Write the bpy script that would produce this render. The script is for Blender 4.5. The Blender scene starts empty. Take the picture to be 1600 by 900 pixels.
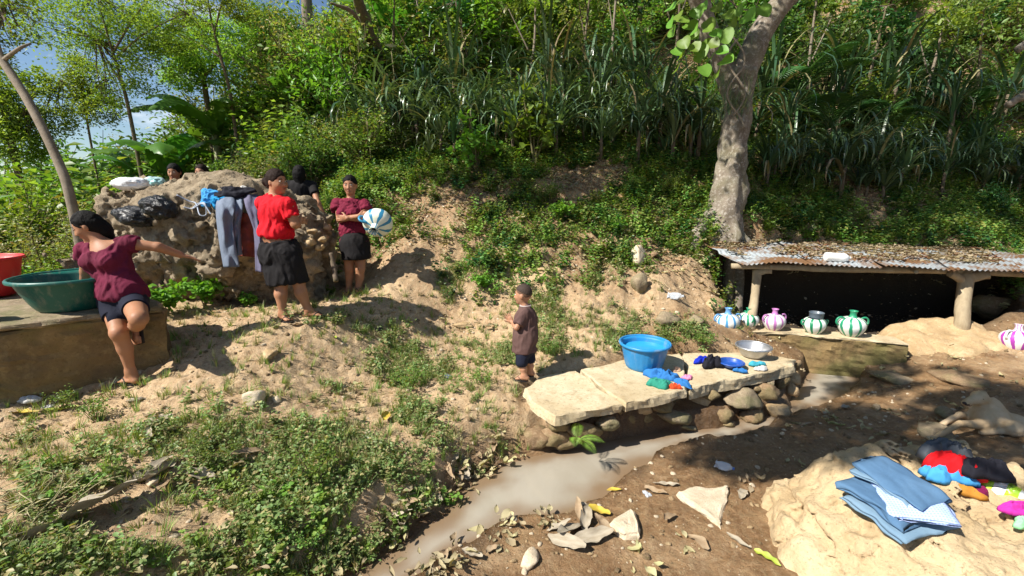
import bpy, math, random
import numpy as np
from mathutils import Vector, Matrix, Euler
SC = bpy.context.scene
COL = SC.collection
R = math.radians
rng = np.random.default_rng(7)
random.seed(7)

# ------------------------------------------------------------------ camera
FPX, PITCH, CAMZ = 700.0, R(12.0), 2.15
cam_d = bpy.data.cameras.new('camera')
cam = bpy.data.objects.new('camera', cam_d); COL.objects.link(cam)
cam_d.sensor_width = 36.0
cam_d.lens = FPX / 1600.0 * 36.0
cam_d.clip_start = 0.05; cam_d.clip_end = 3000
cam.location = (0, 0, CAMZ)
cam.rotation_euler = (math.pi / 2 - PITCH, 0, 0)
SC.camera = cam

# ------------------------------------------------------------------ light
SUN_EL, SUN_AZ = R(46.0), R(207.5)          # azimuth counter-clockwise from +X: the sun stands behind and left
sdir = Vector((math.cos(SUN_AZ) * math.cos(SUN_EL), math.sin(SUN_AZ) * math.cos(SUN_EL), math.sin(SUN_EL)))
sun_d = bpy.data.lights.new('sun', 'SUN'); sun_d.energy = 4.9; sun_d.angle = R(0.55)
sun_d.color = (1.0, 0.955, 0.88)
sun = bpy.data.objects.new('sun', sun_d); COL.objects.link(sun)
sun.rotation_euler = sdir.to_track_quat('Z', 'Y').to_euler()
sun.location = (-20, -12, 25)
W = bpy.data.worlds.new('World'); SC.world = W; W.use_nodes = True
wt = W.node_tree; wt.nodes.clear()
wo = wt.nodes.new('ShaderNodeOutputWorld'); wb = wt.nodes.new('ShaderNodeBackground')
sk = wt.nodes.new('ShaderNodeTexSky'); sk.sky_type = 'NISHITA'; sk.sun_disc = False
sk.sun_elevation = SUN_EL; sk.sun_rotation = math.pi / 2 - SUN_AZ
sk.air_density = 1.0; sk.dust_density = 0.0; sk.ozone_density = 3.5
tc = wt.nodes.new('ShaderNodeTexCoord'); mp = wt.nodes.new('ShaderNodeMapping')
mp.inputs['Scale'].default_value = (1.0, 1.0, 2.6)
nz = wt.nodes.new('ShaderNodeTexNoise'); nz.inputs['Scale'].default_value = 3.1; nz.inputs['Detail'].default_value = 9
nz.inputs['Roughness'].default_value = 0.6; nz.inputs['Distortion'].default_value = 0.5
cr = wt.nodes.new('ShaderNodeValToRGB'); cr.color_ramp.elements[0].position = 0.53; cr.color_ramp.elements[1].position = 0.72
mx = wt.nodes.new('ShaderNodeMixRGB'); mx.inputs[2].default_value = (12.5, 12.7, 13, 1)
wt.links.new(tc.outputs['Generated'], mp.inputs[0]); wt.links.new(mp.outputs[0], nz.inputs[0])
wt.links.new(nz.outputs[0], cr.inputs[0]); wt.links.new(cr.outputs[0], mx.inputs[0])
wt.links.new(sk.outputs[0], mx.inputs[1]); wt.links.new(mx.outputs[0], wb.inputs[0])
wb.inputs[1].default_value = 0.064; wt.links.new(wb.outputs[0], wo.inputs[0])
SC.view_settings.view_transform = 'Standard'; SC.view_settings.look = 'None'
SC.view_settings.exposure = 0.86; SC.view_settings.gamma = 1.0
SC.render.engine = 'CYCLES'
SC.cycles.max_bounces = 6; SC.cycles.diffuse_bounces = 3; SC.cycles.glossy_bounces = 2
SC.cycles.transmission_bounces = 3; SC.cycles.transparent_max_bounces = 8
SC.cycles.use_adaptive_sampling = True; SC.cycles.adaptive_threshold = 0.02
SC.cycles.use_denoising = True
SC.cycles.sample_clamp_indirect = 6.0

# ------------------------------------------------------------------ projection helpers (pixel of the 1600x900 photo -> place)
cp_, sp_ = math.cos(PITCH), math.sin(PITCH)
def ray(u, v):
    x = (u - 800.0) / FPX; y = -(v - 450.0) / FPX
    return np.array([x, cp_ + y * sp_, -sp_ + y * cp_])
def P(u, v, t):                     # point at depth t along the viewing axis
    return np.array([0, 0, CAMZ]) + ray(u, v) * t
def GZ(u, v, z):                    # point on the level z
    d = ray(u, v); t = (z - CAMZ) / d[2]
    return np.array([0, 0, CAMZ]) + d * t
def PY(u, v, Y):                    # point at distance Y
    d = ray(u, v); return np.array([0, 0, CAMZ]) + d * (Y / d[1])

# ------------------------------------------------------------------ noise
def _h(ix, iy, iz, s):
    n = (ix.astype(np.int64) * 374761393 + iy.astype(np.int64) * 668265263 + iz.astype(np.int64) * 2147483647 + s * 974711) & 0xffffffff
    n = ((n ^ (n >> 13)) * 1274126177) & 0xffffffff
    n = ((n ^ (n >> 16)) * 2246822519) & 0xffffffff
    return ((n ^ (n >> 15)) & 0xffffff) / float(0xffffff) * 2 - 1
def vnoise(p, s=0):
    i = np.floor(p).astype(np.int64); f = p - i; f = f * f * f * (f * (f * 6 - 15) + 10)
    x, y, z = i[:, 0], i[:, 1], i[:, 2]; fx, fy, fz = f[:, 0], f[:, 1], f[:, 2]
    def L(a, b, t): return a + (b - a) * t
    a = L(_h(x, y, z, s), _h(x + 1, y, z, s), fx); b = L(_h(x, y + 1, z, s), _h(x + 1, y + 1, z, s), fx)
    c = L(_h(x, y, z + 1, s), _h(x + 1, y, z + 1, s), fx); d = L(_h(x, y + 1, z + 1, s), _h(x + 1, y + 1, z + 1, s), fx)
    return L(L(a, b, fy), L(c, d, fy), fz)
def fbm(p, o=4, s=0, g=0.5):
    p = np.asarray(p, float); r = np.zeros(len(p)); a = 1.0; q = p.copy()
    for k in range(o):
        r += a * vnoise(q, s + k * 17); a *= g; q = q * 2.03 + 11.3
    return r
def voro(p, s=0):                   # F1, F2 distances and a cell random value
    i = np.floor(p).astype(np.int64); f1 = np.full(len(p), 9.0); f2 = np.full(len(p), 9.0); cid = np.zeros(len(p))
    for dx in (-1, 0, 1):
        for dy in (-1, 0, 1):
            for dz in (-1, 0, 1):
                x, y, z = i[:, 0] + dx, i[:, 1] + dy, i[:, 2] + dz
                q = np.stack([x + .5 + .45 * _h(x, y, z, s), y + .5 + .45 * _h(x, y, z, s + 1), z + .5 + .45 * _h(x, y, z, s + 2)], 1)
                d = np.linalg.norm(q - p, axis=1)
                nw = d < f1
                f2 = np.where(nw, f1, np.minimum(f2, d)); cid = np.where(nw, _h(x, y, z, s + 3), cid); f1 = np.where(nw, d, f1)
    return f1, f2, cid
def sstep(a, b, x):
    t = np.clip((x - a) / (b - a), 0, 1); return t * t * (3 - 2 * t)

# ------------------------------------------------------------------ objects
def tag(o, label=None, cat=None, group=None, kind=None):
    if label: o['label'] = label
    if cat: o['category'] = cat
    if group: o['group'] = group
    if kind: o['kind'] = kind
    return o
def mesh(name, V, F, m=None, smooth=False, sharp=None):
    V = np.asarray(V, np.float32); me = bpy.data.meshes.new(name)
    if isinstance(F, np.ndarray):
        n, k = F.shape
        me.vertices.add(len(V)); me.vertices.foreach_set('co', V.ravel())
        me.loops.add(n * k); me.loops.foreach_set('vertex_index', F.ravel().astype(np.int32))
        me.polygons.add(n); me.polygons.foreach_set('loop_start', np.arange(0, n * k, k, dtype=np.int32))
        me.polygons.foreach_set('loop_total', np.full(n, k, np.int32))
        me.update(calc_edges=True)
    else:
        me.from_pydata([tuple(map(float, v)) for v in V], [], [list(map(int, f)) for f in F]); me.update()
    if m is not None:
        for q in (m if isinstance(m, (list, tuple)) else [m]): me.materials.append(q)
    if smooth: me.polygons.foreach_set('use_smooth', np.ones(len(me.polygons), bool))
    return me
def link(name, me, parent=None, loc=None, rot=None, scale=None):
    o = bpy.data.objects.new(name, me); COL.objects.link(o)
    if parent is not None: o.parent = parent
    if loc is not None: o.location = tuple(map(float, loc))
    if rot is not None: o.rotation_euler = rot
    if scale is not None: o.scale = (scale,) * 3 if isinstance(scale, (int, float)) else scale
    return o
def obj(name, V, F, m, parent=None, smooth=False, loc=None, rot=None, scale=None):
    return link(name, mesh(name, V, F, m, smooth), parent, loc, rot, scale)
def thing(name, label, cat, loc=(0, 0, 0), rot=None, group=None):
    o = bpy.data.objects.new(name, None); COL.objects.link(o); o.empty_display_size = .1
    o.location = tuple(map(float, loc))
    if rot is not None: o.rotation_euler = rot
    return tag(o, label, cat, group)
def copy_tree(o, parent=None):
    c = o.copy(); COL.objects.link(c); c.parent = parent
    for ch in list(o.children): copy_tree(ch, c)
    return c
def join(parts):
    Vs, Fs, n = [], [], 0
    for V, F in parts:
        V = np.asarray(V, float); Vs.append(V)
        Fs += [[i + n for i in f] for f in F]; n += len(V)
    return np.concatenate(Vs), Fs
def jarr(parts):                     # join of parts whose faces are arrays of one width
    Vs, Fs, n = [], [], 0
    for V, F in parts:
        Vs.append(np.asarray(V, float)); Fs.append(np.asarray(F) + n); n += len(V)
    return np.concatenate(Vs), np.concatenate(Fs)

# ------------------------------------------------------------------ materials
class NT:
    def __init__(s, name):
        s.m = bpy.data.materials.new(name); s.m.use_nodes = True; s.t = s.m.node_tree; s.n = s.t.nodes; s.l = s.t.links
        s.b = s.n['Principled BSDF']; s.o = s.n['Material Output']
    def N(s, typ, **kw):
        n = s.n.new('ShaderNode' + typ)
        for k, v in kw.items():
            if k.startswith('i_'): n.inputs[k[2:].replace('_', ' ')].default_value = v
            elif k.startswith('n') and k[1:].isdigit(): n.inputs[int(k[1:])].default_value = v
            else: setattr(n, k, v)
        return n
    def L(s, a, b): s.l.new(a, b)
    def coord(s, kind='Object', scale=(1, 1, 1)):
        t = s.N('TexCoord'); m = s.N('Mapping'); m.inputs['Scale'].default_value = scale
        s.L(t.outputs[kind], m.inputs[0]); return m.outputs[0]
    def noise(s, vec, sc, det=5, rough=.6, dist=0):
        n = s.N('TexNoise'); n.inputs['Scale'].default_value = sc; n.inputs['Detail'].default_value = det
        n.inputs['Roughness'].default_value = rough; n.inputs['Distortion'].default_value = dist
        s.L(vec, n.inputs[0]); return n.outputs[0]
    def ramp(s, f, stops, interp='LINEAR'):
        r = s.N('ValToRGB'); r.color_ramp.interpolation = interp; e = r.color_ramp.elements
        while len(e) < len(stops): e.new(0.5)
        for q, (p, c) in zip(e, stops):
            q.position = p; q.color = (c, c, c, 1) if isinstance(c, (int, float)) else (*c, 1)
        s.L(f, r.inputs[0]); return r.outputs[0]
    def mix(s, f, a, b, mode='MIX'):
        m = s.N('MixRGB', blend_type=mode)
        for k, v in ((0, f), (1, a), (2, b)):
            if isinstance(v, (int, float)): m.inputs[k].default_value = v if k == 0 else (v, v, v, 1)
            elif isinstance(v, tuple): m.inputs[k].default_value = (*v, 1)
            else: s.L(v, m.inputs[k])
        return m.outputs[0]
    def math(s, op, a, b=0.0, c=0.0):
        m = s.N('Math', operation=op)
        for k, v in ((0, a), (1, b), (2, c)):
            if isinstance(v, (int, float)): m.inputs[k].default_value = v
            else: s.L(v, m.inputs[k])
        return m.outputs[0]
    def bump(s, h, strength=.3, dist=.01, prev=None):
        b = s.N('Bump'); b.inputs['Strength'].default_value = strength; b.inputs['Distance'].default_value = dist
        s.L(h, b.inputs['Height'])
        if prev is not None: s.L(prev, b.inputs['Normal'])
        s.L(b.outputs[0], s.b.inputs['Normal']); return b.outputs[0]
    def base(s, c):
        if isinstance(c, tuple): s.b.inputs['Base Color'].default_value = (*c, 1)
        else: s.L(c, s.b.inputs['Base Color'])
    def set(s, rough=.7, spec=.3, metal=0.0):
        if isinstance(rough, (int, float)): s.b.inputs['Roughness'].default_value = rough
        else: s.L(rough, s.b.inputs['Roughness'])
        s.b.inputs['Specular IOR Level'].default_value = spec; s.b.inputs['Metallic'].default_value = metal

def mul(c, k): return tuple(min(1.0, x * k) for x in c)
def simple(name, c, c2=None, sc=8, rough=.7, spec=.3, bump=0.2, bsc=60, bd=.004, metal=0.0, det=6, kind='Object', stretch=(1, 1, 1), lo=.35, hi=.65):
    t = NT(name); v = t.coord(kind, stretch)
    t.base(t.mix(t.ramp(t.noise(v, sc, det), [(lo, 0.0), (hi, 1.0)]), c, c2 or mul(c, .7)))
    t.set(rough, spec, metal)
    if bump: t.bump(t.noise(v, bsc, 6, .65), bump, bd)
    return t.m
def leafmat(name, c, c2, trans=.35, sc=1.5, rough=.45, spec=.35, c3=None):
    t = NT(name); geo = t.N('NewGeometry'); v = t.coord('Object')
    rnd = geo.outputs['Random Per Island']
    col = t.mix(rnd, c, c2)
    if c3: col = t.mix(t.ramp(rnd, [(.86, 0.0), (.9, 1.0)]), col, c3)
    col = t.mix(t.ramp(t.noise(v, sc, 3), [(.3, 0.0), (.7, 1.0)]), col, t.mix(1.0, col, (0.72, 0.8, 0.62), 'MULTIPLY'))
    oi = t.N('ObjectInfo')
    hsv = t.N('HueSaturation'); t.L(col, hsv.inputs['Color'])
    t.L(t.math('MULTIPLY_ADD', oi.outputs['Random'], .05, .475), hsv.inputs['Hue']); t.L(t.math('MULTIPLY_ADD', oi.outputs['Random'], .5, .8), hsv.inputs['Value'])
    col = hsv.outputs[0]
    t.base(col); t.set(rough, spec)
    tr = t.N('BsdfTranslucent'); ms = t.N('MixShader'); ms.inputs[0].default_value = trans
    t.L(t.mix(1.0, col, (1.35, 1.3, .45), 'MULTIPLY'), tr.inputs[0])
    t.L(t.b.outputs[0], ms.inputs[1]); t.L(tr.outputs[0], ms.inputs[2]); t.L(ms.outputs[0], t.o.inputs[0])
    return t.m
def plastic(name, c, rough=.35, c2=None, scratch=.25):
    t = NT(name); v = t.coord('Object')
    n = t.ramp(t.noise(v, 6, 8, .7), [(.35, 0.0), (.75, 1.0)])
    d_ = t.math('MULTIPLY', t.ramp(t.noise(t.coord('Object', (1, 1, .3)), 11, 8, .75), [(.52, 0.0), (.72, 1.0)]), .38)
    t.base(t.mix(d_, t.mix(n, c, c2 or mul(c, .82)), (.36, .31, .24)))
    t.set(t.ramp(t.noise(v, 14, 6), [(.3, rough * .8), (.7, min(1, rough * 1.5))]), .5)
    t.bump(t.noise(t.coord('Object', (1, 1, 3)), 25, 4), scratch * .3, .002); return t.m
# ================================================================== TERRAIN
CP = []
def cz(u, v, z): p = GZ(u, v, z); CP.append(p)
def cy(u, v, Y): CP.append(PY(u, v, Y))
for a in [(1100, 785, .06), (1000, 880, .07), (1300, 700, .08), (1500, 660, .16), (1600, 720, .22), (1600, 620, .3), (1300, 600, .06), (1340, 582, .1),
          (1450, 580, .25), (1400, 860, .12), (1200, 860, .08), (900, 850, .06), (800, 880, .07), (1250, 640, .05), (1150, 720, .05), (1600, 860, .25),
          (640, 770, .22), (520, 800, .28), (400, 760, .36), (300, 850, .34), (0, 880, .46), (100, 720, .52), (250, 680, .55), (420, 660, .52), (0, 650, .55), (200, 640, .58),
          (620, 560, .48), (520, 580, .55), (330, 590, .70), (260, 565, .74), (700, 640, .36), (760, 700, .22), (800, 660, .28), (800, 610, .38), (760, 560, .42),
          (460, 500, .945), (500, 498, .93), (520, 520, .81), (400, 520, .90), (560, 462, .95), (620, 480, .86), (330, 520, .84), (700, 515, .55),
          (200, 600, .62), (900, 570, .42), (1000, 555, .45), (1080, 545, .47), (860, 545, .50), (930, 530, .58), (1090, 500, .66)]: cz(*a)
for a in [(900, 480, 5.3), (1000, 430, 5.9), (1000, 500, 5.2), (1100, 420, 6.3), (1130, 365, 6.8), (700, 450, 5.6), (700, 400, 6.1), (700, 330, 6.9), (700, 250, 8.3), (700, 200, 9.6),
          (700, 100, 13), (700, 0, 18), (800, 420, 5.9), (850, 330, 7.0), (600, 400, 6.1), (600, 340, 6.8), (600, 270, 7.8), (900, 250, 8.3), (1000, 300, 7.4), (520, 330, 6.6),
          (1050, 230, 8.8), (1400, 345, 7.6), (1250, 345, 7.4), (1560, 350, 7.9), (1400, 260, 8.9), (1500, 200, 10), (1600, 300, 9), (1300, 100, 12.5), (1500, 0, 16), (1100, 0, 17), (1100, 120, 11.5),
          (500, 230, 9.5), (420, 240, 9.0), (450, 120, 14), (1750, 300, 9.5), (1800, 100, 15), (900, 100, 12.5), (900, 0, 17)]: cy(*a)
for a in [(-3.5, 5.2, .9), (-2.8, 6.2, .95), (-2.0, 6.2, .95), (-4.8, 6.4, .95), (-4.0, 6.5, .95), (-3.0, 6.4, .98), (-5.5, 7.6, 1.05), (-4.2, 7.4, 1.25), (-4.5, 5.0, .85), (-4.2, 3.4, .98), (-5, 4.5, .75), (-6, 3, .8), (-8, 7, .7), (-6, 9, 1.0), (-12, 9, .5), (-12, 16, 1.2), (-8, 14, 2.5), (-20, 15, 0), (-30, 30, 0),
          (-18, 26, 3), (0, 0, .42), (0, -2, .5), (3, 0, .5), (-3, 0, .55), (-6, -3, .8), (6, -3, .6), (8, 2, .5), (7, 4, .45), (10, 5, 1.2), (0, -8, .8), (-15, -8, .5), (15, -8, 1),
          (0, 28, 14), (15, 28, 14), (30, 20, 10), (-8, 30, 8), (0, 45, 22), (30, 50, 22), (-30, 60, 2), (60, 0, 6), (-60, 0, 0), (0, -60, 0), (60, 70, 28), (-60, 60, 2)]: CP.append(np.array(a, float))
CP = np.array(CP)
_c = 0.35
def _ph(d2): return np.sqrt(d2 + _c * _c)
_A = _ph(((CP[:, None, :2] - CP[None, :, :2]) ** 2).sum(2)) - 0.02 * np.eye(len(CP))
_n = len(CP); _M = np.zeros((_n + 3, _n + 3)); _M[:_n, :_n] = _A; _M[:_n, _n] = 1; _M[:_n, _n + 1:] = CP[:, :2]; _M[_n:, :_n] = _M[:_n, _n:].T
_w = np.linalg.solve(_M, np.concatenate([CP[:, 2], np.zeros(3)]))
def rbf(x, y):
    out = np.zeros(len(x))
    for k in range(0, len(x), 40000):
        xx, yy = x[k:k + 40000], y[k:k + 40000]
        d = _ph((xx[:, None] - CP[None, :, 0]) ** 2 + (yy[:, None] - CP[None, :, 1]) ** 2)
        out[k:k + 40000] = d @ _w[:_n] + _w[_n] + _w[_n + 1] * xx + _w[_n + 2] * yy
    return out
def polysd(px, py, poly):            # signed distance to a polygon, negative inside
    d = np.full(len(px), 1e9); ins = np.zeros(len(px), bool); n = len(poly)
    for i in range(n):
        a, b = poly[i], poly[(i + 1) % n]; ex, ey = b[0] - a[0], b[1] - a[1]
        wx, wy = px - a[0], py - a[1]; t = np.clip((wx * ex + wy * ey) / (ex * ex + ey * ey + 1e-12), 0, 1)
        d = np.minimum(d, np.hypot(wx - ex * t, wy - ey * t))
        c = ((a[1] > py) != (b[1] > py)) & (px < (b[0] - a[0]) * (py - a[1]) / (b[1] - a[1] + 1e-12) + a[0]); ins ^= c
    return np.where(ins, -d, d)
WATER_PX_L = [(560, 905), (610, 875), (655, 832), (700, 800), (752, 752), (800, 722), (850, 712), (880, 702), (930, 692), (1000, 683), (1060, 674), (1130, 662), (1180, 655), (1225, 640), (1248, 610), (1252, 585), (1262, 560)]
WATER_PX_R = [(1330, 566), (1345, 590), (1325, 615), (1262, 642), (1205, 668), (1150, 686), (1080, 696), (1030, 712), (985, 740), (935, 778), (880, 800), (800, 812), (745, 845), (690, 882), (665, 905)]
WPOLY = [tuple(GZ(u, v, 0)[:2]) for u, v in WATER_PX_L + WATER_PX_R]
WPOLY = [(-2.3, .9)] + [(-1.6, 1.75)] + WPOLY + [(-1.0, 1.5), (-1.5, .7)]
SLAB_PX = [(820, 606), (831, 627), (870, 650), (974, 632), (1073, 610), (1083, 605), (1160, 587), (1241, 570), (1222, 557), (1150, 550), (1061, 551), (965, 565), (902, 578), (845, 588)]
SLABP = [tuple(GZ(u, v, .42)[:2]) for u, v in SLAB_PX]
WALLTOP = [GZ(u, v, .45)[:2] for u, v in [(1128, 522), (1185, 521), (1230, 523), (1300, 530), (1360, 534), (1420, 540)]]
CAVE = [tuple(PY(1150, 470, 5.75)[:2]), tuple(WALLTOP[1] + np.array([.0, .22])), tuple(WALLTOP[3] + np.array([0.0, .22])), tuple(WALLTOP[5] + np.array([.1, .25])), (6.3, 5.55), (7.2, 6.6), (3.4, 6.9), (2.95, 6.4)]
ROCKP = [(-3.35, 4.6), (-3.0, 4.75), (-2.0, 4.85), (-1.85, 5.6), (-3.4, 5.7)]
def hgt(x, y, detail=True):
    x = np.atleast_1d(np.asarray(x, float)); y = np.atleast_1d(np.asarray(y, float))
    h = rbf(x, y)
    p = np.stack([x, y, np.zeros_like(x)], 1)
    dw = polysd(x, y, WPOLY) + .05 * fbm(p * 3.1, 3, 5) * sstep(0, .5, np.hypot(x, y))
    # banks: keep the land above water outside the stream, a shelving bed within
    h = np.where(dw > 0, np.maximum(h, .012 + .25 * np.minimum(dw, .3)), h)
    right = sstep(-.25, .35, x - (-.6 + .75 * (y - 2.2)))                       # the right bank is the low muddy one
    bank = .05 + .30 * (1 - right)
    k = sstep(0, bank, dw)
    h = np.where(dw > 0, .012 * (1 - k) + h * k, -.012 - .5 * np.minimum(-dw, .15))
    ds = polysd(x, y, SLABP)
    h = np.where(ds < .12, h + (np.minimum(h, .29) - h) * sstep(.12, .02, ds), h)
    h = np.where((ds < -.16), np.maximum(h, .27), h)
    dc = polysd(x, y, CAVE)
    h = h + (np.minimum(h, .28) - h) * sstep(.18, -.08, dc)
    if detail:
        far = sstep(6, 14, y)
        rock = fbm(p * 1.3 + 3, 3, 40)
        am = np.where(dw > 0, .35 + .65 * (1 - right), .15) * sstep(-.1, .25, dw) + .12
        am = am * sstep(-.05, .2, ds)
        h = h + am * (.020 * rock + .009 * fbm(p * 5, 3, 9) + .022 * np.maximum(0, fbm(p * 13, 3, 19) - .15) + .012 * fbm(p * 24, 3, 23) + .008 * fbm(p * 46, 2, 29)) + far * .18 * fbm(p * .8, 3, 51)
        slope = sstep(4.9, 5.6, y) * sstep(-1.2, -.4, x) * (1 - sstep(12, 18, y))
        h = h + slope * (.10 * fbm(p * 2.1, 4, 61) + .03 * np.abs(fbm(p * 7, 3, 71)))
    return h
def hz(x, y): return float(hgt([x], [y])[0])
def axis(lo, hi, fine, grow, far_lo, far_hi):
    a = list(np.arange(lo, hi + 1e-6, fine)); s = fine; q = hi
    while q < far_hi: s *= grow; q += s; a.append(q)
    s = fine; q = lo; b = []
    while q > far_lo: s *= grow; q -= s; b.append(q)
    return np.array(b[::-1] + a)
AX = axis(-4.6, 5.2, .026, 1.045, -700, 700); AY = axis(1.3, 6.8, .026, 1.04, -500, 900)
XX, YY = np.meshgrid(AX, AY, indexing='ij'); fx, fy = XX.ravel(), YY.ravel()
HH = hgt(fx, fy)
# far land: a gentle ridge so the horizon closes
rr = np.hypot(fx, fy); HH = np.where(rr > 60, HH + (np.clip(HH, -2, 26) - HH) * sstep(60, 120, rr), HH)
nx, ny = len(AX), len(AY); idx = np.arange(nx * ny).reshape(nx, ny)
TF = np.stack([idx[:-1, :-1].ravel(), idx[1:, :-1].ravel(), idx[1:, 1:].ravel(), idx[:-1, 1:].ravel()], 1)
HG = HH.reshape(nx, ny)
def gh(x, y):                        # bilinear lookup of the built ground
    x = np.atleast_1d(np.asarray(x, float)); y = np.atleast_1d(np.asarray(y, float))
    i = np.clip(np.searchsorted(AX, x) - 1, 0, nx - 2); j = np.clip(np.searchsorted(AY, y) - 1, 0, ny - 2)
    a = (x - AX[i]) / (AX[i + 1] - AX[i]); b = (y - AY[j]) / (AY[j + 1] - AY[j])
    return HG[i, j] * (1 - a) * (1 - b) + HG[i + 1, j] * a * (1 - b) + HG[i, j + 1] * (1 - a) * b + HG[i + 1, j + 1] * a * b
def g1(x, y): return float(gh(x, y)[0])
def T(u, v, tmax=60):                # where the sight line of a pixel meets the ground
    d = ray(u, v); ts = np.arange(1.2, tmax, .02); X = d[0] * ts; Y = d[1] * ts; Z = CAMZ + d[2] * ts
    hit = gh(X, Y) > Z; k = np.argmax(hit) if hit.any() else int((12 - 1.2) / .02); return np.array([X[k], Y[k], gh(X[k], Y[k])[0]])
# ground zones for the soil colour: R wet mud, G leafy dark soil, B damp cave soil with the roof's shade painted in
pp = np.stack([fx, fy, np.zeros_like(fx)], 1)
dwat = polysd(fx, fy, WPOLY); right = sstep(-.3, .3, fx - (-.45 + .72 * (fy - 2.2)))
nA = fbm(pp * 1.1, 4, 81); nB = fbm(pp * 4.0, 4, 91)
mud = right * sstep(6.0, 4.9, fy) * 1.0 + (1 - right) * sstep(.22, .05, dwat + .1 * nB)
mud = np.clip(mud * (1.0 + .35 * nB), 0, 1)
mud *= 1 - .85 * sstep(1.9, 2.6, fx) * sstep(2.9, 3.6, fy) * sstep(5.3, 4.7, fy) * sstep(-.2, .25, nA)
hill = sstep(5.2, 6.6, fy + .6 * nA + .25 * np.abs(fx - 1.2) * (fx > 1.2) * 0)
hill = np.maximum(hill, sstep(-4.4, -5.2, fx) * sstep(3.5, 4.2, fy)) * (1 - .0 * fx)
pale = sstep(.35, .0, polysd(fx, fy, CAVE)) * (HH < 1.45)  # cave mask: roof shade over the damp soil, painted in as colour
PERM = True
wet = sstep(.17, .03, dwat + .07 * nB) * sstep(-.6, .1, nA + .3)
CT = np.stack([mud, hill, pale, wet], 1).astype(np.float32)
t = NT('soil')
at = t.N('Attribute', attribute_name='zone'); sep = t.N('SeparateColor'); t.L(at.outputs['Color'], sep.inputs[0])
v = t.coord('Object')
n1 = t.noise(v, 2.3, 9, .62); n2 = t.noise(v, 22, 9, .7); n3 = t.noise(v, 90, 6, .7); n4 = t.noise(v, 7, 6, .6, .6)
dry = t.mix(t.ramp(n1, [(.32, 0.0), (.66, 1.0)]), (.33, .195, .095), (.50, .345, .19))
dry = t.mix(t.ramp(n2, [(.38, 0.0), (.72, 1.0)]), dry, (.60, .45, .28))
dry = t.mix(t.ramp(n3, [(.30, 1.0), (.46, 0.0)]), dry, (.20, .125, .07))
mudc = t.mix(t.ramp(n4, [(.35, 0.0), (.65, 1.0)]), (.16, .085, .036), (.28, .165, .075))
mudc = t.mix(t.ramp(n2, [(.52, 0.0), (.7, .7)]), mudc, (.40, .27, .15))
hillc = t.mix(t.ramp(n2, [(.35, 0.0), (.65, 1.0)]), (.10, .055, .025), (.34, .20, .105))
hillc = t.mix(t.ramp(n1, [(.5, 0.0), (.62, .8)]), hillc, (.44, .27, .14))
vo = t.N('TexVoronoi'); vo.inputs['Scale'].default_value = 42; t.L(v, vo.inputs['Vector'])
lit = t.ramp(vo.outputs['Color'], [(.62, 0.0), (.66, 1.0)])
c = t.mix(sep.outputs[0], dry, mudc); c = t.mix(sep.outputs[1], c, hillc)
c = t.mix(t.math('MULTIPLY', lit, t.math('MULTIPLY_ADD', sep.outputs[1], .6, .15)), c, (.34, .27, .15))
c = t.mix(sep.outputs[2], c, (.035, .024, .014)); c = t.mix(at.outputs['Alpha'], c, t.mix(1.0, c, (.45, .42, .40), 'MULTIPLY'))  # near-black cave soil carries painted shade; alpha darkens the wet stream edge
t.base(c)
t.set(t.mix(at.outputs['Alpha'], t.mix(sep.outputs[0], (.92,) * 3, t.ramp(n4, [(.35, .34), (.65, .75)])), .28), .4)
b1 = t.bump(n2, .9, .028); b2 = t.bump(n3, .8, .009, b1)
t.bump(t.ramp(vo.outputs['Distance'], [(0.0, 1.0), (.5, 0.0)]), .3, .006, b2)
M_SOIL = t.m
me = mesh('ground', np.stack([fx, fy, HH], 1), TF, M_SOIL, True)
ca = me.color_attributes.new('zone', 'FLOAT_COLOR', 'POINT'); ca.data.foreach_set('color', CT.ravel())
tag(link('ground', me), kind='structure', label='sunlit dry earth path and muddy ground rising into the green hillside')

# water: one level sheet in the stream bed
t = NT('milky_water'); v = t.coord('Object')
w1 = t.noise(v, 1.6, 5, .55, .8)
wa = t.N('Attribute', attribute_name='depth')
t.base(t.mix(wa.outputs['Fac'], (.20, .135, .08), t.mix(t.ramp(w1, [(.3, 0.0), (.72, 1.0)]), (.27, .235, .18), (.37, .335, .27))))
t.set(.09, .5); t.b.inputs['IOR'].default_value = 1.33
t.bump(t.noise(t.coord('Object', (1, 1, 1)), 9, 3, .5), .10, .01)
xs = np.linspace(-3, 4.6, 260); ys = np.linspace(.2, 6.2, 205); wx, wy = np.meshgrid(xs, ys, indexing='ij')
keep = polysd(wx.ravel(), wy.ravel(), WPOLY) < .25
ii = np.arange(wx.size).reshape(wx.shape); WF = np.stack([ii[:-1, :-1].ravel(), ii[1:, :-1].ravel(), ii[1:, 1:].ravel(), ii[:-1, 1:].ravel()], 1)
WF = WF[keep[WF].all(1)]
wme = mesh('stream_water', np.stack([wx.ravel(), wy.ravel(), np.zeros(wx.size)], 1), WF, t.m, True)
wp_ = np.stack([wx.ravel(), wy.ravel(), 0 * wx.ravel()], 1); wme.attributes.new('depth', 'FLOAT', 'POINT').data.foreach_set('value', sstep(.0, .20, -polysd(wx.ravel(), wy.ravel(), WPOLY) + .06 * fbm(wp_ * 5, 3, 5)).astype(np.float32))
tag(link('stream_water', wme), kind='structure', label='shallow milky grey stream winding past the slab')
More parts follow.
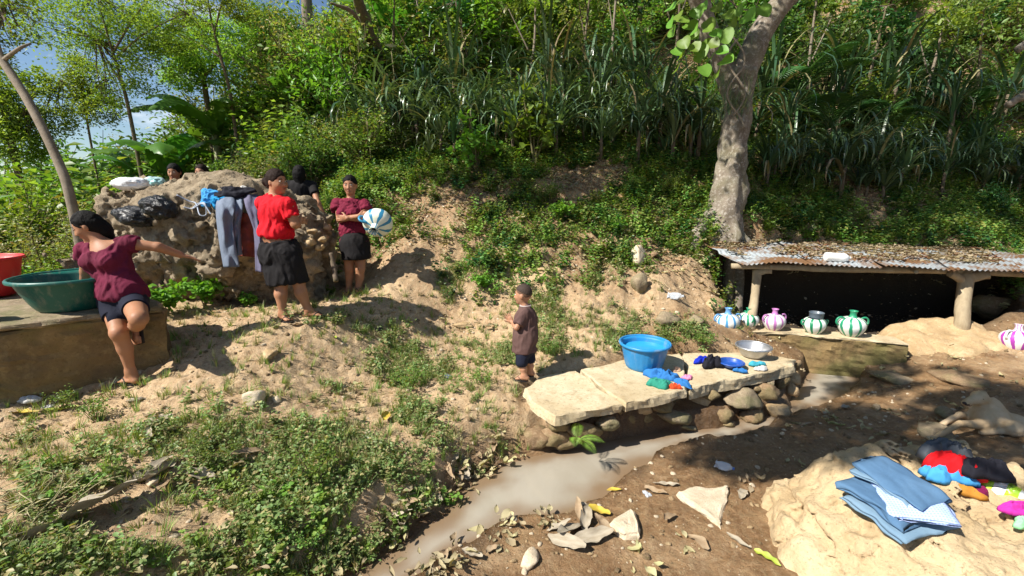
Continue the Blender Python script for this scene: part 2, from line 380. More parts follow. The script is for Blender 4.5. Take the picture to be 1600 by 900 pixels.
# ================================================================== SHAPE TOOLKIT
def snets(f, org, h):                # surface nets: scalar grid (negative inside) -> vertices, quads
    s = f < 0; nx_, ny_, nz_ = f.shape
    c = np.zeros((nx_ - 1, ny_ - 1, nz_ - 1), np.int8)
    for dx in (0, 1):
        for dy in (0, 1):
            for dz in (0, 1): c += s[dx:nx_ - 1 + dx, dy:ny_ - 1 + dy, dz:nz_ - 1 + dz]
    act = (c > 0) & (c < 8); I, J, K = np.nonzero(act); n = len(I)
    vid = np.full(act.shape, -1, np.int64); vid[act] = np.arange(n)
    acc = np.zeros((n, 3)); cnt = np.zeros(n)
    cor = [(0, 0, 0), (1, 0, 0), (0, 1, 0), (1, 1, 0), (0, 0, 1), (1, 0, 1), (0, 1, 1), (1, 1, 1)]
    for a in range(8):
        for b in range(a + 1, 8):
            da = np.array(cor[b]) - np.array(cor[a])
            if abs(da).sum() != 1: continue
            fa = f[I + cor[a][0], J + cor[a][1], K + cor[a][2]]; fb = f[I + cor[b][0], J + cor[b][1], K + cor[b][2]]
            x = (fa < 0) != (fb < 0); t_ = np.where(x, fa / np.where(x, fa - fb, 1), 0)
            acc += np.where(x[:, None], np.array(cor[a]) + t_[:, None] * da, 0); cnt += x
    V = (np.stack([I, J, K], 1) + acc / cnt[:, None]) * h + org
    Q = []
    for ax in range(3):
        sl0 = [slice(1, -1)] * 3; sl1 = [slice(1, -1)] * 3
        sl0[ax] = slice(0, f.shape[ax] - 1); sl1[ax] = slice(1, f.shape[ax])
        a = s[tuple(sl0)]; b = s[tuple(sl1)]; e = np.array(np.nonzero(a != b)).T
        if not len(e): continue
        o = np.ones(3, int); o[ax] = 0; e0 = e + o; up = a[tuple(e.T)]
        u_, w_ = [(1, 2), (2, 0), (0, 1)][ax]
        def cell(du, dw):
            q = e0.copy(); q[:, u_] += du; q[:, w_] += dw; return vid[q[:, 0], q[:, 1], q[:, 2]]
        q = np.stack([cell(-1, -1), cell(0, -1), cell(0, 0), cell(-1, 0)], 1)
        q[~up] = q[~up][:, ::-1]; Q.append(q)
    Q = np.concatenate(Q); return V, Q[(Q >= 0).all(1)]
def rotm(a, b=None):                 # matrix whose rows are the local axes; a = long axis
    z = np.asarray(a, float); z = z / np.linalg.norm(z)
    x = np.asarray(b if b is not None else (1, 0, 0), float); x = x - z * (x @ z)
    if np.linalg.norm(x) < 1e-6: x = np.array([0, 1, 0]) - z * z[1]
    x /= np.linalg.norm(x); return np.stack([x, np.cross(z, x), z])
class SDF:
    def __init__(s): s.pr = []
    def cap(s, a, b, ra, rb, k=.02, flat=1.0, side=None, g=0, end=0):       # tapered limb; flat<1 squeezes it along its third axis
        s.pr.append(('c', np.array(a, float), np.array(b, float), ra, rb, k, flat, side, (g, end))); return s
    def ell(s, c, r, k=.02, ax=None, side=None, g=0):
        s.pr.append(('e', np.array(c, float), np.array(r, float), rotm(ax if ax is not None else (0, 0, 1), side), k, g)); return s
    def cut(s, p, n, k=.004): s.pr.append(('x', np.array(p, float), np.array(n, float) / np.linalg.norm(n), k)); return s
    def sub(s, c, r, k=.01, ax=None, side=None): s.pr.append(('s', np.array(c, float), np.array(r, float), rotm(ax if ax is not None else (0, 0, 1), side), k)); return s
    def build(s, h, grow=0.0):
        lo, hi = [], []
        for p in s.pr:
            if p[0] == 'c':
                r = max(p[3], p[4]); lo.append(np.minimum(p[1], p[2]) - r); hi.append(np.maximum(p[1], p[2]) + r)
            elif p[0] == 'e': r = p[2].max(); lo.append(p[1] - r); hi.append(p[1] + r)
        lo = np.min(lo, 0) - .03 - grow; hi = np.max(hi, 0) + .03 + grow
        n = np.ceil((hi - lo) / h).astype(int) + 1
        G = np.full(n, .5); ax = [lo[i] + h * np.arange(n[i]) for i in range(3)]
        for p in s.pr:
            if p[0] in 'ces':
                if p[0] == 'c': r = max(p[3], p[4]); a = np.minimum(p[1], p[2]) - r; b = np.maximum(p[1], p[2]) + r; k = p[5]
                else: r = p[2].max(); a = p[1] - r; b = p[1] + r; k = p[4]
                m = k + grow + 3 * h
                i0 = np.clip(((a - m - lo) / h).astype(int), 0, n - 1); i1 = np.clip(((b + m - lo) / h).astype(int) + 2, 1, n)
                if p[0] == 's': i0 = i0 * 0; i1 = n
                sl = tuple(slice(i0[q], i1[q]) for q in range(3))
                X, Y, Z = np.meshgrid(ax[0][sl[0]], ax[1][sl[1]], ax[2][sl[2]], indexing='ij', sparse=True)
                if p[0] == 'c':
                    A, B, ra, rb, _, flat, side, g = p[1:]; d = B - A; L2 = d @ d + 1e-12
                    px, py, pz = X - A[0], Y - A[1], Z - A[2]
                    t_ = np.clip((px * d[0] + py * d[1] + pz * d[2]) / L2, 0, 1)
                    qx, qy, qz = px - t_ * d[0], py - t_ * d[1], pz - t_ * d[2]
                    if flat != 1.0:
                        mrot = rotm(d, side); y_ = mrot[1]
                        w = qx * y_[0] + qy * y_[1] + qz * y_[2]; kf = 1 / flat - 1
                        qx, qy, qz = qx + w * kf * y_[0], qy + w * kf * y_[1], qz + w * kf * y_[2]
                        D = (np.sqrt(qx * qx + qy * qy + qz * qz) - (ra + (rb - ra) * t_)) * (.5 + .5 * flat)
                    else: D = np.sqrt(qx * qx + qy * qy + qz * qz) - (ra + (rb - ra) * t_)
                    if g[1]: D = np.maximum(D, ((X - B[0]) * d[0] + (Y - B[1]) * d[1] + (Z - B[2]) * d[2]) / math.sqrt(L2) + grow)
                else:
                    c, r_, M = p[1], p[2], p[3]
                    l = [(X - c[0]) * M[i, 0] + (Y - c[1]) * M[i, 1] + (Z - c[2]) * M[i, 2] for i in range(3)]
                    k0 = np.sqrt(sum((l[i] / r_[i]) ** 2 for i in range(3))); k1 = np.sqrt(sum((l[i] / r_[i] ** 2) ** 2 for i in range(3))) + 1e-9
                    D = k0 * (k0 - 1) / k1
                g_ = G[sl]
                if p[0] == 's':
                    D = -D; hh = np.clip(.5 - .5 * (g_ - D) / k, 0, 1); G[sl] = g_ * (1 - hh) + D * hh + k * hh * (1 - hh)
                else:
                    D = D - grow; k = max(k, 1e-4)
                    hh = np.clip(.5 + .5 * (D - g_) / k, 0, 1); G[sl] = D * (1 - hh) + g_ * hh - k * hh * (1 - hh)
            else:
                X, Y, Z = np.meshgrid(*ax, indexing='ij', sparse=True)
                D = (X - p[1][0]) * p[2][0] + (Y - p[1][1]) * p[2][1] + (Z - p[1][2]) * p[2][2]
                G = np.maximum(G, D)
        G[0] = G[-1] = .1; G[:, 0] = G[:, -1] = .1; G[:, :, 0] = G[:, :, -1] = .1
        return snets(G, lo, h)
def vnormals(V, Q):
    n = np.zeros_like(V); a = V[Q[:, 2]] - V[Q[:, 0]]; b = V[Q[:, 3 if Q.shape[1] > 3 else 1]] - V[Q[:, 1 if Q.shape[1] > 3 else 0]]
    fn = np.cross(a, b) if Q.shape[1] > 3 else np.cross(V[Q[:, 1]] - V[Q[:, 0]], V[Q[:, 2]] - V[Q[:, 0]])
    for k in range(Q.shape[1]): np.add.at(n, Q[:, k], fn)
    return n / (np.linalg.norm(n, axis=1)[:, None] + 1e-12)
def relax(V, Q, it=1, k=.5):
    for _ in range(it):
        s = np.zeros_like(V); c = np.zeros(len(V))
        for a in range(4):
            b = (a + 1) % 4
            np.add.at(s, Q[:, a], V[Q[:, b]]); np.add.at(c, Q[:, a], 1); np.add.at(s, Q[:, b], V[Q[:, a]]); np.add.at(c, Q[:, b], 1)
        V = V + k * (s / c[:, None] - V)
    return V
_ico = {}
def ico(n):
    if n in _ico: return _ico[n]
    import bmesh
    b = bmesh.new(); bmesh.ops.create_icosphere(b, subdivisions=n, radius=1)
    V = np.array([v.co[:] for v in b.verts]); F = np.array([[v.index for v in f.verts] for f in b.faces]); b.free(); _ico[n] = (V, F); return V, F
def rock_vf(seed, size=(1, 1, 1), n=3, facets=9, rough=.06, round_=.12):
    V, F = ico(n); r = np.random.default_rng(seed)
    d = V.copy(); s = np.full(len(V), 1.25)
    N = r.normal(size=(facets, 3)); N /= np.linalg.norm(N, axis=1)[:, None]
    for q in range(facets):
        o = r.uniform(.62, 1.0); c = d @ N[q]; lim = np.where(c > .05, o / np.maximum(c, .05), 9)
        hh = np.clip(.5 + .5 * (s - lim) / round_, 0, 1); s = s * (1 - hh) + lim * hh - round_ * hh * (1 - hh)
    s = s + rough * fbm(d * 2.3 + seed * 3.1, 4, seed) + rough * .35 * fbm(d * 9 + seed, 3, seed + 5)
    return d * s[:, None] * np.array(size) * .5, F
def lathe(prof, n=48, th0=0, th1=2 * math.pi):
    pr = np.array(prof, float); full = abs(th1 - th0 - 2 * math.pi) < 1e-6
    th = th0 + (th1 - th0) * np.arange(n if full else n + 1) / n; m = len(th)
    V = np.stack([np.outer(pr[:, 0], np.cos(th)), np.outer(pr[:, 0], np.sin(th)), np.repeat(pr[:, 1:2], m, 1)], 2).reshape(-1, 3)
    F = []
    for i in range(len(pr) - 1):
        for j in range(n):
            k = (j + 1) % m; F.append([i * m + j, i * m + k, (i + 1) * m + k, (i + 1) * m + j])
    return V, np.array(F)
def tube(pts, rad, n=8, cap=True, flat=1.0, up=(0, 0, 1)):
    p = np.array(pts, float); rad = np.full(len(p), rad) if np.isscalar(rad) else np.array(rad, float)
    tg = np.gradient(p, axis=0); tg /= np.linalg.norm(tg, axis=1)[:, None] + 1e-12
    a = np.array(up, float); V = []
    th = 2 * math.pi * np.arange(n) / n
    for i in range(len(p)):
        a = a - tg[i] * (a @ tg[i]); 
        if np.linalg.norm(a) < 1e-4: a = np.cross(tg[i], [1, .3, .2])
        a /= np.linalg.norm(a); b = np.cross(tg[i], a)
        V.append(p[i] + rad[i] * (np.outer(np.cos(th), a) * flat + np.outer(np.sin(th), b)))
    V = np.concatenate(V); F = []
    for i in range(len(p) - 1):
        for j in range(n): k = (j + 1) % n; F.append([i * n + j, i * n + k, (i + 1) * n + k, (i + 1) * n + j])
    if cap: F.append(list(range(n))[::-1]); F.append(list(range((len(p) - 1) * n, len(p) * n)))
    return V, F
def spline(pts, n=40):
    p = np.array(pts, float); q = np.concatenate([[2 * p[0] - p[1]], p, [2 * p[-1] - p[-2]]]); out = []
    m = len(p) - 1
    for t_ in np.linspace(0, m - 1e-6, n):
        i = int(t_); u = t_ - i; a, b, c, d = q[i:i + 4]
        out.append(.5 * (2 * b + (c - a) * u + (2 * a - 5 * b + 4 * c - d) * u * u + (3 * b - a - 3 * c + d) * u ** 3))
    return np.array(out)
def planes_sdf(pl, lo, hi, h, k=.12, disp=None):
    n = np.ceil((np.array(hi) - lo) / h).astype(int) + 1
    X, Y, Z = np.meshgrid(*[lo[i] + h * np.arange(n[i]) for i in range(3)], indexing='ij')
    G = np.full(X.shape, -9.0)
    for nrm, pt in pl:
        nn = np.array(nrm, float); nn /= np.linalg.norm(nn)
        D = (X - pt[0]) * nn[0] + (Y - pt[1]) * nn[1] + (Z - pt[2]) * nn[2]
        hh = np.clip(.5 - .5 * (G - D) / k, 0, 1); G = G * (1 - hh) + D * hh + k * hh * (1 - hh)
    if disp is not None:
        near = np.abs(G) < .3; pts = np.stack([X[near], Y[near], Z[near]], 1); G[near] += disp(pts)
    G[0] = G[-1] = .1; G[:, 0] = G[:, -1] = .1; G[:, :, 0] = G[:, :, -1] = .1
    return snets(G, np.array(lo, float), h)

# ================================================================== MATERIALS OF STONE AND WOOD
def stonemat(name, c1, c2, c3, sc=5, pit=1.0, moss=0.0, rough=.9, bd=.012, wide=.5):
    t = NT(name); v = t.coord('Object'); n1 = t.noise(v, sc, 8, .65); n2 = t.noise(v, sc * 5, 8, .7); n3 = t.noise(v, sc * 18, 6, .7)
    c = t.mix(t.ramp(n1, [(.33, 0.0), (.66, 1.0)]), c1, c2)
    c = t.mix(t.math('MULTIPLY', t.ramp(n2, [(.5, 0.0), (.68, 1.0)]), wide), c, c3)
    c = t.mix(t.ramp(n3, [(.3, .75), (.45, 0.0)]), c, mul(c1, .35))
    if moss:
        m = t.math('MULTIPLY', t.ramp(t.noise(v, sc * .7, 6, .6), [(.46, 0.0), (.6, 1.0)]), moss); c = t.mix(m, c, (.10, .115, .03))
    t.base(c); t.set(rough, .25); b = t.bump(n2, .55 * pit, bd); t.bump(n3, .5 * pit, bd * .35, b); return t.m
M_TAN = stonemat('tan_limestone', (.33, .22, .11), (.50, .36, .20), (.60, .46, .29), 3.2, 1.2, bd=.02)
M_GREYROCK = stonemat('greyish_stone', (.21, .16, .10), (.36, .28, .18), (.48, .39, .27), 6, 1.4, moss=.5, bd=.02)
M_BROWNROCK = stonemat('brown_stream_stone', (.20, .125, .065), (.33, .225, .13), (.50, .37, .23), 6, 1.4, moss=.4, bd=.02)
M_PALEROCK = stonemat('pale_loose_stone', (.46, .37, .25), (.60, .50, .36), (.68, .59, .45), 7)
M_CONG = stonemat('lumpy_conglomerate', (.27, .20, .125), (.50, .395, .26), (.64, .54, .39), 4.5, 1.9, bd=.05)
M_SLAB = stonemat('worn_concrete', (.42, .325, .19), (.60, .505, .34), (.34, .245, .13), 2.2, .9, bd=.012, wide=.7)
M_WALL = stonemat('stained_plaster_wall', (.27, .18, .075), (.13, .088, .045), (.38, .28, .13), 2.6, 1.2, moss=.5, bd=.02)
def woodmat(name, c1, c2, sc=12):
    t = NT(name); v = t.coord('Object', (1, 1, .12)); n1 = t.noise(v, sc, 8, .7, .5); n2 = t.noise(v, sc * 4, 6, .7)
    t.base(t.mix(t.ramp(n1, [(.35, 0.0), (.65, 1.0)]), c1, c2)); t.set(.85, .2); b = t.bump(n1, .6, .01); t.bump(n2, .4, .004, b); return t.m
M_POST = woodmat('weathered_post', (.26, .20, .125), (.40, .325, .21))

# ------------------------------------------------------------------ the big conglomerate rock
def cong(p):
    f1, f2, c = voro(p * np.array([5.5, 5.5, 7]), 3); g1_, g2_, _ = voro(p * 15, 8)
    top = sstep(2.02, 2.2, p[:, 2] - .1 * (p[:, 0] + 3))
    k = 1 - .8 * top
    c = np.round(c * 2.5) / 2.5; return (.13 * fbm(p * 1.6, 3, 2) + .03 * np.abs(fbm(p * 9, 3, 15)) + k * (.055 * c + .045 * sstep(.14, 0, f2 - f1) + .028 * _ + .05 * fbm(p * 7, 4, 5) - .05 * np.abs(fbm(p * 4 + 9, 3, 6))) + .022 * fbm(p * 20, 3, 7)
            + .10 * sstep(.12, .5, fbm(p * 2.4 + 4, 3, 31)) * (1 - top))
pl = [((.03, -1, .10), (-3.3, 4.88, 1.5)), ((.12, -1, -.75), (-3.3, 4.92, 1.3)), ((-.05, -.30, 1), (-3.3, 5.3, 2.27)), ((1, -.3, .30), (-2.22, 5.1, 1.75)), ((1, -.1, -.5), (-2.24, 5.1, 1.5)),
      ((-1, -.15, .22), (-4.80, 5.2, 1.7)), ((-.5, -.2, 1), (-4.60, 5.2, 2.34)), ((0, 1, .1), (-3, 5.95, 1.5)), ((.75, -.1, 1), (-2.78, 5.2, 2.06)), ((0, 0, -1), (0, 0, .45))]
V, Q = planes_sdf(pl, (-5.2, 4.4, .4), (-1.7, 6.2, 2.75), .026, .1, cong)
big = thing('conglomerate_rock', 'big lumpy conglomerate rock with laundry on it behind the woman in red', 'boulder', (-3.3, 5.3, 0))
obj('rock_body', V - [-3.3, 5.3, 0], Q, M_CONG, big, True)
for (u, v_, s_) in [(487, 372, .13), (503, 375, .09), (514, 371, .08), (512, 398, .17), (495, 360, .09), (525, 378, .12), (470, 386, .08), (513, 350, .1), (497, 392, .1), (520, 362, .07), (480, 400, .1), (505, 384, .07)]:
    q = P(u, v_, 5.0); d = ray(u, v_); d /= np.linalg.norm(d)
    dd = np.linalg.norm((V - np.array([0, 0, CAMZ])) - np.outer((V - np.array([0, 0, CAMZ])) @ d, d), axis=1); c_ = V[dd < .05]
    if len(c_):
        c_ = c_[np.argmin(np.linalg.norm(c_ - [0, 0, CAMZ], axis=1))]
        a, b = rock_vf(int(u * 3 + v_), (s_ * 1.1, s_, s_ * .85), 3, 14, .09, .03); obj('stone', a, b, M_TAN, big, True, loc=c_ - [-3.3, 5.3, 0] + d * s_ * .2)
bigV = V
def rocktop(u, v_):                  # nearest point of the big rock on a sight line
    d = ray(u, v_); d /= np.linalg.norm(d); w = bigV - np.array([0, 0, CAMZ]); s_ = w @ d
    dd = np.linalg.norm(w - np.outer(s_, d), axis=1); c_ = np.where(dd < .045)[0]
    return bigV[c_[np.argmin(s_[c_])]] if len(c_) else P(u, v_, 5.0)

M_BOUL = stonemat('pitted_tan_boulder', (.46, .33, .18), (.62, .475, .29), (.28, .19, .075), 2.6, 1.5, bd=.03, wide=.35)
# ------------------------------------------------------------------ foreground boulder
def bdisp(p):
    f1, f2, c = voro(p * np.array([1.7, 2.2, 2.2]) + .2 * np.stack([fbm(p * 3, 2, 1)] * 3, 1), 13)
    pit = np.exp(-((p[:, 0] - 1.62 - .30) ** 2 / .012 + (p[:, 1] - 1.72) ** 2 / .02))
    q = p + .12 * np.stack([fbm(p * 2.2, 3, 41), fbm(p * 2.2, 3, 42), fbm(p * 2.2, 3, 43)], 1); cr1 = np.abs(fbm(q * np.array([1.6, 1.1, 1.5]), 3, 44)); cr2 = np.abs(fbm(q * 3.6 + 5, 2, 45)); ter = fbm(q * np.array([2.4, 1.7, 3]), 3, 46)
    return .05 * fbm(p * 1.6, 3, 12) + .045 * sstep(.07, 0, cr1) + .022 * sstep(.06, 0, cr2) - .05 * sstep(.0, .12, ter) + .022 * fbm(p * 6, 4, 15) + .010 * fbm(p * 22, 3, 17) + .07 * pit
pl = [((-.10, -.14, 1), (2.1, 2.1, .46)), ((-1, .45, .55), (1.70, 2.45, .22)), ((-1, -.55, .8), (1.70, 2.05, .2)), ((-.3, 1, .7), (2.5, 2.78, .36)), ((.3, 1, .5), (3.2, 2.7, .3)), ((.87, .5, .55), (2.92, 2.50, .42)),
      ((0, -1, .6), (2.5, 1.1, .2)), ((-.5, .1, 1), (1.85, 2.2, .42)), ((0, 0, -1), (0, 0, -.2))]
V, Q = planes_sdf(pl, (1.2, .8, -.25), (4.2, 3.1, .9), .017, .09, bdisp)
boulV = V
tag(obj('boulder', V, Q, M_BOUL, smooth=True), 'large pale tan boulder in the near right corner under folded jeans', 'boulder')
def btop(x, y):
    c_ = boulV[(np.abs(boulV[:, 0] - x) < .04) & (np.abs(boulV[:, 1] - y) < .04)]; return float(c_[:, 2].max()) if len(c_) else .45

# ------------------------------------------------------------------ washing slab with its dry stone footing
slab = thing('washing_slab', 'low concrete washing slab on rough stones where the boy stands', 'slab', (1.6, 3.9, .3))
def extr(poly, z0, z1, bev=.012, step=.03, seed=0, top=.006):
    nl_ = max(2, int((z1 - z0) / .04))
    # polygon prism as a fine skin: edge points resampled, jittered, with a worn arris
    pts = []
    for a, b in zip(poly, poly[1:] + poly[:1]):
        n = max(1, int(math.dist(a, b) / step)); pts += [(a[0] + (b[0] - a[0]) * i / n, a[1] + (b[1] - a[1]) * i / n) for i in range(n)]
    p = np.array(pts); c = p.mean(0); n = len(p); V = []
    tg = np.roll(p, -1, 0) - np.roll(p, 1, 0); nr = np.stack([tg[:, 1], -tg[:, 0]], 1); nr /= np.linalg.norm(nr, axis=1)[:, None]
    if ((p - c) * nr).sum() < 0: nr = -nr
    lv = [(z1, bev), (z1 - bev * .4, bev * .3), (z1 - bev, 0)] + [(z1 - bev + (z0 + 2 * bev - z1) * q / nl_, 0) for q in range(1, nl_)] + [(z0 + bev, 0), (z0, .03)]
    rings = []
    for k, (z, ins) in enumerate(lv):
        q = p - nr * ins; q3 = np.column_stack([q, np.full(n, z)])
        w = fbm(q3 * 4 + seed, 2, seed) * .022 + (k > 0) * (fbm(q3 * [9, 9, 26] + seed, 3, seed + 5) * .010 + fbm(q3 * [24, 24, 50] + seed, 2, seed + 3) * .005)
        q3[:, :2] += nr * w[:, None]; q3[:, 2] += fbm(q3 * 7, 2, seed + 7) * top * (0.6 if k else 1); rings.append(q3)
    V = list(np.concatenate(rings)); F = []
    for k in range(len(lv) - 1):
        for j in range(n): m = (j + 1) % n; F.append([k * n + j, k * n + m, (k + 1) * n + m, (k + 1) * n + j])
    # top: rings shrinking towards the middle
    prev = list(range(n))
    for s_ in (.8, .55, .3):
        q = rings[0].copy(); q[:, :2] = c + (q[:, :2] - c) * s_; q[:, 2] = z1 + fbm(q * 4, 2, seed + 9) * top
        st = len(V); V += list(q); cur = list(range(st, st + n))
        for j in range(n): m = (j + 1) % n; F.append([prev[m], prev[j], cur[j], cur[m]])
        prev = cur
    st = len(V); V.append([c[0], c[1], z1])
    for j in range(n): F.append([prev[(j + 1) % n], prev[j], st])
    st = len(V); V.append([c[0], c[1], z0]); k = (len(lv) - 1) * n
    for j in range(n): F.append([k + j, k + (j + 1) % n, st])
    return np.array(V), F
ZS = .42
def gp(l, z=ZS): return [tuple(GZ(u, v, z)[:2]) for u, v in l]
o3 = np.array([1.6, 3.9, .3])
for nm, px, z, th, sd in [('slab_panel', [(820, 606), (831, 627), (868, 651), (972, 632), (900, 579), (870, 583), (845, 588)], ZS, .085, 1),
                          ('slab_panel', [(978, 631), (1040, 618), (1076, 609), (1063, 551), (965, 565), (906, 577)], ZS + .006, .09, 2),
                          ('slab_panel', [(1079, 607), (1120, 597), (1160, 588), (1205, 580), (1241, 571), (1244, 562), (1222, 557), (1150, 550), (1066, 551)], ZS - .008, .12, 3)]:
    a, b = extr(gp(px, z), z - th, z, seed=sd); obj(nm, a - o3, b, M_SLAB, slab)
# strip of mortar joint
stn = [(905, 680, .30, .15, .2), (950, 668, .20, .10, .25), (1010, 672, .24, .10, .02), (1008, 646, .16, .12, .22), (1040, 640, .20, .10, .25), (1050, 655, .30, .13, .14), (1130, 650, .30, .17, .09), (1097, 634, .16, .12, .2), (1110, 622, .22, .12, .27),
       (1160, 628, .34, .18, .2), (1200, 618, .22, .2, .2), (1216, 645, .22, .12, .06), (1175, 596, .14, .12, .33), (1195, 592, .12, .1, .34), (1212, 588, .13, .11, .33), (1232, 582, .13, .11, .33), (1246, 576, .12, .12, .32), (1205, 606, .13, .1, .26),
       (1225, 600, .15, .13, .24), (1243, 595, .15, .14, .22), (1185, 611, .14, .1, .24), (1068, 672, .2, .08, .03), (1180, 655, .22, .12, .05), (1240, 612, .14, .16, .12), (1150, 600, .16, .12, .32), (1000, 634, .1, .08, .29), (870, 668, .2, .16, .28), (862, 690, .24, .18, .14), (882, 700, .2, .14, .08), (1140, 668, .14, .07, .02)]
for i, (u, v_, w, h_, z) in enumerate(stn):
    q = GZ(u, v_, z) + np.array([.02, .08, 0]); a, b = rock_vf(100 + i, (w * 1.1, w * .8, h_ * 1.1), 3, 13, .10, .045)
    obj('stone', a, b, [M_BROWNROCK, M_GREYROCK, M_BROWNROCK, M_TAN][i % 4] if i < 26 else M_BROWNROCK, slab, True, loc=q - o3, rot=(rng.uniform(-.15, .15), rng.uniform(-.2, .2), rng.uniform(-.5, .5)))
for i in range(26):                  # the unlit back rows that close the footing
    tt = i / 25; q = np.array([.45 + 2.35 * tt, 3.45 + .95 * tt + .12, .12 + .17 * (i % 2)]); a, b = rock_vf(300 + i, (.26, .22, .2), 2, 8, .05)
    obj('stone', a, b, M_BROWNROCK, slab, True, loc=q - o3)

# ------------------------------------------------------------------ spring wall under the jugs
wall = thing('spring_wall', 'low mossy concrete wall holding the row of striped water jugs', 'wall', (3.8, 5.2, 0))
wt_ = [tuple(p) for p in WALLTOP]; bk = [(p[0] + .05, p[1] + .24) for p in wt_][::-1]
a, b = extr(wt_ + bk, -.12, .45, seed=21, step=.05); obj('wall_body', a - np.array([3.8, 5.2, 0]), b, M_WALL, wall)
a, b = extr([(p[0] - .01, p[1] - .02) for p in wt_] + [(p[0], p[1] + .02) for p in bk], .452, .475, seed=22, step=.05, bev=.006); obj('coping', a - np.array([3.8, 5.2, 0]), b, M_SLAB, wall)
# rock outcrop continuing to the right
def od(p): f1, f2, c = voro(p * 2.2, 23); return .06 * fbm(p * 2, 3, 22) + .03 * sstep(.1, 0, f2 - f1) + .015 * fbm(p * 9, 3, 25)
c0 = P(1490, 540, 5.15)
pl = [((-.25, -.35, 1), (5.3, 5.0, .52)), ((-.3, -1, .45), (5.0, 4.72, .30)), ((-1, -.1, .45), (4.55, 5.0, .30)), ((.5, -.2, 1), (5.6, 5.2, .62)), ((.1, 1, .2), (5.2, 5.42, .5)), ((1, -.2, .5), (6.1, 5.2, .4)), ((0, 0, -1), (0, 0, -.1))]
V, Q = planes_sdf(pl, (3.9, 4.2, -.15), (6.5, 6.0, 1.0), .035, .1, od)
tag(obj('rock_outcrop', V, Q, M_TAN, smooth=True), 'sunlit tan rock outcrop at the foot of the right shelter post', 'rock')

# ------------------------------------------------------------------ raised masonry platform on the left
plat = thing('masonry_platform', 'shaded masonry wash platform at the left with the green tub on top', 'platform', (-4, 3.6, 0))
pf = [(-5.3, 2.2), (-4.5, 2.62), (-3.70, 3.12), (-3.4, 3.39), (-2.95, 3.67), (-3.08, 3.86), (-3.60, 4.12), (-4.3, 4.4), (-5.6, 4.4), (-6.2, 3.2)]
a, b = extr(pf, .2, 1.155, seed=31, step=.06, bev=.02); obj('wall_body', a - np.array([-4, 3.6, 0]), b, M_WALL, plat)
p2 = [(x + (.008 if i < 6 else 0), y - (.012 if i < 6 else 0)) for i, (x, y) in enumerate(pf)]
a, b = extr(p2, 1.1552, 1.21, seed=32, step=.05, bev=.02, top=.012); obj('concrete_top', a - np.array([-4, 3.6, 0]), b, M_GREYROCK, plat)
PZ = 1.21

# ------------------------------------------------------------------ tubs, basins and jugs
def tub(name, label, cat, loc, Rr, Rb, h, m, rim=.02, ribs=0, water=None, handle=False, n=72, rot=0):
    o = thing(name, label, cat, loc, (0, 0, rot)); th = .006
    pr = [(0, 0), (Rb * .6, 0), (Rb - .012, .002), (Rb, .014)]
    for k in range(1, 9): s_ = k / 8; pr.append((Rb + (Rr - Rb) * (s_ ** .85), .014 + (h - .03) * s_))
    V, F = lathe(pr, n)
    if ribs:
        th_ = np.arctan2(V[:, 1], V[:, 0]); k = (V[:, 2] > .03) & (V[:, 2] < h * .72); rr_ = np.hypot(V[:, 0], V[:, 1]) + 1e-9
        V[k, :2] *= (1 + .012 * np.cos(ribs * th_[k]) )[:, None]
    obj('tub_wall', V, F, m, o, True)
    pi = [(Rr - .002, h - .018)] + [(Rb - th + (Rr - Rb) * ((k / 8) ** .85), .018 + (h - .03) * k / 8) for k in range(8, -1, -1)] + [(0, .016)]
    V, F = lathe(pi, n); obj('lining', V, F, m, o, True)
    a_ = np.linspace(-.6, math.pi + .6, 9); V, F = lathe([(Rr + .004 + rim * .75 - rim * .75 * math.cos(q) - .004, h - .016 + rim * .9 * math.sin(q)) for q in a_] , n); obj('rim', V, F, m, o, True)
    if water:
        wz, wm = water; s_ = (wz - .014) / (h - .03); rw = Rb - th + (Rr - Rb) * (s_ ** .85); V, F = lathe([(0, wz), (rw * .5, wz), (rw - .001, wz)], n); obj('water', V, F, wm, o, True)
    return o
def watmat(name, c):
    t = NT(name); t.base(c); t.set(.06, .5); t.bump(t.noise(t.coord('Object'), 14, 3), .18, .008); return t.m
PL_BLUE = plastic('blue_plastic', (.018, .22, .50), .38); PL_GREEN = plastic('green_plastic', (.004, .10, .075), .38); PL_RED = plastic('red_plastic', (.62, .02, .02), .4); PL_NAVY = plastic('cobalt_plastic', (.01, .07, .34), .35)
p = GZ(1004, 572, ZS); tub('wash_tub', 'big bright blue plastic tub of water standing on the washing slab', 'tub', (p[0], p[1] - .03, ZS + .004), .232, .175, .27, PL_BLUE, .016, 26, (.20, watmat('blue_tub_water', (.03, .30, .58))))
p = GZ(100, 490, PZ); tub('wash_tub', 'wide dark green plastic tub with the woman reaching into it', 'tub', (-3.66, 3.68, PZ + .006), .37, .26, .27, PL_GREEN, .02, 0, (.12, watmat('dark_tub_water', (.03, .10, .085))))
tub('wash_tub', 'bright red plastic tub behind the green one at the left edge', 'tub', (-4.86, 4.05, PZ + .006), .27, .2, .36, PL_RED, .018, 0, None)
alu = NT('dull_aluminium'); alu.base(alu.mix(alu.ramp(alu.noise(alu.coord(), 9, 6), [(.35, 0.0), (.7, 1.0)]), (.42, .42, .43), (.60, .60, .60))); alu.set(.42, .5, .85); alu.bump(alu.noise(alu.coord(), 30, 4), .2, .004)
p = GZ(1178, 558, ZS); tub('metal_basin', 'dull aluminium basin at the far end of the slab below the jugs', 'basin', (p[0], p[1] + .03, ZS + .004), .165, .115, .125, alu.m, .012)
p = GZ(1142, 573, ZS); tub('plastic_bowl', 'small deep blue bowl beside dark clothes on the slab', 'bowl', (p[0], p[1], ZS + .002), .115, .085, .065, PL_NAVY, .008, rot=.3)

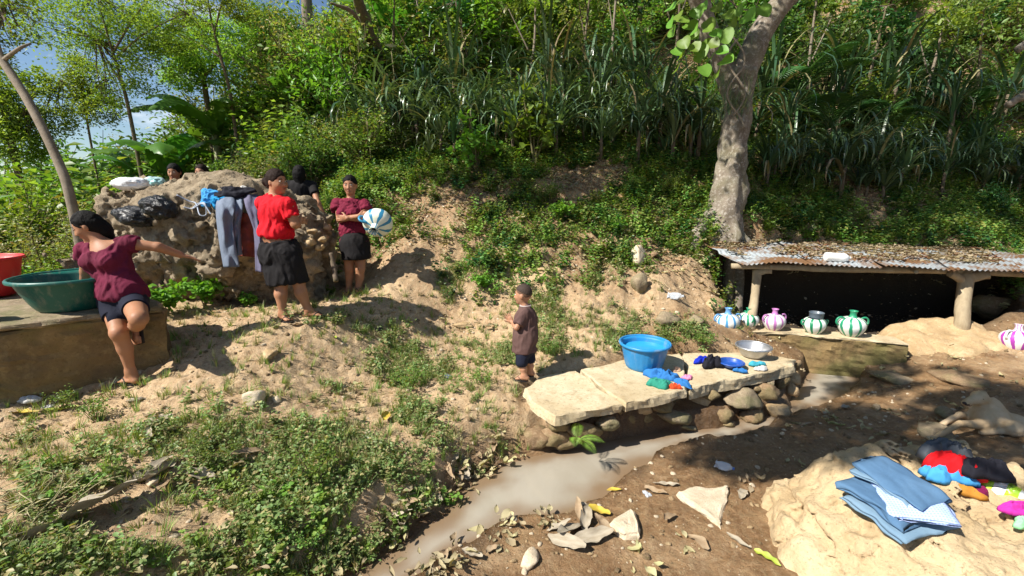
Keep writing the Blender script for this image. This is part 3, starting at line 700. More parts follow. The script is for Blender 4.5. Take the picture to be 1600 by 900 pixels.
def jugmat(name, col, n=9, twist=.8, c0=(.70, .71, .66), wid=.0):
    t = NT(name); tcn = t.N('TexCoord'); s_ = t.N('SeparateXYZ'); t.L(tcn.outputs['Object'], s_.inputs[0])
    a = t.math('ARCTAN2', s_.outputs[1], s_.outputs[0])
    a = t.math('ADD', a, t.math('MULTIPLY', s_.outputs[2], twist))
    a = t.math('ADD', a, t.math('MULTIPLY', t.noise(tcn.outputs['Object'], 9, 2), .28))
    w = t.math('SINE', t.math('MULTIPLY', a, n))
    t.base(t.mix(t.ramp(w, [(.42 + wid, 0.0), (.58 + wid, 1.0)]), c0, col)); t.set(.45, .4)
    t.bump(t.noise(tcn.outputs['Object'], 20, 4), .12, .003); return t.m
JW = (.78, .78, .74)
def jug(label, loc, s_, m, rot=(0, 0, 0), open_=False, neckm=None, hs=(-1, 1)):
    o = thing('water_jug', label, 'jug', loc, rot, 'striped plastic water jugs')
    pr = [(0, 0), (.062, 0), (.078, .006), (.105, .035), (.135, .085), (.145, .125), (.138, .165), (.115, .195), (.080, .213), (.046, .222)]
    pr2 = [(.036, .236), (.031, .262), (.037, .288), (.046, .298), (.040, .299), (.028, .285), (.024, .24)]
    if open_: pr = pr[:8] + [(.095, .208), (.088, .210), (.082, .2), (.09, .19)]
    P_ = spline([(a, 0, b) for a, b in pr], 40); V, F = lathe(P_[:, [0, 2]] * s_, 56); obj('jug_body', V, F, m, o, True)
    if not open_: V, F = lathe(np.array([(.047, .221)] + pr2) * s_, 40); obj('neck', V, F, neckm or m, o, True)
    for sg in hs:
        if open_: c = [(sg * .137, 0, .165), (sg * .165, 0, .185), (sg * .182, 0, .165), (sg * .170, 0, .125), (sg * .142, 0, .12)]
        else: c = [(sg * .095, 0, .205), (sg * .135, 0, .218), (sg * .168, 0, .195), (sg * .172, 0, .150), (sg * .143, 0, .125)]
        V, F = tube(spline(np.array(c) * s_, 16), .0115 * s_, 8); obj('handle', V, F, neckm or m, o, True)
    return o
JB = jugmat('blue_striped_plastic', (.08, .27, .50)); JG = jugmat('green_striped_plastic', (.02, .25, .13)); JP = jugmat('pink_striped_plastic', (.46, .18, .42)); JV = jugmat('violet_striped_plastic', (.36, .05, .36))
JG2 = jugmat('dark_green_striped_plastic', (.01, .20, .09), 8); JT = jugmat('teal_striped_plastic', (.03, .22, .38), 8, .3, (.74, .76, .62))
G_ = plastic('green_jug_plastic', (.02, .26, .13)); V_ = plastic('violet_jug_plastic', (.40, .12, .38)); B_ = plastic('blue_jug_plastic', (.12, .30, .55)); PK = plastic('pink_jug_plastic', (.46, .18, .42))
def onwall(u, v_, off=.10): q = GZ(u, v_, .475); return (q[0], q[1] + off, .476)
jug('white and blue striped jug, first from the left on the spring wall', onwall(1141, 521), .98, JB, (0, 0, .1), neckm=B_)
jug('small green striped jug, second from left, its handle facing out', onwall(1178, 518, .16), .86, JG, (0, 0, 1.45), neckm=G_)
jug('white and pink striped jug, third from the left on the spring wall', onwall(1215, 519), .90, JP, (0, 0, .15), neckm=PK)
j4 = jug('white and green striped jug with a grey pot over its mouth', onwall(1279, 524), .88, JG2, (0, 0, 0), open_=True, neckm=G_)
jug('largest white and green striped jug at the right end of the jug row', onwall(1338, 528), 1.02, JG, (0, 0, -.1), neckm=G_)
V, F = lathe([(0, 0), (.06, 0), (.070, .004), (.074, .02), (.078, .07), (.082, .074), (.078, .076), (.070, .070), (.066, .01), (0, .008)], 40)
PG = plastic('grey_plastic', (.10, .13, .16)); q = onwall(1279, 524); tag(obj('grey_pot', V, F, PG, smooth=True, loc=(q[0] + .01, q[1], q[2] + .183)), 'small grey pot set in the mouth of the open green jug', 'pot')
q = GZ(1598, 553, .42); jug('white and violet striped jug alone at the right edge of the frame', (q[0] + .02, q[1] + .1, q[2] + .005), 1.0, JV, (-.1, .12, .2), neckm=JV)
def fl(p, s_, seed): a, b = rock_vf(seed, s_, 3, 8, .04); return a, b
a, b = rock_vf(77, (1.1, .7, .5), 3, 9, .05); tag(obj('flat_rock', a, b, M_TAN, smooth=True, loc=(q[0] + .1, q[1] + .15, q[2] - .225)), 'mossy flat rock under the violet jug at the right edge', 'rock')
metal = NT('shiny_violet_plastic'); metal.base((.20, .10, .19)); metal.set(.2, .6, .3)
jug('shiny dark violet jug cut off by the left edge of the frame', (-4.02, 3.19, PZ + .006), .85, metal.m, (0, 0, .6))
# ================================================================== SHELTER
sh = thing('spring_shelter', 'low shelter with rusty corrugated metal roof on forked log posts', 'shelter', (4.2, 5.8, 0))
so = np.array([4.2, 5.8, 0])
FL, FR = P(1160, 411, 5.5), P(1680, 428, 5.05); BL, BR = P(1092, 376, 6.9), P(1600, 388, 7.3)
def roofpt(a, b): return (FL * (1 - a) + FR * a) * (1 - b) + (BL * (1 - a) + BR * a) * b
t = NT('rusty_corrugated_metal'); v = t.coord('Object'); n1 = t.noise(v, 2.2, 8, .65, .5); n2 = t.noise(v, 16, 8, .7)
c = t.mix(t.ramp(n2, [(.3, 0.0), (.7, 1.0)]), (.34, .38, .41), (.52, .56, .57)); c = t.mix(t.ramp(n1, [(.44, 0.0), (.56, 1.0)]), c, (.24, .13, .065)); t.base(c); t.set(.5, .4, .35); t.bump(n2, .3, .004)
M_ROOF = t.m
sheets = [(0, .235, 0), (.225, .45, .012), (.44, .66, .004), (.65, .86, .014), (.85, 1.0, .003)]
for i, (a0, a1, dz) in enumerate(sheets):
    na, nb = int((a1 - a0) * 420), 26; A_, B_ = np.meshgrid(np.linspace(a0, a1, na), np.linspace(-.02 + .02 * (i % 2), 1 - .05 * (i % 3), nb), indexing='ij')
    V = np.stack([roofpt(a, b) for a, b in zip(A_.ravel(), B_.ravel())])
    V[:, 2] += .009 * np.sin(A_.ravel() * 2 * math.pi * 64) + dz + .03 * fbm(np.stack([V[:, 0] * .9, V[:, 1] * 1.5, V[:, 2] * 0 + i], 1), 2, 3) - .035 * sstep(.75, 1, np.abs(2 * (A_.ravel() - .5))) * (B_.ravel() < .5)
    ii = np.arange(na * nb).reshape(na, nb); F = np.stack([ii[:-1, :-1].ravel(), ii[1:, :-1].ravel(), ii[1:, 1:].ravel(), ii[:-1, 1:].ravel()], 1)
    V2 = np.concatenate([V, V - [0, 0, .003]]); F2 = np.concatenate([F, F[:, ::-1] + len(V)])
    obj('roof_sheet', V2 - so, F2, M_ROOF, sh, True)
def log(name, pts, rad, parent, seed, m=M_POST, n=14, org=so):
    p = spline(pts, 26); r = np.interp(np.linspace(0, 1, 26), np.linspace(0, 1, len(rad)), rad)
    V, F = tube(p, r, n); V = V + np.stack([fbm(V * 9 + seed, 3, seed)] * 3, 1) * .012 * (np.array(rad).mean() / .06)
    return obj(name, V - org, F, m, parent, True)
log('beam', [FL + [-.05, .16, -.06], roofpt(.3, .1) + [0, 0, -.07], roofpt(.7, .12) + [0, 0, -.06], FR + [.1, .2, -.06]], [.035, .04, .038], sh, 1)
log('beam', [BL + [.1, -.2, -.06], roofpt(.5, .85) + [0, 0, -.07], BR + [0, -.25, -.06]], [.035, .04, .038], sh, 2)
pb, ptp = P(1174, 498, 5.62), P(1183, 422, 5.72)
log('post', [[pb[0], pb[1], pb[2] - .12], pb, (pb + ptp) / 2 + [.012, 0, 0], ptp], [.062, .058, .05, .05], sh, 3)
log('post_fork', [ptp + [-.02, -.02, -.05], ptp + [.07, -.05, -.005], ptp + [.14, -.09, .0]], [.04, .04, .035], sh, 4)
pb, ptp = P(1503, 506, 5.35), P(1510, 432, 5.42)
log('post', [[pb[0], pb[1], pb[2] - .15], pb, (pb + ptp) / 2 + [-.01, 0, 0], ptp + [0, 0, .03]], [.085, .075, .072, .075], sh, 5)
log('post_fork', [ptp + [.02, 0, -.10], ptp + [-.10, -.02, -.02], ptp + [-.24, -.03, .045]], [.065, .05, .04], sh, 6)
log('post_fork', [ptp + [-.02, 0, -.06], ptp + [.08, -.04, .01], ptp + [.17, -.10, .03]], [.06, .055, .05], sh, 7)
for k, (a, b) in enumerate([(.1, .0), (.55, .0), (.9, .0)]):
    log('rafter', [roofpt(a, .02) + [0, 0, -.045], roofpt(a, .5) + [0, 0, -.055], roofpt(a, .95) + [0, 0, -.045]], [.022, .026, .024], sh, 20 + k)
# white plastic bottle and small tan stone lying on the roof
def bottle(name, label, cat, loc, rot, s_, m, capm=None, clear=False, crush=.0):
    o = thing(name, label, cat, loc, rot)
    V, F = lathe(spline([(0, 0, 0), (.036, 0, .002), (.042, 0, .02), (.040, 0, .09), (.042, 0, .15), (.030, 0, .185), (.014, 0, .205), (.013, 0, .22)], 34)[:, [0, 2]] * s_, 28)
    if crush: V[:, 0] *= 1 - crush * .6; V += np.stack([fbm(V * 28 / s_, 3, 4)] * 3, 1) * .012 * s_ * crush
    obj('bottle_body', V, F, m, o, True); V, F = lathe(np.array([(.0155, .214), (.0155, .232), (0, .233)]) * s_, 18); obj('cap', V, F, capm or m, o, True); return o
M_WPL = plastic('dirty_white_plastic', (.72, .72, .70), .4, (.60, .58, .52)); M_TANP = plastic('tan_lid', (.48, .34, .2))
def clearmat(name, c):
    t = NT(name); t.base(c); t.set(.12, .6); t.b.inputs['Transmission Weight'].default_value = .55; t.b.inputs['IOR'].default_value = 1.2; t.bump(t.noise(t.coord(), 30, 3), .5, .006); return t.m
M_CLR = clearmat('clear_crumpled_plastic', (.80, .84, .88))
q = roofpt(.285, .16); bottle('plastic_jar', 'white plastic bottle lying on its side on the metal roof', 'bottle', q + [0, 0, .06], (0, R(92), R(-8)), 1.35, M_WPL, M_TANP)
q = T(1122, 731); bottle('plastic_bottle', 'crushed clear plastic bottle with a blue label on the mud', 'bottle', q + [-.03, 0, .03], (R(80), R(25), R(40)), .62, M_CLR, plastic('blue_cap', (.05, .15, .5)), crush=1)
q = T(1052, 466); bottle('plastic_bottle', 'flattened clear plastic bottle on the slope above the blue tub', 'bottle', q + [-.08, 0, .02], (R(90), R(10), R(75)), .85, M_CLR, crush=1)

# ================================================================== PEOPLE
def skin(name, c, c2):
    t = NT(name); v = t.coord('Object'); n = t.noise(v, 7, 5); t.base(t.mix(t.ramp(n, [(.3, 0.0), (.7, 1.0)]), c, c2))
    t.set(.55, .3); t.b.inputs['Subsurface Weight'].default_value = .12; t.b.inputs['Subsurface Radius'].default_value = (.02, .008, .004); t.b.inputs['Subsurface Scale'].default_value = .4
    t.bump(t.noise(v, 160, 3), .08, .001); return t.m
SK = skin('warm_brown_skin', (.33, .155, .08), (.40, .195, .11)); SK2 = skin('light_brown_skin', (.37, .185, .105), (.44, .225, .135))
def clothmat(name, c, c2=None, rough=.85, wv=420, folds=.5, spec=.2, patt=None):
    t = NT(name); v = t.coord('Object'); n = t.noise(v, 5, 6); c2 = c2 or mul(c, .78)
    col = t.mix(t.ramp(n, [(.3, 0.0), (.7, 1.0)]), c, c2)
    if patt: col = patt(t, v, col)
    t.base(col); t.set(rough, spec); t.b.inputs['Sheen Weight'].default_value = .0
    b = t.bump(t.noise(t.coord('Object', (1, 1, .45)), 16, 5, .55, .7), folds, .012); t.bump(t.noise(v, wv, 2), .15, .0015, b); return t.m
def hairmat(name, c):
    t = NT(name); v = t.coord('Object', (1, 1, .12)); n = t.noise(v, 130, 3, .7); t.base(t.mix(n, mul(c, .5), mul(c, 1.6))); t.set(.7, .15); t.bump(n, .8, .008); return t.m
HAIR = hairmat('black_hair', (.006, .005, .0045)); HAIR2 = hairmat('dark_brown_hair', (.018, .009, .006))
EYEW = simple('eye_white', (.7, .67, .62), bump=0, rough=.25); EYED = simple('dark_iris', (.02, .012, .008), bump=0, rough=.2); LIP = simple('lips', (.30, .10, .075), bump=0, rough=.45)
SOLE = simple('dark_rubber', (.03, .025, .022), rough=.7)
def nz_(v): v = np.array(v, float); return v / (np.linalg.norm(v) + 1e-12)
def hand(S, w, d, n, s=1.0, spread=.25, curl=.25, side=1, g=0):
    # wrist w, direction d, palm normal n (away from the back of the hand), side: which way the thumb leaves
    d = nz_(d); n = nz_(np.array(n) - d * (np.array(n) @ d)); x = np.cross(d, n) * side
    S.ell(w + d * .047 * s, np.array([.041, .016, .050]) * s, .012 * s, ax=d, side=x)
    for k, (off, ln, sp) in enumerate([(.030, .072, .55), (.010, .080, .15), (-.010, .075, -.2), (-.029, .058, -.6)]):
        a = w + d * .082 * s + x * off * s; dd = nz_(d + x * sp * spread + n * curl * .5); b = a + dd * ln * .5 * s
        d3 = nz_(dd + n * curl * 1.2); c = b + d3 * ln * .5 * s
        S.cap(a - d * .01 * s, b, .0098 * s, .0088 * s, .004); S.cap(b, c, .0088 * s, .0072 * s, .004)
    a = w + d * .025 * s + x * .030 * s; b = a + nz_(d * .75 + x * .8 + n * .25) * .042 * s; c = b + nz_(d + x * .35 + n * .3) * .032 * s
    S.cap(w + d * .012 * s + x * .012 * s, a, .015 * s, .013 * s, .01); S.cap(a, b, .0125 * s, .0105 * s, .006); S.cap(b, c, .0105 * s, .008 * s, .004)
def foot(S, ank, toe, s=1.0):
    d = nz_(toe - ank); h = nz_((d[0], d[1], 0)); g = toe[2]
    heel = np.array([ank[0], ank[1], g]) - h * .035 * s + [0, 0, .03 * s]; ball = toe - h * .05 * s + [0, 0, .022 * s]
    S.cap(ank, heel, .032 * s, .030 * s, .02); S.cap(ank, ball, .034 * s, .022 * s, .03, .8); S.cap(heel, ball, .030 * s, .036 * s, .02, .62, side=np.cross(h, (0, 0, 1)))
    x = np.cross(h, (0, 0, 1))
    for k in range(5): a = ball + x * (k - 2) * .015 * s; S.cap(a, a + h * (.045 - .004 * abs(k - 1.2)) * s - [0, 0, .006 * s], .0115 * s, .0085 * s, .003)
def sandal(o, ank, toe, s, org, up=(0, 0, 1), m=SOLE):
    h = nz_((toe - ank) * [1, 1, 0]); x = np.cross(h, (0, 0, 1)); L = np.linalg.norm((toe - ank)[:2]) + .075 * s; c0 = toe + h * .02 * s - h * L / 2
    th = np.linspace(0, 2 * math.pi, 28, endpoint=False); w_ = .040 * s * (1 + .12 * np.cos(th)); out = np.stack([c0 + h * (L / 2 * 1.03) * math.cos(a) + x * w * math.sin(a) for a, w in zip(th, w_)])
    V = np.concatenate([out + [0, 0, .004], out + [0, 0, -.012]]); n = 28; F = [list(range(n)), list(range(n, 2 * n))[::-1]] + [[i, n + i, n + (i + 1) % n, (i + 1) % n] for i in range(n)]
    so_ = obj('sandal', V - org, F, m, o)
    a = toe - h * .03 * s; 
    for sg in (-1, 1):
        V, F = tube(spline([toe - h * .005 * s + [0, 0, .02 * s], a + x * sg * .022 * s + [0, 0, .045 * s] - h * .02 * s, a - h * .055 * s + x * sg * .04 * s + [0, 0, .008 * s]], 10), .0055 * s, 6); obj('strap', V - org, F, m, so_, True)
def head_sdf(S, c, f, s=1.0, up=(0, 0, 1), nose=1.0, chub=0.0):
    f = nz_(f); u = nz_(np.array(up) - f * (np.array(up) @ f)); x = np.cross(f, u)
    S.ell(c + u * .018 * s - f * .012 * s, np.array([.074, .092, .098]) * s, .02, ax=u, side=x)
    S.ell(c - u * .035 * s + f * .022 * s, np.array([.058 + .008 * chub, .062, .078]) * s, .03 * s, ax=u, side=x)
    S.ell(c - u * .092 * s + f * .058 * s, np.array([.024, .02, .018]) * s, .025 * s, ax=u, side=x)            # chin
    S.ell(c - u * .03 * s + f * .06 * s + x * .032 * s, np.array([.022, .02, .022]) * s, .02 * s, ax=u, side=x); S.ell(c - u * .03 * s + f * .06 * s - x * .032 * s, np.array([.022, .02, .022]) * s, .02 * s, ax=u, side=x)
    S.cap(c + u * .004 * s + f * .080 * s, c - u * .034 * s + f * .098 * s * nose, .0075 * s, .0115 * s, .010 * s)  # nose
    for q in (-1, 1):
        S.ell(c - u * .038 * s + f * .088 * s + x * q * .011 * s, np.array([.008, .009, .007]) * s, .008 * s, ax=u, side=x)
        S.ell(c - u * .012 * s - f * .008 * s + x * q * .076 * s, np.array([.009, .017, .027]) * s, .008 * s, ax=u, side=x)     # ear
        S.sub(c + u * .004 * s + f * .092 * s + x * q * .030 * s, np.array([.016, .012, .011]) * s, .014 * s, ax=u, side=x)     # eye hollow
    S.ell(c - u * .062 * s + f * .077 * s, np.array([.020, .012, .008]) * s, .010 * s, ax=u, side=x)
def face(o, c, f, s, org, up=(0, 0, 1), closed=False):
    f = nz_(f); u = nz_(np.array(up) - f * (np.array(up) @ f)); x = np.cross(f, u); M_ = np.stack([x, f, u])
    Vi, Fi = ico(2)
    for q in (-1, 1):
        e = c + u * .004 * s + f * .074 * s + x * q * .030 * s
        obj('eye', (Vi * np.array([.0135, .010, .0065 if not closed else .004]) * s) @ M_ + e - org, Fi, EYEW if not closed else SK, o, True)
        obj('iris', (Vi * np.array([.0058, .0035, .0056]) * s) @ M_ + e + f * .0085 * s - org - (u * .002 * s if closed else 0), Fi, EYED, o, True)
        V, F = tube(spline([e + u * .018 * s - x * q * .014 * s + f * .010 * s, e + u * .023 * s + f * .010 * s, e + u * .017 * s + x * q * .018 * s + f * .0005 * s], 8), [.0028 * s] * 8, 6); obj('eyebrow', V - org, F, HAIR, o, True)
    for dz, r_ in ((-.057, .0042), (-.0655, .0052)):
        V, F = tube(spline([c + u * dz * s + f * .076 * s - x * .020 * s, c + u * (dz + .001) * s + f * .0885 * s, c + u * dz * s + f * .076 * s + x * .020 * s], 10), np.array([.3, .7, .9, 1, 1, 1, 1, .9, .7, .3]) * r_ * s, 8); obj('lip', V - org, F, LIP, o, True)
def hair(S, c, f, s=1.0, low=0.0):
    f = nz_(f); u = nz_(np.array([0, 0, 1.]) - f * f[2]); x = np.cross(f, u)
    S.ell(c + u * .024 * s - f * .014 * s, np.array([.0785, .0965, .0985]) * s, .02, ax=u, side=x)
    return u, x
def hface(S, c, f, s=1.0):
    f = nz_(f); u = nz_(np.array([0, 0, 1.]) - f * f[2]); x = np.cross(f, u)
    S.sub(c + f * .120 * s - u * .030 * s, np.array([.118, .095, .097]) * s, .008, ax=u, side=x); S.sub(c - u * .12 * s + f * .02, np.array([.075, .09, .07]) * s, .01, ax=u, side=x)
def put(o, name, S, h, m, org, wr=0, grow=0.0, rl=1, seed=0, st=(1, 1, .5), fr=14):
    V, Q = S.build(h, grow); V = relax(V, Q, rl)
    if wr:
        N = vnormals(V, Q); q = V * np.array(st) * fr + seed; w = 1 - 2 * np.abs(fbm(q + .5 * np.stack([fbm(q * .7, 2, 3)] * 3, 1), 2, seed)); V = V + N * (wr * w)[:, None] + N * (wr * .6 * fbm(V * 5 + seed, 2, seed + 1))[:, None]
    return obj(name, V - org, Q, m, o, True)
def person(label, ground, hp, group=None): return thing('person', label, 'person', ground)

MAROON = clothmat('maroon_lace_cloth', (.16, .016, .045), (.085, .008, .022), folds=.9)
NAVY = clothmat('black_navy_shorts', (.012, .014, .028), folds=.5); BLACK = clothmat('black_knit', (.009, .008, .009), (.015, .013, .013), folds=.5)
REDC = clothmat('bright_red_cotton', (.62, .008, .018), (.46, .006, .014), folds=.9); BROWNC = clothmat('faded_brown_tee', (.085, .045, .04), (.12, .07, .06), folds=.5)
MAROON2 = clothmat('maroon_ruffled_cloth', (.20, .015, .04), (.13, .01, .028), folds=.6)

# --- woman at the green tub
org = T(200, 598); D = 3.65; o = person('woman in maroon top and dark shorts reaching into the green tub, one knee raised', org, 1.5)
f = nz_((-.18, -1, 0)); J = dict(neck=P(166, 384, D), hd=P(136, 353, D - .04), chR=P(135, 392, D), chL=P(203, 381, D + .03), chest=P(170, 410, D), waist=P(184, 440, D), pel=P(193, 464, D))
elL, wrL = P(247, 386, D + .10), P(281, 398, D + .22); elR, wrR = P(134, 424, D + .07), P(130, 452, D + .14)
hipR, hipL = P(178, 474, D), P(208, 472, D); knR, anR = P(186, 520, D - .14), P(204, 580, D - .03); knL, anL = P(217, 498, D - .31), P(208, 510, D + .0)
toeR = np.array([*T(190, 600)[:2], 0]); toeR[2] = g1(toeR[0], toeR[1]) + .012
S = SDF(); hf = (-.86, -.42, -.42)
S.cap(J['neck'] + [0, 0, -.03], J['hd'] + [.03, 0, -.05], .055, .048, .03); head_sdf(S, J['hd'], hf, 1.0)
S.cap(J['chR'], J['chL'], .055, .055, .05); S.ell(J['chest'], (.145, .10, .15), .06, side=(1, .1, 0)); S.ell(J['waist'], (.135, .10, .13), .06, side=(1, .1, 0)); S.ell(J['pel'], (.155, .12, .11), .06, side=(1, .1, 0))
S.cap(J['chL'], elL, .047, .038, .03).cap(elL, wrL, .040, .029, .015); S.cap(J['chR'], elR, .047, .038, .03).cap(elR, wrR, .038, .026, .015)
hand(S, wrL, nz_(wrL - elL) + np.array([.1, .25, .02]), (.1, .3, -1), 1.0, .5, .15, 1); hand(S, wrR, nz_(wrR - elR) + np.array([0, .3, 0]), (.6, .6, .1), 1.0, .2, .5, 1)
S.cap(hipR, knR, .088, .057, .04).cap(knR, knR * .6 + anR * .4 + [0, .012, 0], .055, .052, .02).cap(knR * .6 + anR * .4 + [0, .012, 0], anR, .051, .030, .02); S.ell(knR + [0, -.02, 0], (.042, .035, .045), .03)
S.cap(hipL, knL, .090, .060, .04).cap(knL, knL * .6 + anL * .4 + [0, .0, -.02], .055, .052, .02).cap(knL * .6 + anL * .4 + [0, 0, -.02], anL, .05, .03, .02)
foot(S, anR, toeR); h_ = nz_((.28, -.25, -.9)); heelL = anL + [-.01, .03, .0]; bal = anL + h_ * .10; S.cap(heelL, bal, .033, .036, .02, .65, side=(0, 0, 1)).cap(heelL, anL, .03, .032, .02)
for k in range(5): a = bal + np.array([1, 0, .3]) * (k - 2) * .014; S.cap(a, a + h_ * .045, .0115, .009, .003)
put(o, 'body', S, .0068, SK, org, rl=1); face(o, J['hd'], hf, 1.0, org, closed=True)
S = SDF(); S.cap(J['chR'], J['chL'], .055, .055, .05); S.ell(J['chest'], (.15, .105, .15), .06, side=(1, .1, 0)); S.ell(J['waist'], (.132, .10, .13), .06, side=(1, .1, 0)); S.ell(J['pel'] + [0, 0, -.005], (.17, .13, .12), .06, side=(1, .1, 0))
S.ell(J['chest'] + [-.068, -.075, .012], (.062, .062, .062), .035).ell(J['chest'] + [.062, -.085, .015], (.062, .062, .062), .035)
S.cap(J['chR'], J['chR'] * .62 + elR * .38, .054, .060, .02, end=1); S.cap(J['chL'], J['chL'] * .72 + elL * .28, .054, .054, .02, end=1)
S.ell(J['pel'] + [.0, 0, .05], (.152, .115, .12), .05, side=(1, .1, 0)); S.cut(P(190, 464, D), (-.10, 0, -1)); S.sub(J['neck'] + [-.0, -.05, .03], (.088, .10, .085), .01)
put(o, 'blouse', S, .009, MAROON, org, .009, .012, 1, 3)
S = SDF(); S.ell(J['pel'], (.158, .124, .11), .05, side=(1, .1, 0)); S.cap(hipR, hipR * .45 + knR * .55, .092, .074, .04); S.cap(hipL, hipL * .45 + knL * .55, .093, .078, .04)
S.cap(hipR, hipR * .5 + knR * .5, .092, .074, .02)
V, Q = S.build(.009, .008)
a1 = (hipR * .52 + knR * .48); a2 = (hipL * .5 + knL * .5)
nr = nz_(knR - hipR); nl = nz_(knL - hipL); xm = (hipR + hipL)[0] / 2
sel = V[:, 0] < xm + .01; dR = (V - a1) @ nr; V[sel & (dR > 0)] -= np.outer(dR, nr)[sel & (dR > 0)]
sel = V[:, 0] >= xm - .01; dL = (V - a2) @ nl; V[sel & (dL > 0)] -= np.outer(dL, nl)[sel & (dL > 0)]
obj('shorts', V - org, Q, NAVY, o, True)
S = SDF(); hc = J['hd']; fh = nz_(hf); hair(S, hc, hf); S.ell(hc + [.055, .035, -.01], (.060, .066, .058), .05, ax=(.6, 0, -.5)); S.ell(hc + [.10, .05, -.045], (.045, .05, .06), .04); S.cap(hc + [.10, .05, -.06], hc + [.13, .10, -.16], .035, .02, .03)
hface(S, hc, hf); put(o, 'hair', S, .008, HAIR, org, .003, 0, 1, 5, (1, 1, 1), 30)
sandal(o, anR, toeR, 1.0, org)
V, F = tube([bal + h_ * .06 + [.0, .03, 0], bal + [.0, .033, 0], heelL + [0, .038, -.01], heelL + [0, .03, .03]], .04, 10, flat=.22, up=(0, 1, 0)); obj('sandal', V - org, F, SOLE, o, True)

# --- woman in red
D = 4.4; org = T(455, 497); o = person('woman in red top and black skirt standing with her back turned beside the rock', org, 1.5)
hd, nk = P(433, 284, D - .02), P(428, 308, D); shR, shL = P(449, 321, D - .13), P(412, 319, D + .13); ch, wa, pe = P(430, 335, D), P(433, 366, D), P(440, 395, D)
elR, wrR = P(462, 350, D - .12), P(466, 345, D + .10); elL, wrL = P(430, 350, D + .28), P(460, 350, D + .16)
fb = nz_((.72, .69, 0)); sd = nz_((.69, -.72, 0)); hf = (.93, -.36, -.02)
tR, tL = T(492, 492), T(450, 499); anR, anL = P(482, 484, D + .05), P(442, 489, D - .03); knR, knL = P(466, 440, D), P(440, 441, D - .05); hiR, hiL = P(452, 400, D - .07), P(432, 400, D + .05)
S = SDF(); S.cap(nk + [0, 0, -.03], hd + [-.02, .01, -.05], .062, .056, .03); head_sdf(S, hd, hf, 1.04, chub=1.3)
S.cap(shR, shL, .06, .06, .05); S.ell(ch, (.150, .12, .16), .06, side=sd); S.ell(wa, (.160, .14, .13), .06, side=sd); S.ell(pe, (.165, .148, .13), .06, side=sd)
S.cap(shR, elR, .058, .046, .03).cap(elR, wrR, .044, .028, .015); S.cap(shL, elL, .055, .045, .03).cap(elL, wrL, .044, .028, .015)
hand(S, wrR, fb * .6 + sd * -.3, sd * -1, 1, .2, .4, 1); hand(S, wrL, sd * .8 + fb * .2, fb * -1, 1, .2, .3, -1)
for a, b, c_ in ((hiR, knR, anR), (hiL, knL, anL)):
    m_ = b * .62 + c_ * .38 - fb * .012; S.cap(a, b, .09, .060, .03).cap(b, m_, .057, .057, .02).cap(m_, c_, .056, .032, .02)
tR = tR + [.02, 0, .014]; tL = np.array([anL[0] + .10, anL[1] - .06, 0]); tL[2] = g1(tL[0], tL[1]) + .014; tR2 = np.array([anR[0] + .13, anR[1] + .02, 0]); tR2[2] = g1(tR2[0], tR2[1]) + .014
foot(S, anR, tR2); foot(S, anL, tL); put(o, 'body', S, .0072, SK, org); face(o, hd, hf, 1.04, org)
S = SDF(); S.cap(shR, shL, .06, .06, .05); S.ell(ch, (.165, .13, .16), .06, side=sd); S.ell(wa + [0, 0, .02], (.170, .148, .12), .06, side=sd); S.ell(ch + fb * .10 + sd * .07, (.07, .07, .07), .04).ell(ch + fb * .10 - sd * .07, (.07, .07, .07), .04)
S.cap(shR, shR * .35 + elR * .65, .061, .062, .02, end=1).cap(shL, shL * .4 + elL * .6, .060, .060, .02, end=1); S.ell(nk + [0, 0, -.02], (.085, .08, .05), .03)
S.cut(P(433, 370, D), (-.12, 0, -1)); S.sub(nk + fb * .05 + [0, 0, .05], (.075, .085, .05), .01); put(o, 'shirt', S, .009, REDC, org, .011, .012, 1, 9)
S = SDF(); S.ell(wa + [0, 0, -.04], (.172, .15, .1), .05, side=sd); S.ell(pe, (.172, .155, .14), .06, side=sd); kb = P(446, 436, D); S.cap(pe + [0, 0, -.02], kb, .172, .165, .06); S.cap(hiR, knR, .098, .088, .05).cap(hiL, knL, .098, .088, .05); S.ell(pe - fb * .08, (.13, .11, .12), .06, side=sd)
S.cut(P(433, 377, D), (-.1, 0, 1)); S.cut(P(447, 442, D), (.05, 0, -1)); put(o, 'skirt', S, .009, BLACK, org, .008, .006, 1, 13)
S = SDF(); fh = nz_(hf); hair(S, hd, hf, 1.04); S.ell(hd - fh * .135 + [0, 0, .0], (.046, .046, .050), .012); S.ell(hd - fh * .06 + [0, 0, -.02], (.06, .06, .06), .02)
hface(S, hd, hf, 1.04); put(o, 'hair', S, .008, HAIR2, org, .003, 0, 1, 5, (1, 1, 1), 30)
sandal(o, anR, tR2, 1.0, org); sandal(o, anL, tL, 1.0, org)

# --- woman with folded arms
D = 5.5; org = T(556, 461); o = person('woman in maroon ruffled top with folded arms and black skirt, striped jug at her hip', org, 1.5)
hd, nk = P(547, 289, D - .03), P(548, 311, D); shR, shL = P(529, 320, D), P(567, 321, D + .02); ch, wa, pe = P(547, 334, D), P(550, 360, D), P(554, 380, D)
elR, wrR = P(531, 343, D - .10), P(560, 338, D - .22); elL, wrL = P(574, 343, D - .08), P(543, 341, D - .20)
hf = (.08, -1, -.06); anR, anL = P(545, 452, D + .05), P(559, 455, D); knR, knL = P(546, 420, D), P(563, 420, D - .03); hiR, hiL = P(545, 388, D), P(562, 388, D)
S = SDF(); S.cap(nk + [0, 0, -.03], hd + [0, .02, -.05], .05, .046, .03); head_sdf(S, hd, hf, 1.02, chub=.8)
S.cap(shR, shL, .05, .05, .05); S.ell(ch, (.145, .105, .15), .06); S.ell(wa, (.14, .105, .13), .06); S.ell(pe, (.16, .13, .12), .06)
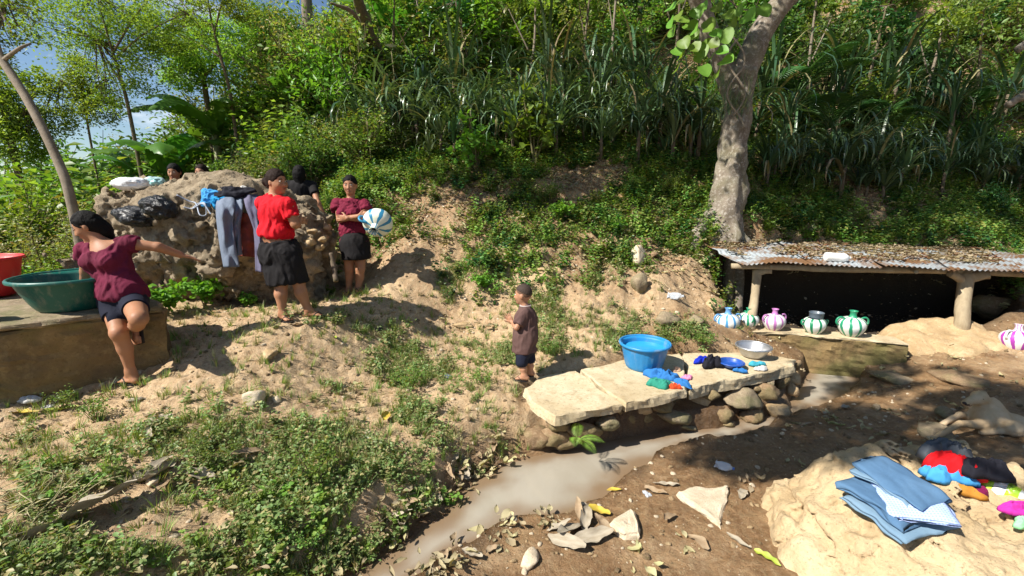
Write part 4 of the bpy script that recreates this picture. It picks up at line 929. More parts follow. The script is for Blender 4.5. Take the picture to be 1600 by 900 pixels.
S.cap(shR, elR, .048, .040, .02).cap(elR, wrR, .038, .026, .012); S.cap(shL, elL, .048, .040, .02).cap(elL, wrL, .038, .026, .012); hand(S, wrR, (1, .1, .1), (0, 1, 0), .95, .15, .3, 1); hand(S, wrL, (-1, .15, 0), (0, 1, 0), .95, .15, .3, -1)
for a, b, c_ in ((hiR, knR, anR), (hiL, knL, anL)):
    m_ = b * .62 + c_ * .38 + [0, .012, 0]; S.cap(a, b, .085, .055, .03).cap(b, m_, .052, .050, .02).cap(m_, c_, .049, .030, .02)
tR = anR + [-.02, -.13, 0]; tR[2] = g1(tR[0], tR[1]) + .014; tL = anL + [.06, -.13, 0]; tL[2] = g1(tL[0], tL[1]) + .014
foot(S, anR, tR); foot(S, anL, tL); put(o, 'body', S, .0075, SK, org); face(o, hd, hf, 1.02, org)
S = SDF(); S.cap(shR, shL, .052, .052, .05); S.ell(ch, (.15, .11, .15), .06); S.ell(wa, (.145, .11, .14), .06); S.ell(ch + [-.06, -.08, .0], (.06, .06, .06), .03).ell(ch + [.06, -.08, .0], (.06, .06, .06), .03)
S.cap(shR + [-.01, 0, .01], shR * .6 + elR * .4 + [-.02, 0, 0], .060, .068, .01, end=1).cap(shL + [.01, 0, .01], shL * .6 + elL * .4 + [.02, 0, 0], .060, .068, .01, end=1); S.ell(nk + [0, -.02, -.035], (.10, .08, .03), .02)
S.ell(pe, (.165, .135, .10), .05); S.cut(P(552, 378, D), (0, 0, -1)); put(o, 'blouse', S, .0095, MAROON2, org, .009, .010, 1, 21, (1, 1, 1), 22)
S = SDF(); S.ell(pe, (.162, .132, .13), .06); S.cap(pe + [0, 0, -.02], P(557, 400, D), .165, .165, .06); S.cut(P(552, 362, D), (0, 0, 1)); S.cut(P(556, 404, D), (0, 0, -1)); put(o, 'skirt', S, .0095, BLACK, org, .004, .006, 1, 23)
S = SDF(); fh = nz_(hf); hair(S, hd, hf, 1.02); S.ell(hd + [0, .09, -.03], (.05, .04, .05), .03); hface(S, hd, hf, 1.02); put(o, 'hair', S, .008, HAIR, org, .003, 0, 1, 5, (1, 1, 1), 30)
sandal(o, anR, tR, 1.0, org); sandal(o, anL, tL, 1.0, org)
jp = P(589, 356, 5.42); jug('blue and cream striped jug hanging tilted from the arm of the woman in maroon', jp + np.array([.05, .02, .135]), 1.2, JT, (R(62), R(205), R(12)), neckm=JT, hs=(1,))

# --- woman in black and two heads beyond the rock
def standing(label, hd, f, s, shirt, hairlen, hm=HAIR, skinm=SK, h=.010, arm=None):
    f = nz_(f); u = np.array([0, 0, 1.]); x = np.cross(f, u); gx = g1(hd[0], hd[1]); H = hd[2] + .115 * s - gx; k = H / 1.55
    og = np.array([hd[0], hd[1], gx]); o = person(label, og, H); S = SDF(); nk = hd - u * .13 * s; pe = og + u * .82 * k; ch = og + u * 1.16 * k; wa = og + u * .98 * k
    sr, sl = ch + x * .155 + u * .09 * k, ch - x * .155 + u * .09 * k
    S.cap(nk - u * .06, hd - u * .05, .052, .048, .03); head_sdf(S, hd, f, s); S.cap(sr, sl, .05, .05, .05); S.cap(ch + u * .09 * k, nk, .06, .05, .04)
    S.ell(ch, (.145, .105, .15), .06, side=x); S.ell(wa, (.135, .10, .13), .06, side=x); S.ell(pe, (.155, .125, .12), .06, side=x)
    for q, sp in ((1, sr), (-1, sl)):
        e = sp + x * q * .05 - u * .27 * k; w = e + f * .14 - u * .14 * k
        if arm is not None and q == 1: e, w = arm
        S.cap(sp, e, .047, .039, .03).cap(e, w, .038, .026, .015); hand(S, w, nz_(w - e), -x * q, 1, .2, .3, q)
        hp_ = pe + x * q * .085 - u * .04; kn = og + x * q * .09 + u * .44 * k; an = og + x * q * .09 + u * .08
        S.cap(hp_, kn, .085, .055, .03).cap(kn, an, .053, .030, .03); foot(S, an, og + x * q * .09 + f * .13 + u * .014)
        if q == 1: e1 = e
        else: e2 = e
    put(o, 'body', S, h, skinm, og); face(o, hd, f, s, og)
    S = SDF(); S.cap(sr, sl, .052, .052, .05); S.ell(ch, (.155, .112, .16), .06, side=x); S.ell(wa, (.145, .108, .13), .06, side=x); S.ell(pe, (.165, .13, .1), .06, side=x); S.cap(ch + u * .09 * k, nk - u * .03, .06, .05, .04)
    S.cap(sr, sr * .5 + e1 * .5, .052, .054, .02, end=1).cap(sl, sl * .5 + e2 * .5, .052, .054, .02, end=1); S.cut(pe + u * .02, (0, 0, -1)); put(o, 'shirt', S, .011, shirt, og, .004, .010, 1, 3)
    S = SDF(); S.ell(pe, (.165, .135, .13), .06, side=x); S.cap(pe - u * .03, og + u * .5 * k, .165, .17, .06); S.cut(og + u * .45 * k, (0, 0, -1)); S.cut(pe + u * .06, (0, 0, 1)); put(o, 'skirt', S, .012, BLACK, og, .004, .004, 1, 4)
    S = SDF(); hair(S, hd, f, s)
    if hairlen: S.cap(hd - f * .05, hd - f * .075 - u * hairlen, .070, .035, .03, .7, side=x); S.ell(hd - f * .05 - u * .03, (.08, .06, .08), .03, side=x)
    S.sub(hd + f * .120 * s - u * .030 * s, np.array([.118, .095, .097]) * s, .012); put(o, 'hair', S, .008, hm, og, .003, 0, 1, 7, (1, 1, 1), 30); return o
D = 6.25
standing('woman in black with long black hair seen from behind, beyond the rock', P(468, 272, D), (-.25, 1, 0), 1.03, BLACK, .24, arm=(P(497, 318, D - .05), P(512, 345, D)))
standing('person mostly hidden beyond the rock, black fringe, left of the two heads', P(272, 269, 6.35), (.25, -1, -.1), 1.0, BLACK, .1)
standing('person mostly hidden beyond the rock, brown hair, right of the two heads', P(315, 270, 6.35), (.15, -1, 0), 1.0, MAROON2, .08, HAIR2, SK2)

# --- the boy
D = 4.25; org = T(818, 598); org[2] = ZS; o = person('small boy in brown t-shirt and dark shorts standing on the slab edge', org, .93)
f = nz_((-.9, .38, 0)); x = np.cross(f, (0, 0, 1)); hf = (-.88, .30, -.05)      # x: his right, away from the camera
hd, nk = P(817, 460, D), P(821, 478, D); ch, wa, pe = P(822, 500, D), P(821, 525, D), P(820, 545, D)
shN, shF = P(819, 489, D - .085), P(826, 487, D + .09); elN, wrN = P(807, 512, D - .13), P(800, 503, D + .0); elF, wrF = P(812, 509, D + .16), P(798, 503, D + .1)
anN, anF = P(819, 589, D - .05), P(828, 583, D + .06); anN[2] = max(anN[2], ZS + .05); anF[2] = ZS + .05; knN, knF = P(815, 569, D - .05), P(827, 566, D + .05); hiN, hiF = P(817, 548, D - .05), P(824, 547, D + .05)
S = SDF(); S.cap(nk - [0, 0, .02], hd - [0, 0, .04], .036, .036, .02); head_sdf(S, hd, hf, .86, chub=.6)
S.cap(shN, shF, .036, .036, .03); S.ell(ch, (.085, .07, .10), .04, side=x); S.ell(wa, (.085, .078, .09), .04, side=x); S.ell(pe, (.088, .078, .075), .04, side=x)
S.cap(shN, elN, .030, .025, .02).cap(elN, wrN, .025, .018, .01); S.cap(shF, elF, .030, .025, .02).cap(elF, wrF, .025, .018, .01); hand(S, wrN, (-.45, .15, .8), (0, 1, .1), .62, .5, .12, 1); hand(S, wrF, (-.5, 0, .8), (0, -1, 0), .62, .4, .12, -1)
for a, b, c_ in ((hiN, knN, anN), (hiF, knF, anF)): m_ = b * .6 + c_ * .4 - f * .008; S.cap(a, b, .050, .036, .02).cap(b, m_, .034, .034, .01).cap(m_, c_, .033, .021, .01)
tN = np.array([anN[0] - .085, anN[1] + .015, ZS + .012]); tF = np.array([anF[0] - .08, anF[1] + .03, ZS + .012])
foot(S, anN, tN, .68); foot(S, anF, tF, .68); put(o, 'body', S, .0058, SK2, org); face(o, hd, hf, .86, org)
S = SDF(); S.cap(shN, shF, .038, .038, .03); S.ell(ch, (.10, .088, .11), .04, side=x); S.ell(wa, (.108, .098, .10), .05, side=x); S.cap(ch, P(820, 550, D), .098, .112, .04)
S.cap(shN, shN * .2 + elN * .8, .040, .044, .015, end=1).cap(shF, shF * .2 + elF * .8, .040, .044, .015, end=1); S.ell(nk - [0, 0, .015], (.05, .05, .025), .02); S.cut(P(820, 548, D), (.05, 0, -1)); put(o, 't_shirt', S, .007, BROWNC, org, .008, .004, 1, 31)
S = SDF(); S.ell(pe, (.10, .09, .08), .03, side=x); S.cap(hiN, knN + [0, 0, .02], .062, .056, .02).cap(hiF, knF + [0, 0, .02], .062, .056, .02); S.cut(P(818, 568, D), (0, 0, -1)); put(o, 'shorts', S, .007, NAVY, org, .003, .004, 1, 33)
S = SDF(); fh = nz_(hf); S.ell(hd + [0, 0, .020] - fh * .010, np.array([.0775, .094, .0985]) * .86, .02, side=np.cross(fh, (0, 0, 1))); S.cut(hd + [0, 0, .022] - fh * .02, nz_(-np.array([0, 0, 1]) + fh * .4)); S.sub(hd + fh * .105 - [0, 0, .0], (.07, .07, .062), .01); put(o, 'hair', S, .006, simple('short_cropped_hair', (.035, .022, .016), (.06, .04, .03), 60, .8), org)
S = SDF(); S.ell(hd + [0, 0, .018] - fh * .010, np.array([.0755, .0925, .0975]) * .86, .02, side=np.cross(fh, (0, 0, 1))); S.cut(hd + [0, 0, -.012] - fh * .02, nz_(-np.array([0, 0, 1]) + fh * .5)); S.sub(hd + fh * .11 - [0, 0, .01], (.09, .075, .07), .01); put(o, 'shaved_sides', S, .006, simple('shaved_hair', (.14, .075, .045), (.10, .055, .035), 60, .8), org)
V, F = tube([nk + .05 * (math.cos(a) * f + math.sin(a) * x) + [0, 0, .005] for a in np.linspace(0, 2 * math.pi, 17)], .008, 6, False); obj('collar', V - org, F, simple('pale_collar', (.5, .42, .38)), o, True)
sandal(o, anN, tN, .7, org); sandal(o, anF, tF, .7, org)

# --- the dog
D = 3.84; org = T(1545, 676); o = thing('dog', 'tan short-haired dog lying with its head raised at the right edge', 'dog', org)
FUR = simple('tan_dog_fur', (.46, .31, .16), (.62, .47, .30), 4, .85, .2, .5, 130, .004); MUZ = simple('dark_muzzle', (.05, .035, .03)); DKFUR = simple('brown_ear_fur', (.20, .12, .06), rough=.85); 
gz = org[2]
def Q_(u, v, t, z=None): p = P(u, v, t); return p
S = SDF(); hd = P(1533, 621, D); mz = P(1511, 629, D - .05); nk1 = P(1545, 634, D + .02); cst = P(1545, 655, D + .0); mid = P(1585, 668, D + .03); hip = P(1630, 690, D + .0)
S.ell(hd, (.062, .066, .058), .03).cap(hd + [-.02, 0, -.005], mz, .045, .027, .03).ell(mz + [-.01, 0, -.004], (.028, .024, .022), .015)
S.cap(hd + [.03, .02, -.02], nk1, .055, .070, .04).cap(nk1, cst, .07, .11, .05).ell(cst, (.12, .10, .13), .05, ax=(1, 0, -.3)).cap(cst, mid, .115, .10, .06).cap(mid, hip, .10, .105, .06)
for (a, b, c_, r1) in ((P(1534, 664, D - .10), P(1500, 662, D - .16), P(1466, 654, D - .14), .04), (P(1536, 655, D + .12), P(1500, 648, D + .05), P(1462, 643, D + .02), .038)):
    b[2] = max(b[2], g1(b[0], b[1]) + .03); c_[2] = g1(c_[0], c_[1]) + .022
    S.cap(cst, a, .09, .05, .04).cap(a, b, r1, .026, .02).cap(b, c_, .025, .020, .01).ell(c_ + [-.02, 0, 0], (.035, .024, .018), .012)
    for k in (-1, 0, 1): S.ell(c_ + [-.045, k * .013, -.002], (.014, .008, .010), .006)
kn = P(1578, 692, D - .16); kn[2] = max(kn[2], g1(kn[0], kn[1]) + .06); hk = P(1612, 706, D - .16); hk[2] = g1(hk[0], hk[1]) + .035; pw = P(1535, 680, D - .12); pw[2] = g1(pw[0], pw[1]) + .022
S.cap(hip, kn, .11, .06, .05).cap(kn, hk, .05, .03, .03).cap(hk, pw, .028, .02, .02).ell(pw, (.04, .022, .017), .01)
fdir = nz_(mz - hd); xx = nz_(np.cross(fdir, (0, 0, 1)))
S.cap(hip + [.08, 0, -.02], hip + [.25, -.05, -.09], .03, .015, .03)
put(o, 'body', S, .009, FUR, org, .0025, 0, 1, 3, (1, 1, 1), 40)
for q in (-1, 1):
    e0 = hd + xx * q * .045 + np.array([.012, 0, .048]); S = SDF(); S.cap(e0, e0 + xx * q * .035 + np.array([.030, 0, .035 if q < 0 else .0]), .028, .008, .01, .4, side=xx); put(o, 'ear', S, .005, DKFUR, org)
    Vi, Fi = ico(2); obj('eye', Vi * .0085 + hd + xx * q * .036 + fdir * .050 + [0, 0, .014] - org, Fi, EYED, o, True)
Vi, Fi = ico(2); obj('nose', Vi * [.016, .015, .012] + mz + fdir * .034 + [0, 0, .004] - org, Fi, MUZ, o, True)
obj('muzzle_patch', Vi * [.030, .0275, .0215] + mz + fdir * .008 + [0, 0, -.004] - org, Fi, MUZ, o, True)
# ================================================================== VEGETATION
def lf(c, c2, **k): return leafmat(*([k.pop('n')] + [c, c2]), **k)
L_WEED = lf((.15, .22, .07), (.30, .36, .15), n='weed_leaf', trans=.35, c3=(.42, .35, .18))
L_HILL = lf((.10, .20, .035), (.24, .34, .08), n='hill_weed_leaf', trans=.35, c3=(.28, .26, .06))
L_LIME = lf((.13, .25, .03), (.20, .34, .05), n='fresh_lime_leaf', trans=.4)
L_DARK = lf((.03, .085, .024), (.07, .15, .04), n='dark_shrub_leaf', trans=.25, rough=.35)
L_OLIV = lf((.22, .27, .08), (.38, .40, .15), n='olive_leaf', trans=.35, c3=(.36, .26, .12))
L_TREE = lf((.07, .16, .03), (.17, .28, .065), n='tree_leaf', trans=.35)
L_BRIGHT = lf((.17, .28, .045), (.32, .42, .10), n='sunny_leaf', trans=.45)
L_STRAP = lf((.03, .07, .034), (.08, .135, .06), n='strap_leaf', trans=.12, rough=.28, spec=.6, c3=(.25, .20, .11))
L_STRAP2 = lf((.08, .135, .06), (.18, .24, .13), n='pale_strap_leaf', trans=.2, rough=.32, spec=.55, c3=(.40, .36, .2))
L_BAN = lf((.07, .18, .03), (.11, .25, .045), n='banana_leaf', trans=.4, rough=.4)
L_DRY = lf((.34, .27, .16), (.50, .42, .28), n='dry_leaf', trans=.15, rough=.8, spec=.15, c3=(.24, .13, .06))
L_STRAW = lf((.40, .33, .19), (.52, .45, .28), n='dry_straw', trans=.1, rough=.8, spec=.15)
L_GRASS = lf((.16, .24, .06), (.28, .36, .10), n='short_grass_blade', trans=.3, c3=(.45, .38, .2))
BARKS = stonemat('pale_mottled_bark', (.13, .10, .07), (.24, .20, .155), (.45, .41, .35), 4, 1.1, moss=.25, bd=.012, wide=.8)
BARKD = stonemat('dark_bark', (.09, .065, .045), (.17, .13, .09), (.26, .21, .16), 6, 1, moss=.4)
BARKP = stonemat('smooth_pale_bark', (.17, .135, .095), (.26, .215, .16), (.36, .31, .25), 5, .5)
STEM = simple('green_brown_stem', (.10, .10, .04), (.16, .13, .06), rough=.8)

# leaf shapes along +x, unit length, facing +z:  verts, tris
def leaf_tpl(w=.5, fold=.12, droop=.15, six=True):
    if six:
        V = np.array([(0, 0, 0), (.32, w / 2, fold), (.32, -w / 2, fold), (.36, 0, 0), (.72, w * .36, fold * .7 - droop * .4), (.72, -w * .36, fold * .7 - droop * .4), (.74, 0, -droop * .4), (1, 0, -droop)])
        F = np.array([(0, 3, 1), (0, 2, 3), (1, 3, 6), (1, 6, 4), (3, 2, 5), (3, 5, 6), (4, 6, 7), (6, 5, 7)])
    else:
        V = np.array([(0, 0, 0), (.45, w / 2, fold), (1, 0, -droop), (.45, -w / 2, fold)]); F = np.array([(0, 2, 1), (0, 3, 2)])
    return V, F
TPL8, TPL2 = leaf_tpl(.55), leaf_tpl(.5, .1, .1, False)
TPLL2 = leaf_tpl(.3, .06, .12, False); TPLR8 = leaf_tpl(.85, .10, .12)
def strew(tpl, pos, dirs, ups, size):
    V, F = tpl; n = len(pos); d = dirs / (np.linalg.norm(dirs, axis=1)[:, None] + 1e-9); y = np.cross(ups, d); y /= np.linalg.norm(y, axis=1)[:, None] + 1e-9; z = np.cross(d, y)
    s = np.asarray(size)[:, None, None] if np.ndim(size) else size
    O = pos[:, None, :] + s * (V[None, :, 0:1] * d[:, None] + V[None, :, 1:2] * y[:, None] + V[None, :, 2:3] * z[:, None])
    return O.reshape(-1, 3), (F[None] + (np.arange(n) * len(V))[:, None, None]).reshape(-1, 3)
def q2t(F):
    o = []
    for f in F:
        for k in range(1, len(f) - 1): o.append((f[0], f[k], f[k + 1]))
    return np.array(o)
def two(name, partsets):             # mesh of several materials: [(V, F, mat), ...]
    V, F = jarr([(v, f) for v, f, _ in partsets]); me = mesh(name, V, F, [m for _, _, m in partsets])
    me.polygons.foreach_set('material_index', np.concatenate([np.full(len(f), i, np.int32) for i, (_, f, _) in enumerate(partsets)])); return me
r_ = np.random.default_rng(11)
def rdir(n, up=.3):
    d = r_.normal(size=(n, 3)); d /= np.linalg.norm(d, axis=1)[:, None]; d[:, 2] = d[:, 2] * .6 + up; return d
def upv(n, j=.5): u = r_.normal(size=(n, 3)) * j; u[:, 2] += 1; return u
# ---- small ground plants (prototypes used only by the scattered cover)
def weed(seed, nst=6, h=.09, ls=.03, tpl=TPL8, nl=5, mat=None, spread=.07):
    global r_; r_ = np.random.default_rng(seed); P_, D_, S_ = [], [], []; tubes = []
    for k in range(nst):
        a = r_.uniform(0, 2 * math.pi); e = np.array([math.cos(a) * spread * r_.uniform(.3, 1), math.sin(a) * spread * r_.uniform(.3, 1), h * r_.uniform(.4, 1)]); b = e * [.15, .15, 0]
        for j in range(nl):
            t_ = (j + 1) / nl; q = b + (e - b) * t_; aa = r_.uniform(0, 2 * math.pi); P_.append(q); D_.append([math.cos(aa), math.sin(aa), r_.uniform(-.1, .5)]); S_.append(ls * r_.uniform(.6, 1.25) * (1.15 - .4 * t_))
    return strew(tpl, np.array(P_), np.array(D_), upv(len(P_), .3), np.array(S_)) + (mat,)
def tuft(seed, n=16, h=.09, w=.004, mat=None, spread=.03, bend=.6):
    rr = np.random.default_rng(seed); V, F = [], []
    for k in range(n):
        a = rr.uniform(0, 6.28); d = np.array([math.cos(a), math.sin(a), 0]); b = d * rr.uniform(0, spread); L_ = h * rr.uniform(.5, 1.2); x = np.array([-d[1], d[0], 0]); st = len(V); bd = rr.uniform(.2, 1) * bend
        for j in range(4):
            t_ = j / 3; q = b + d * L_ * bd * t_ * t_ + np.array([0, 0, L_ * (t_ - .35 * bd * t_ * t_)]); ww = w * (1 - t_ * .8)
            V += [q - x * ww, q + x * ww]
        for j in range(3): s_ = st + j * 2; F += [(s_, s_ + 1, s_ + 3), (s_, s_ + 3, s_ + 2)]
    return np.array(V), np.array(F), mat
def deadleaf(seed, L_=.07, w=.55, mat=L_DRY):
    rr = np.random.default_rng(seed); n = 5; V, F = [], []; cu = rr.uniform(-1.2, 1.2); tw = rr.uniform(-.6, .6)
    for i in range(n + 1):
        t_ = i / n; wd = math.sin(math.pi * min(1, t_ * .92 + .06)) * w / 2
        for j in (-1, 0, 1): V.append([t_ * L_ - L_ / 2, j * wd * L_, L_ * (cu * .25 * (t_ - .5) ** 2 * 2 + abs(j) * .16 * rr.uniform(.4, 1.4) + tw * j * (t_ - .5) * .4) + .006])
    for i in range(n):
        for j in range(2): a = i * 3 + j; F += [(a, a + 3, a + 4), (a, a + 4, a + 1)]
    return np.array(V), np.array(F), mat
def pebble(seed, m): V, F = rock_vf(seed, (1, .8, .6), 2, 7, .08); return V, F, m
def mulch(seed):
    rr = np.random.default_rng(seed); ps = []
    for k in range(7):
        V, F, _ = deadleaf(seed * 9 + k, rr.uniform(.05, .10), rr.uniform(.25, .6)); a = rr.uniform(0, 6.28); c, s_ = math.cos(a), math.sin(a); V = V @ np.array([[c, s_, 0], [-s_, c, 0], [0, 0, 1]]) + [rr.uniform(-.12, .12), rr.uniform(-.12, .12), rr.uniform(0, .015)]; ps.append((V, F))
    V, F = jarr(ps); return V, F, L_DRY
def protos(name, sets):
    c = bpy.data.collections.new(name)
    for i, (V, F, m) in enumerate(sets): c.objects.link(bpy.data.objects.new('%s_%03d' % (name, i), mesh(name, V, F, m)))
    return c, len(sets)
def px_of(x, y, z):
    z = z - CAMZ; d = y * cp_ - z * sp_; u_ = y * sp_ + z * cp_; return 800 + FPX * x / np.maximum(d, .01), 450 - FPX * u_ / np.maximum(d, .01), d
def scatter(name, label, pts, coll, n, smin, smax, tilt=.2, sc=None):
    k = len(pts); me = bpy.data.meshes.new(name); me.vertices.add(k); me.vertices.foreach_set('co', pts.astype(np.float32).ravel())
    rr = np.random.default_rng(k); rot = np.stack([rr.normal(0, tilt, k), rr.normal(0, tilt, k), rr.uniform(0, 6.28, k)], 1).astype(np.float32)
    me.attributes.new('rot', 'FLOAT_VECTOR', 'POINT').data.foreach_set('vector', rot.ravel())
    s_ = rr.uniform(smin, smax, k) if sc is None else sc * rr.uniform(smin, smax, k); me.attributes.new('scl', 'FLOAT', 'POINT').data.foreach_set('value', s_.astype(np.float32))
    me.attributes.new('pick', 'INT', 'POINT').data.foreach_set('value', rr.integers(0, n, k).astype(np.int32))
    o = link(name, me); tag(o, label, kind='stuff')
    g = bpy.data.node_groups.new(name, 'GeometryNodeTree'); g.interface.new_socket('Geometry', in_out='INPUT', socket_type='NodeSocketGeometry'); g.interface.new_socket('Geometry', in_out='OUTPUT', socket_type='NodeSocketGeometry')
    gi, go = g.nodes.new('NodeGroupInput'), g.nodes.new('NodeGroupOutput'); ci = g.nodes.new('GeometryNodeCollectionInfo'); ci.inputs[0].default_value = coll; ci.inputs['Separate Children'].default_value = True; ci.inputs['Reset Children'].default_value = True
    mp_ = g.nodes.new('GeometryNodeMeshToPoints'); ip = g.nodes.new('GeometryNodeInstanceOnPoints'); ip.inputs['Pick Instance'].default_value = True
    def na(t_, nm): a = g.nodes.new('GeometryNodeInputNamedAttribute'); a.data_type = t_; a.inputs[0].default_value = nm; return a.outputs[0]
    l = g.links.new; l(gi.outputs[0], mp_.inputs[0]); l(mp_.outputs[0], ip.inputs['Points']); l(ci.outputs[0], ip.inputs['Instance']); l(na('FLOAT_VECTOR', 'rot'), ip.inputs['Rotation']); l(na('FLOAT', 'scl'), ip.inputs['Scale']); l(na('INT', 'pick'), ip.inputs['Instance Index']); l(ip.outputs[0], go.inputs[0])
    o.modifiers.new('cover', 'NODES').node_group = g; return o

GREEN = [(480, 735, 170, 80, 1.0), (340, 690, 130, 45, .8), (200, 680, 180, 45, .5), (100, 750, 150, 60, .45), (500, 850, 190, 70, 1.5), (280, 870, 260, 60, 1.4), (60, 890, 120, 50, 1.1), (640, 590, 70, 50, 1.2), (700, 640, 90, 50, .9), (760, 690, 75, 45, 1.2), (530, 610, 60, 25, .5),
         (760, 565, 100, 30, .9), (860, 548, 60, 22, 1.0), (590, 520, 110, 18, .5), (510, 505, 80, 14, .4), (880, 470, 110, 60, .75), (760, 445, 90, 35, .8), (990, 520, 60, 28, .8), (1085, 525, 60, 28, 1.2), (640, 800, 60, 50, .8), (300, 470, 60, 12, .6), (1560, 560, 30, 12, .6), (420, 780, 120, 50, .6)]
def cand(n, x0, x1, y0, y1, seed):
    rr = np.random.default_rng(seed); x = rr.uniform(x0, x1, n); y = rr.uniform(y0, y1, n); z = gh(x, y); u, v, d = px_of(x, y, z)
    return x, y, z, u, v, rr.uniform(0, 1, n)
def dens_green(x, y, u, v):
    d = np.zeros(len(x))
    for a, b, ru, rv, w in GREEN: d = np.maximum(d, w * np.exp(-(((u - a) / ru) ** 2 + ((v - b) / rv) ** 2) ** 2 * .7))
    q = np.stack([x, y, 0 * x], 1); return d * sstep(-.35, .3, fbm(q * 2.4, 3, 201) + .25 * (d - .5) + .22 * fbm(q * 9, 2, 7))
def okland(x, y): return (polysd(x, y, WPOLY) > .06) & (polysd(x, y, SLABP) > .05) & (polysd(x, y, CAVE) > .1) & (polysd(x, y, pf) > .0)
ROCKX = [(-4.75, 4.85), (-2.25, 4.8), (-2.2, 5.9), (-4.7, 5.95)]
x, y, z, u, v, rn = cand(85000, -4.6, 3.6, 1.2, 6.6, 31); ok = okland(x, y) & (polysd(x, y, ROCKX) > 0); dg = dens_green(x, y, u, v) * ok
hillm = sstep(5.0, 6.0, y + .25 * fbm(np.stack([x, y, 0 * x], 1) * 1.5, 2, 5)) * (x > -2.0) * ok
k = rn < .20 * dg * (1 - sstep(-.2, .1, x - (-.45 + .72 * (y - 2.2))) * (y < 4.2))
c1, n1_ = protos('leafy_weed', [weed(40 + i, 6, .07 + .02 * (i % 3), .026 + .005 * (i % 3), TPL8, 5, L_WEED, .075) for i in range(7)])
scatter('weed_cover', 'low green leafy weeds carpeting the near bank', np.stack([x, y, z - .004], 1)[k], c1, n1_, .55, 1.25)
nearb = (v > 730) & (u < 720) & (x < -.55 + .72 * (y - 2.2)) & (rn < .44 * dg) & (rn > .29 * dg)
c2_, n2_ = protos('broad_weed', [weed(60 + i, 5, .10, .038, TPLR8, 5, L_BRIGHT if i % 2 else L_WEED, .07) for i in range(5)])
scatter('broadleaf_weeds', 'brighter broad leaved weeds along the bottom of the near bank', np.stack([x, y, z - .004], 1)[nearb], c2_, n2_, .6, 1.1)
c3_, n3_ = protos('grass_tuft', [tuft(80 + i, 18, .06 + .02 * (i % 3), .0028, L_GRASS if i % 3 else L_STRAW, .035) for i in range(6)])
x, y, z, u, v, rn = cand(60000, -4.6, 3.6, 1.2, 6.8, 32); ok = okland(x, y) & (polysd(x, y, ROCKX) > 0); dg = dens_green(x, y, u, v) * ok
k = rn < .42 * np.maximum(np.maximum(dg, .16 * ok * (y < 5.4)) * (1 - sstep(-.2, .1, x - (-.45 + .72 * (y - 2.2)))), .9 * np.exp(-(((u - 770) / 70) ** 2 + ((v - 690) / 55) ** 2)) * ok)
scatter('short_grass', 'patches of short dry and green grass on the path and bank', np.stack([x, y, z - .004], 1)[k], c3_, n3_, .5, 1.2)
x, y, z, u, v, rn = cand(60000, -5, 6.5, 1.2, 7.2, 33); ok = (polysd(x, y, WPOLY) > .02) & (polysd(x, y, SLABP) > .05)
cl = fbm(np.stack([x, y, 0 * x], 1) * 2.2, 3, 77); k = ok & (rn < .20 + .30 * sstep(0, .5, cl))
c4_, n4_ = protos('clod', [pebble(120 + i, [M_TAN, M_PALEROCK, M_BROWNROCK][i % 3]) for i in range(6)])
sz = .006 + .04 * np.random.default_rng(3).random(len(x)) ** 5
scatter('gravel', 'small clods and pebbles strewn over the bare earth', np.stack([x, y, z + .001], 1)[k], c4_, n4_, .8, 1.3, .4, sz[k])
c5_, n5_ = protos('leaf_litter', [mulch(140 + i) for i in range(7)])
x, y, z, u, v, rn = cand(42000, -4, 9, 1.2, 13, 34); ok = (polysd(x, y, SLABP) > .1) & (polysd(x, y, ROCKX) > 0) & (polysd(x, y, pf) > 0); dw_ = polysd(x, y, WPOLY)
k = ok & (polysd(x, y, CAVE) > .05) & (dw_ > .0) & (rn < .008 + .30 * sstep(5.6, 6.4, y) * (x > -1.8) + .30 * (dw_ < .2) * (x < .3) + .012 * (x > 2.5))
scatter('leaf_litter', 'dry brown leaves scattered along the stream edge and under the trees', np.stack([x, y, z], 1)[k], c5_, n5_, .5, 1.1, .25)
# slope cover: knee-high leafy seedlings
c6_, n6_ = protos('slope_plant', [weed(160 + i, 7, .22 + .05 * (i % 3), .055 + .012 * (i % 2), TPL8, 6, [L_HILL, L_HILL, L_BRIGHT, L_DARK][i % 4], .14) for i in range(8)])
x, y, z, u, v, rn = cand(46000, -3.2, 10.5, 4.9, 11.5, 35); q = np.stack([x, y, 0 * x], 1); nn = fbm(q * 1.3, 4, 205)
dn = sstep(5.5, 6.9, y + .5 * nn + np.where(x < 1.2, 0, .35 * (1.2 - x) * (x < 2.6))) * sstep(-.7, -.1, nn + .30) * okland(x, y)
dn *= 1 - .6 * sstep(6.1, 5.4, y) * (x > .2)
dn = np.where((x < -.9) & (y < 6.6), dn * .35, dn) * (~((x > -2.2) & (x < -1.2) & (y < 6.3)))
path = np.exp(-(((u - 690) / 70) ** 2 + ((v - 300) / 22) ** 2)) + np.exp(-(((u - 640) / 50) ** 2 + ((v - 335) / 30) ** 2)); dn *= 1 - .7 * np.clip(path, 0, 1)
k = rn < .5 * dn
scatter('slope_cover', 'dense leafy undergrowth covering the slope below the strap plants', np.stack([x, y, z - .02], 1)[k], c6_, n6_, .45, 1.15, .25)
x, y, z, u, v, rn = cand(26000, -16, 24, 6.5, 34, 36); q = np.stack([x, y, 0 * x], 1); nn = fbm(q * .8, 3, 215)
k = (rn < (.30 + .5 * sstep(-.2, .3, nn)) * np.where(x > 2.4, .30, 1) * np.where((x > 2.4) & (nn < -.05), .25, 1)) & ((y > 9.5) | (x < -3.4)) & ~((x > -5.6) & (x < -2.2) & (y < 7.2)) & (polysd(x, y, ROCKX) > .2)
c7_, n7_ = protos('thicket_plant', [weed(180 + i, 9, .75, .13, TPL2, 9, [L_HILL, L_BRIGHT, L_TREE, L_OLIV][i % 4], .4) for i in range(8)])
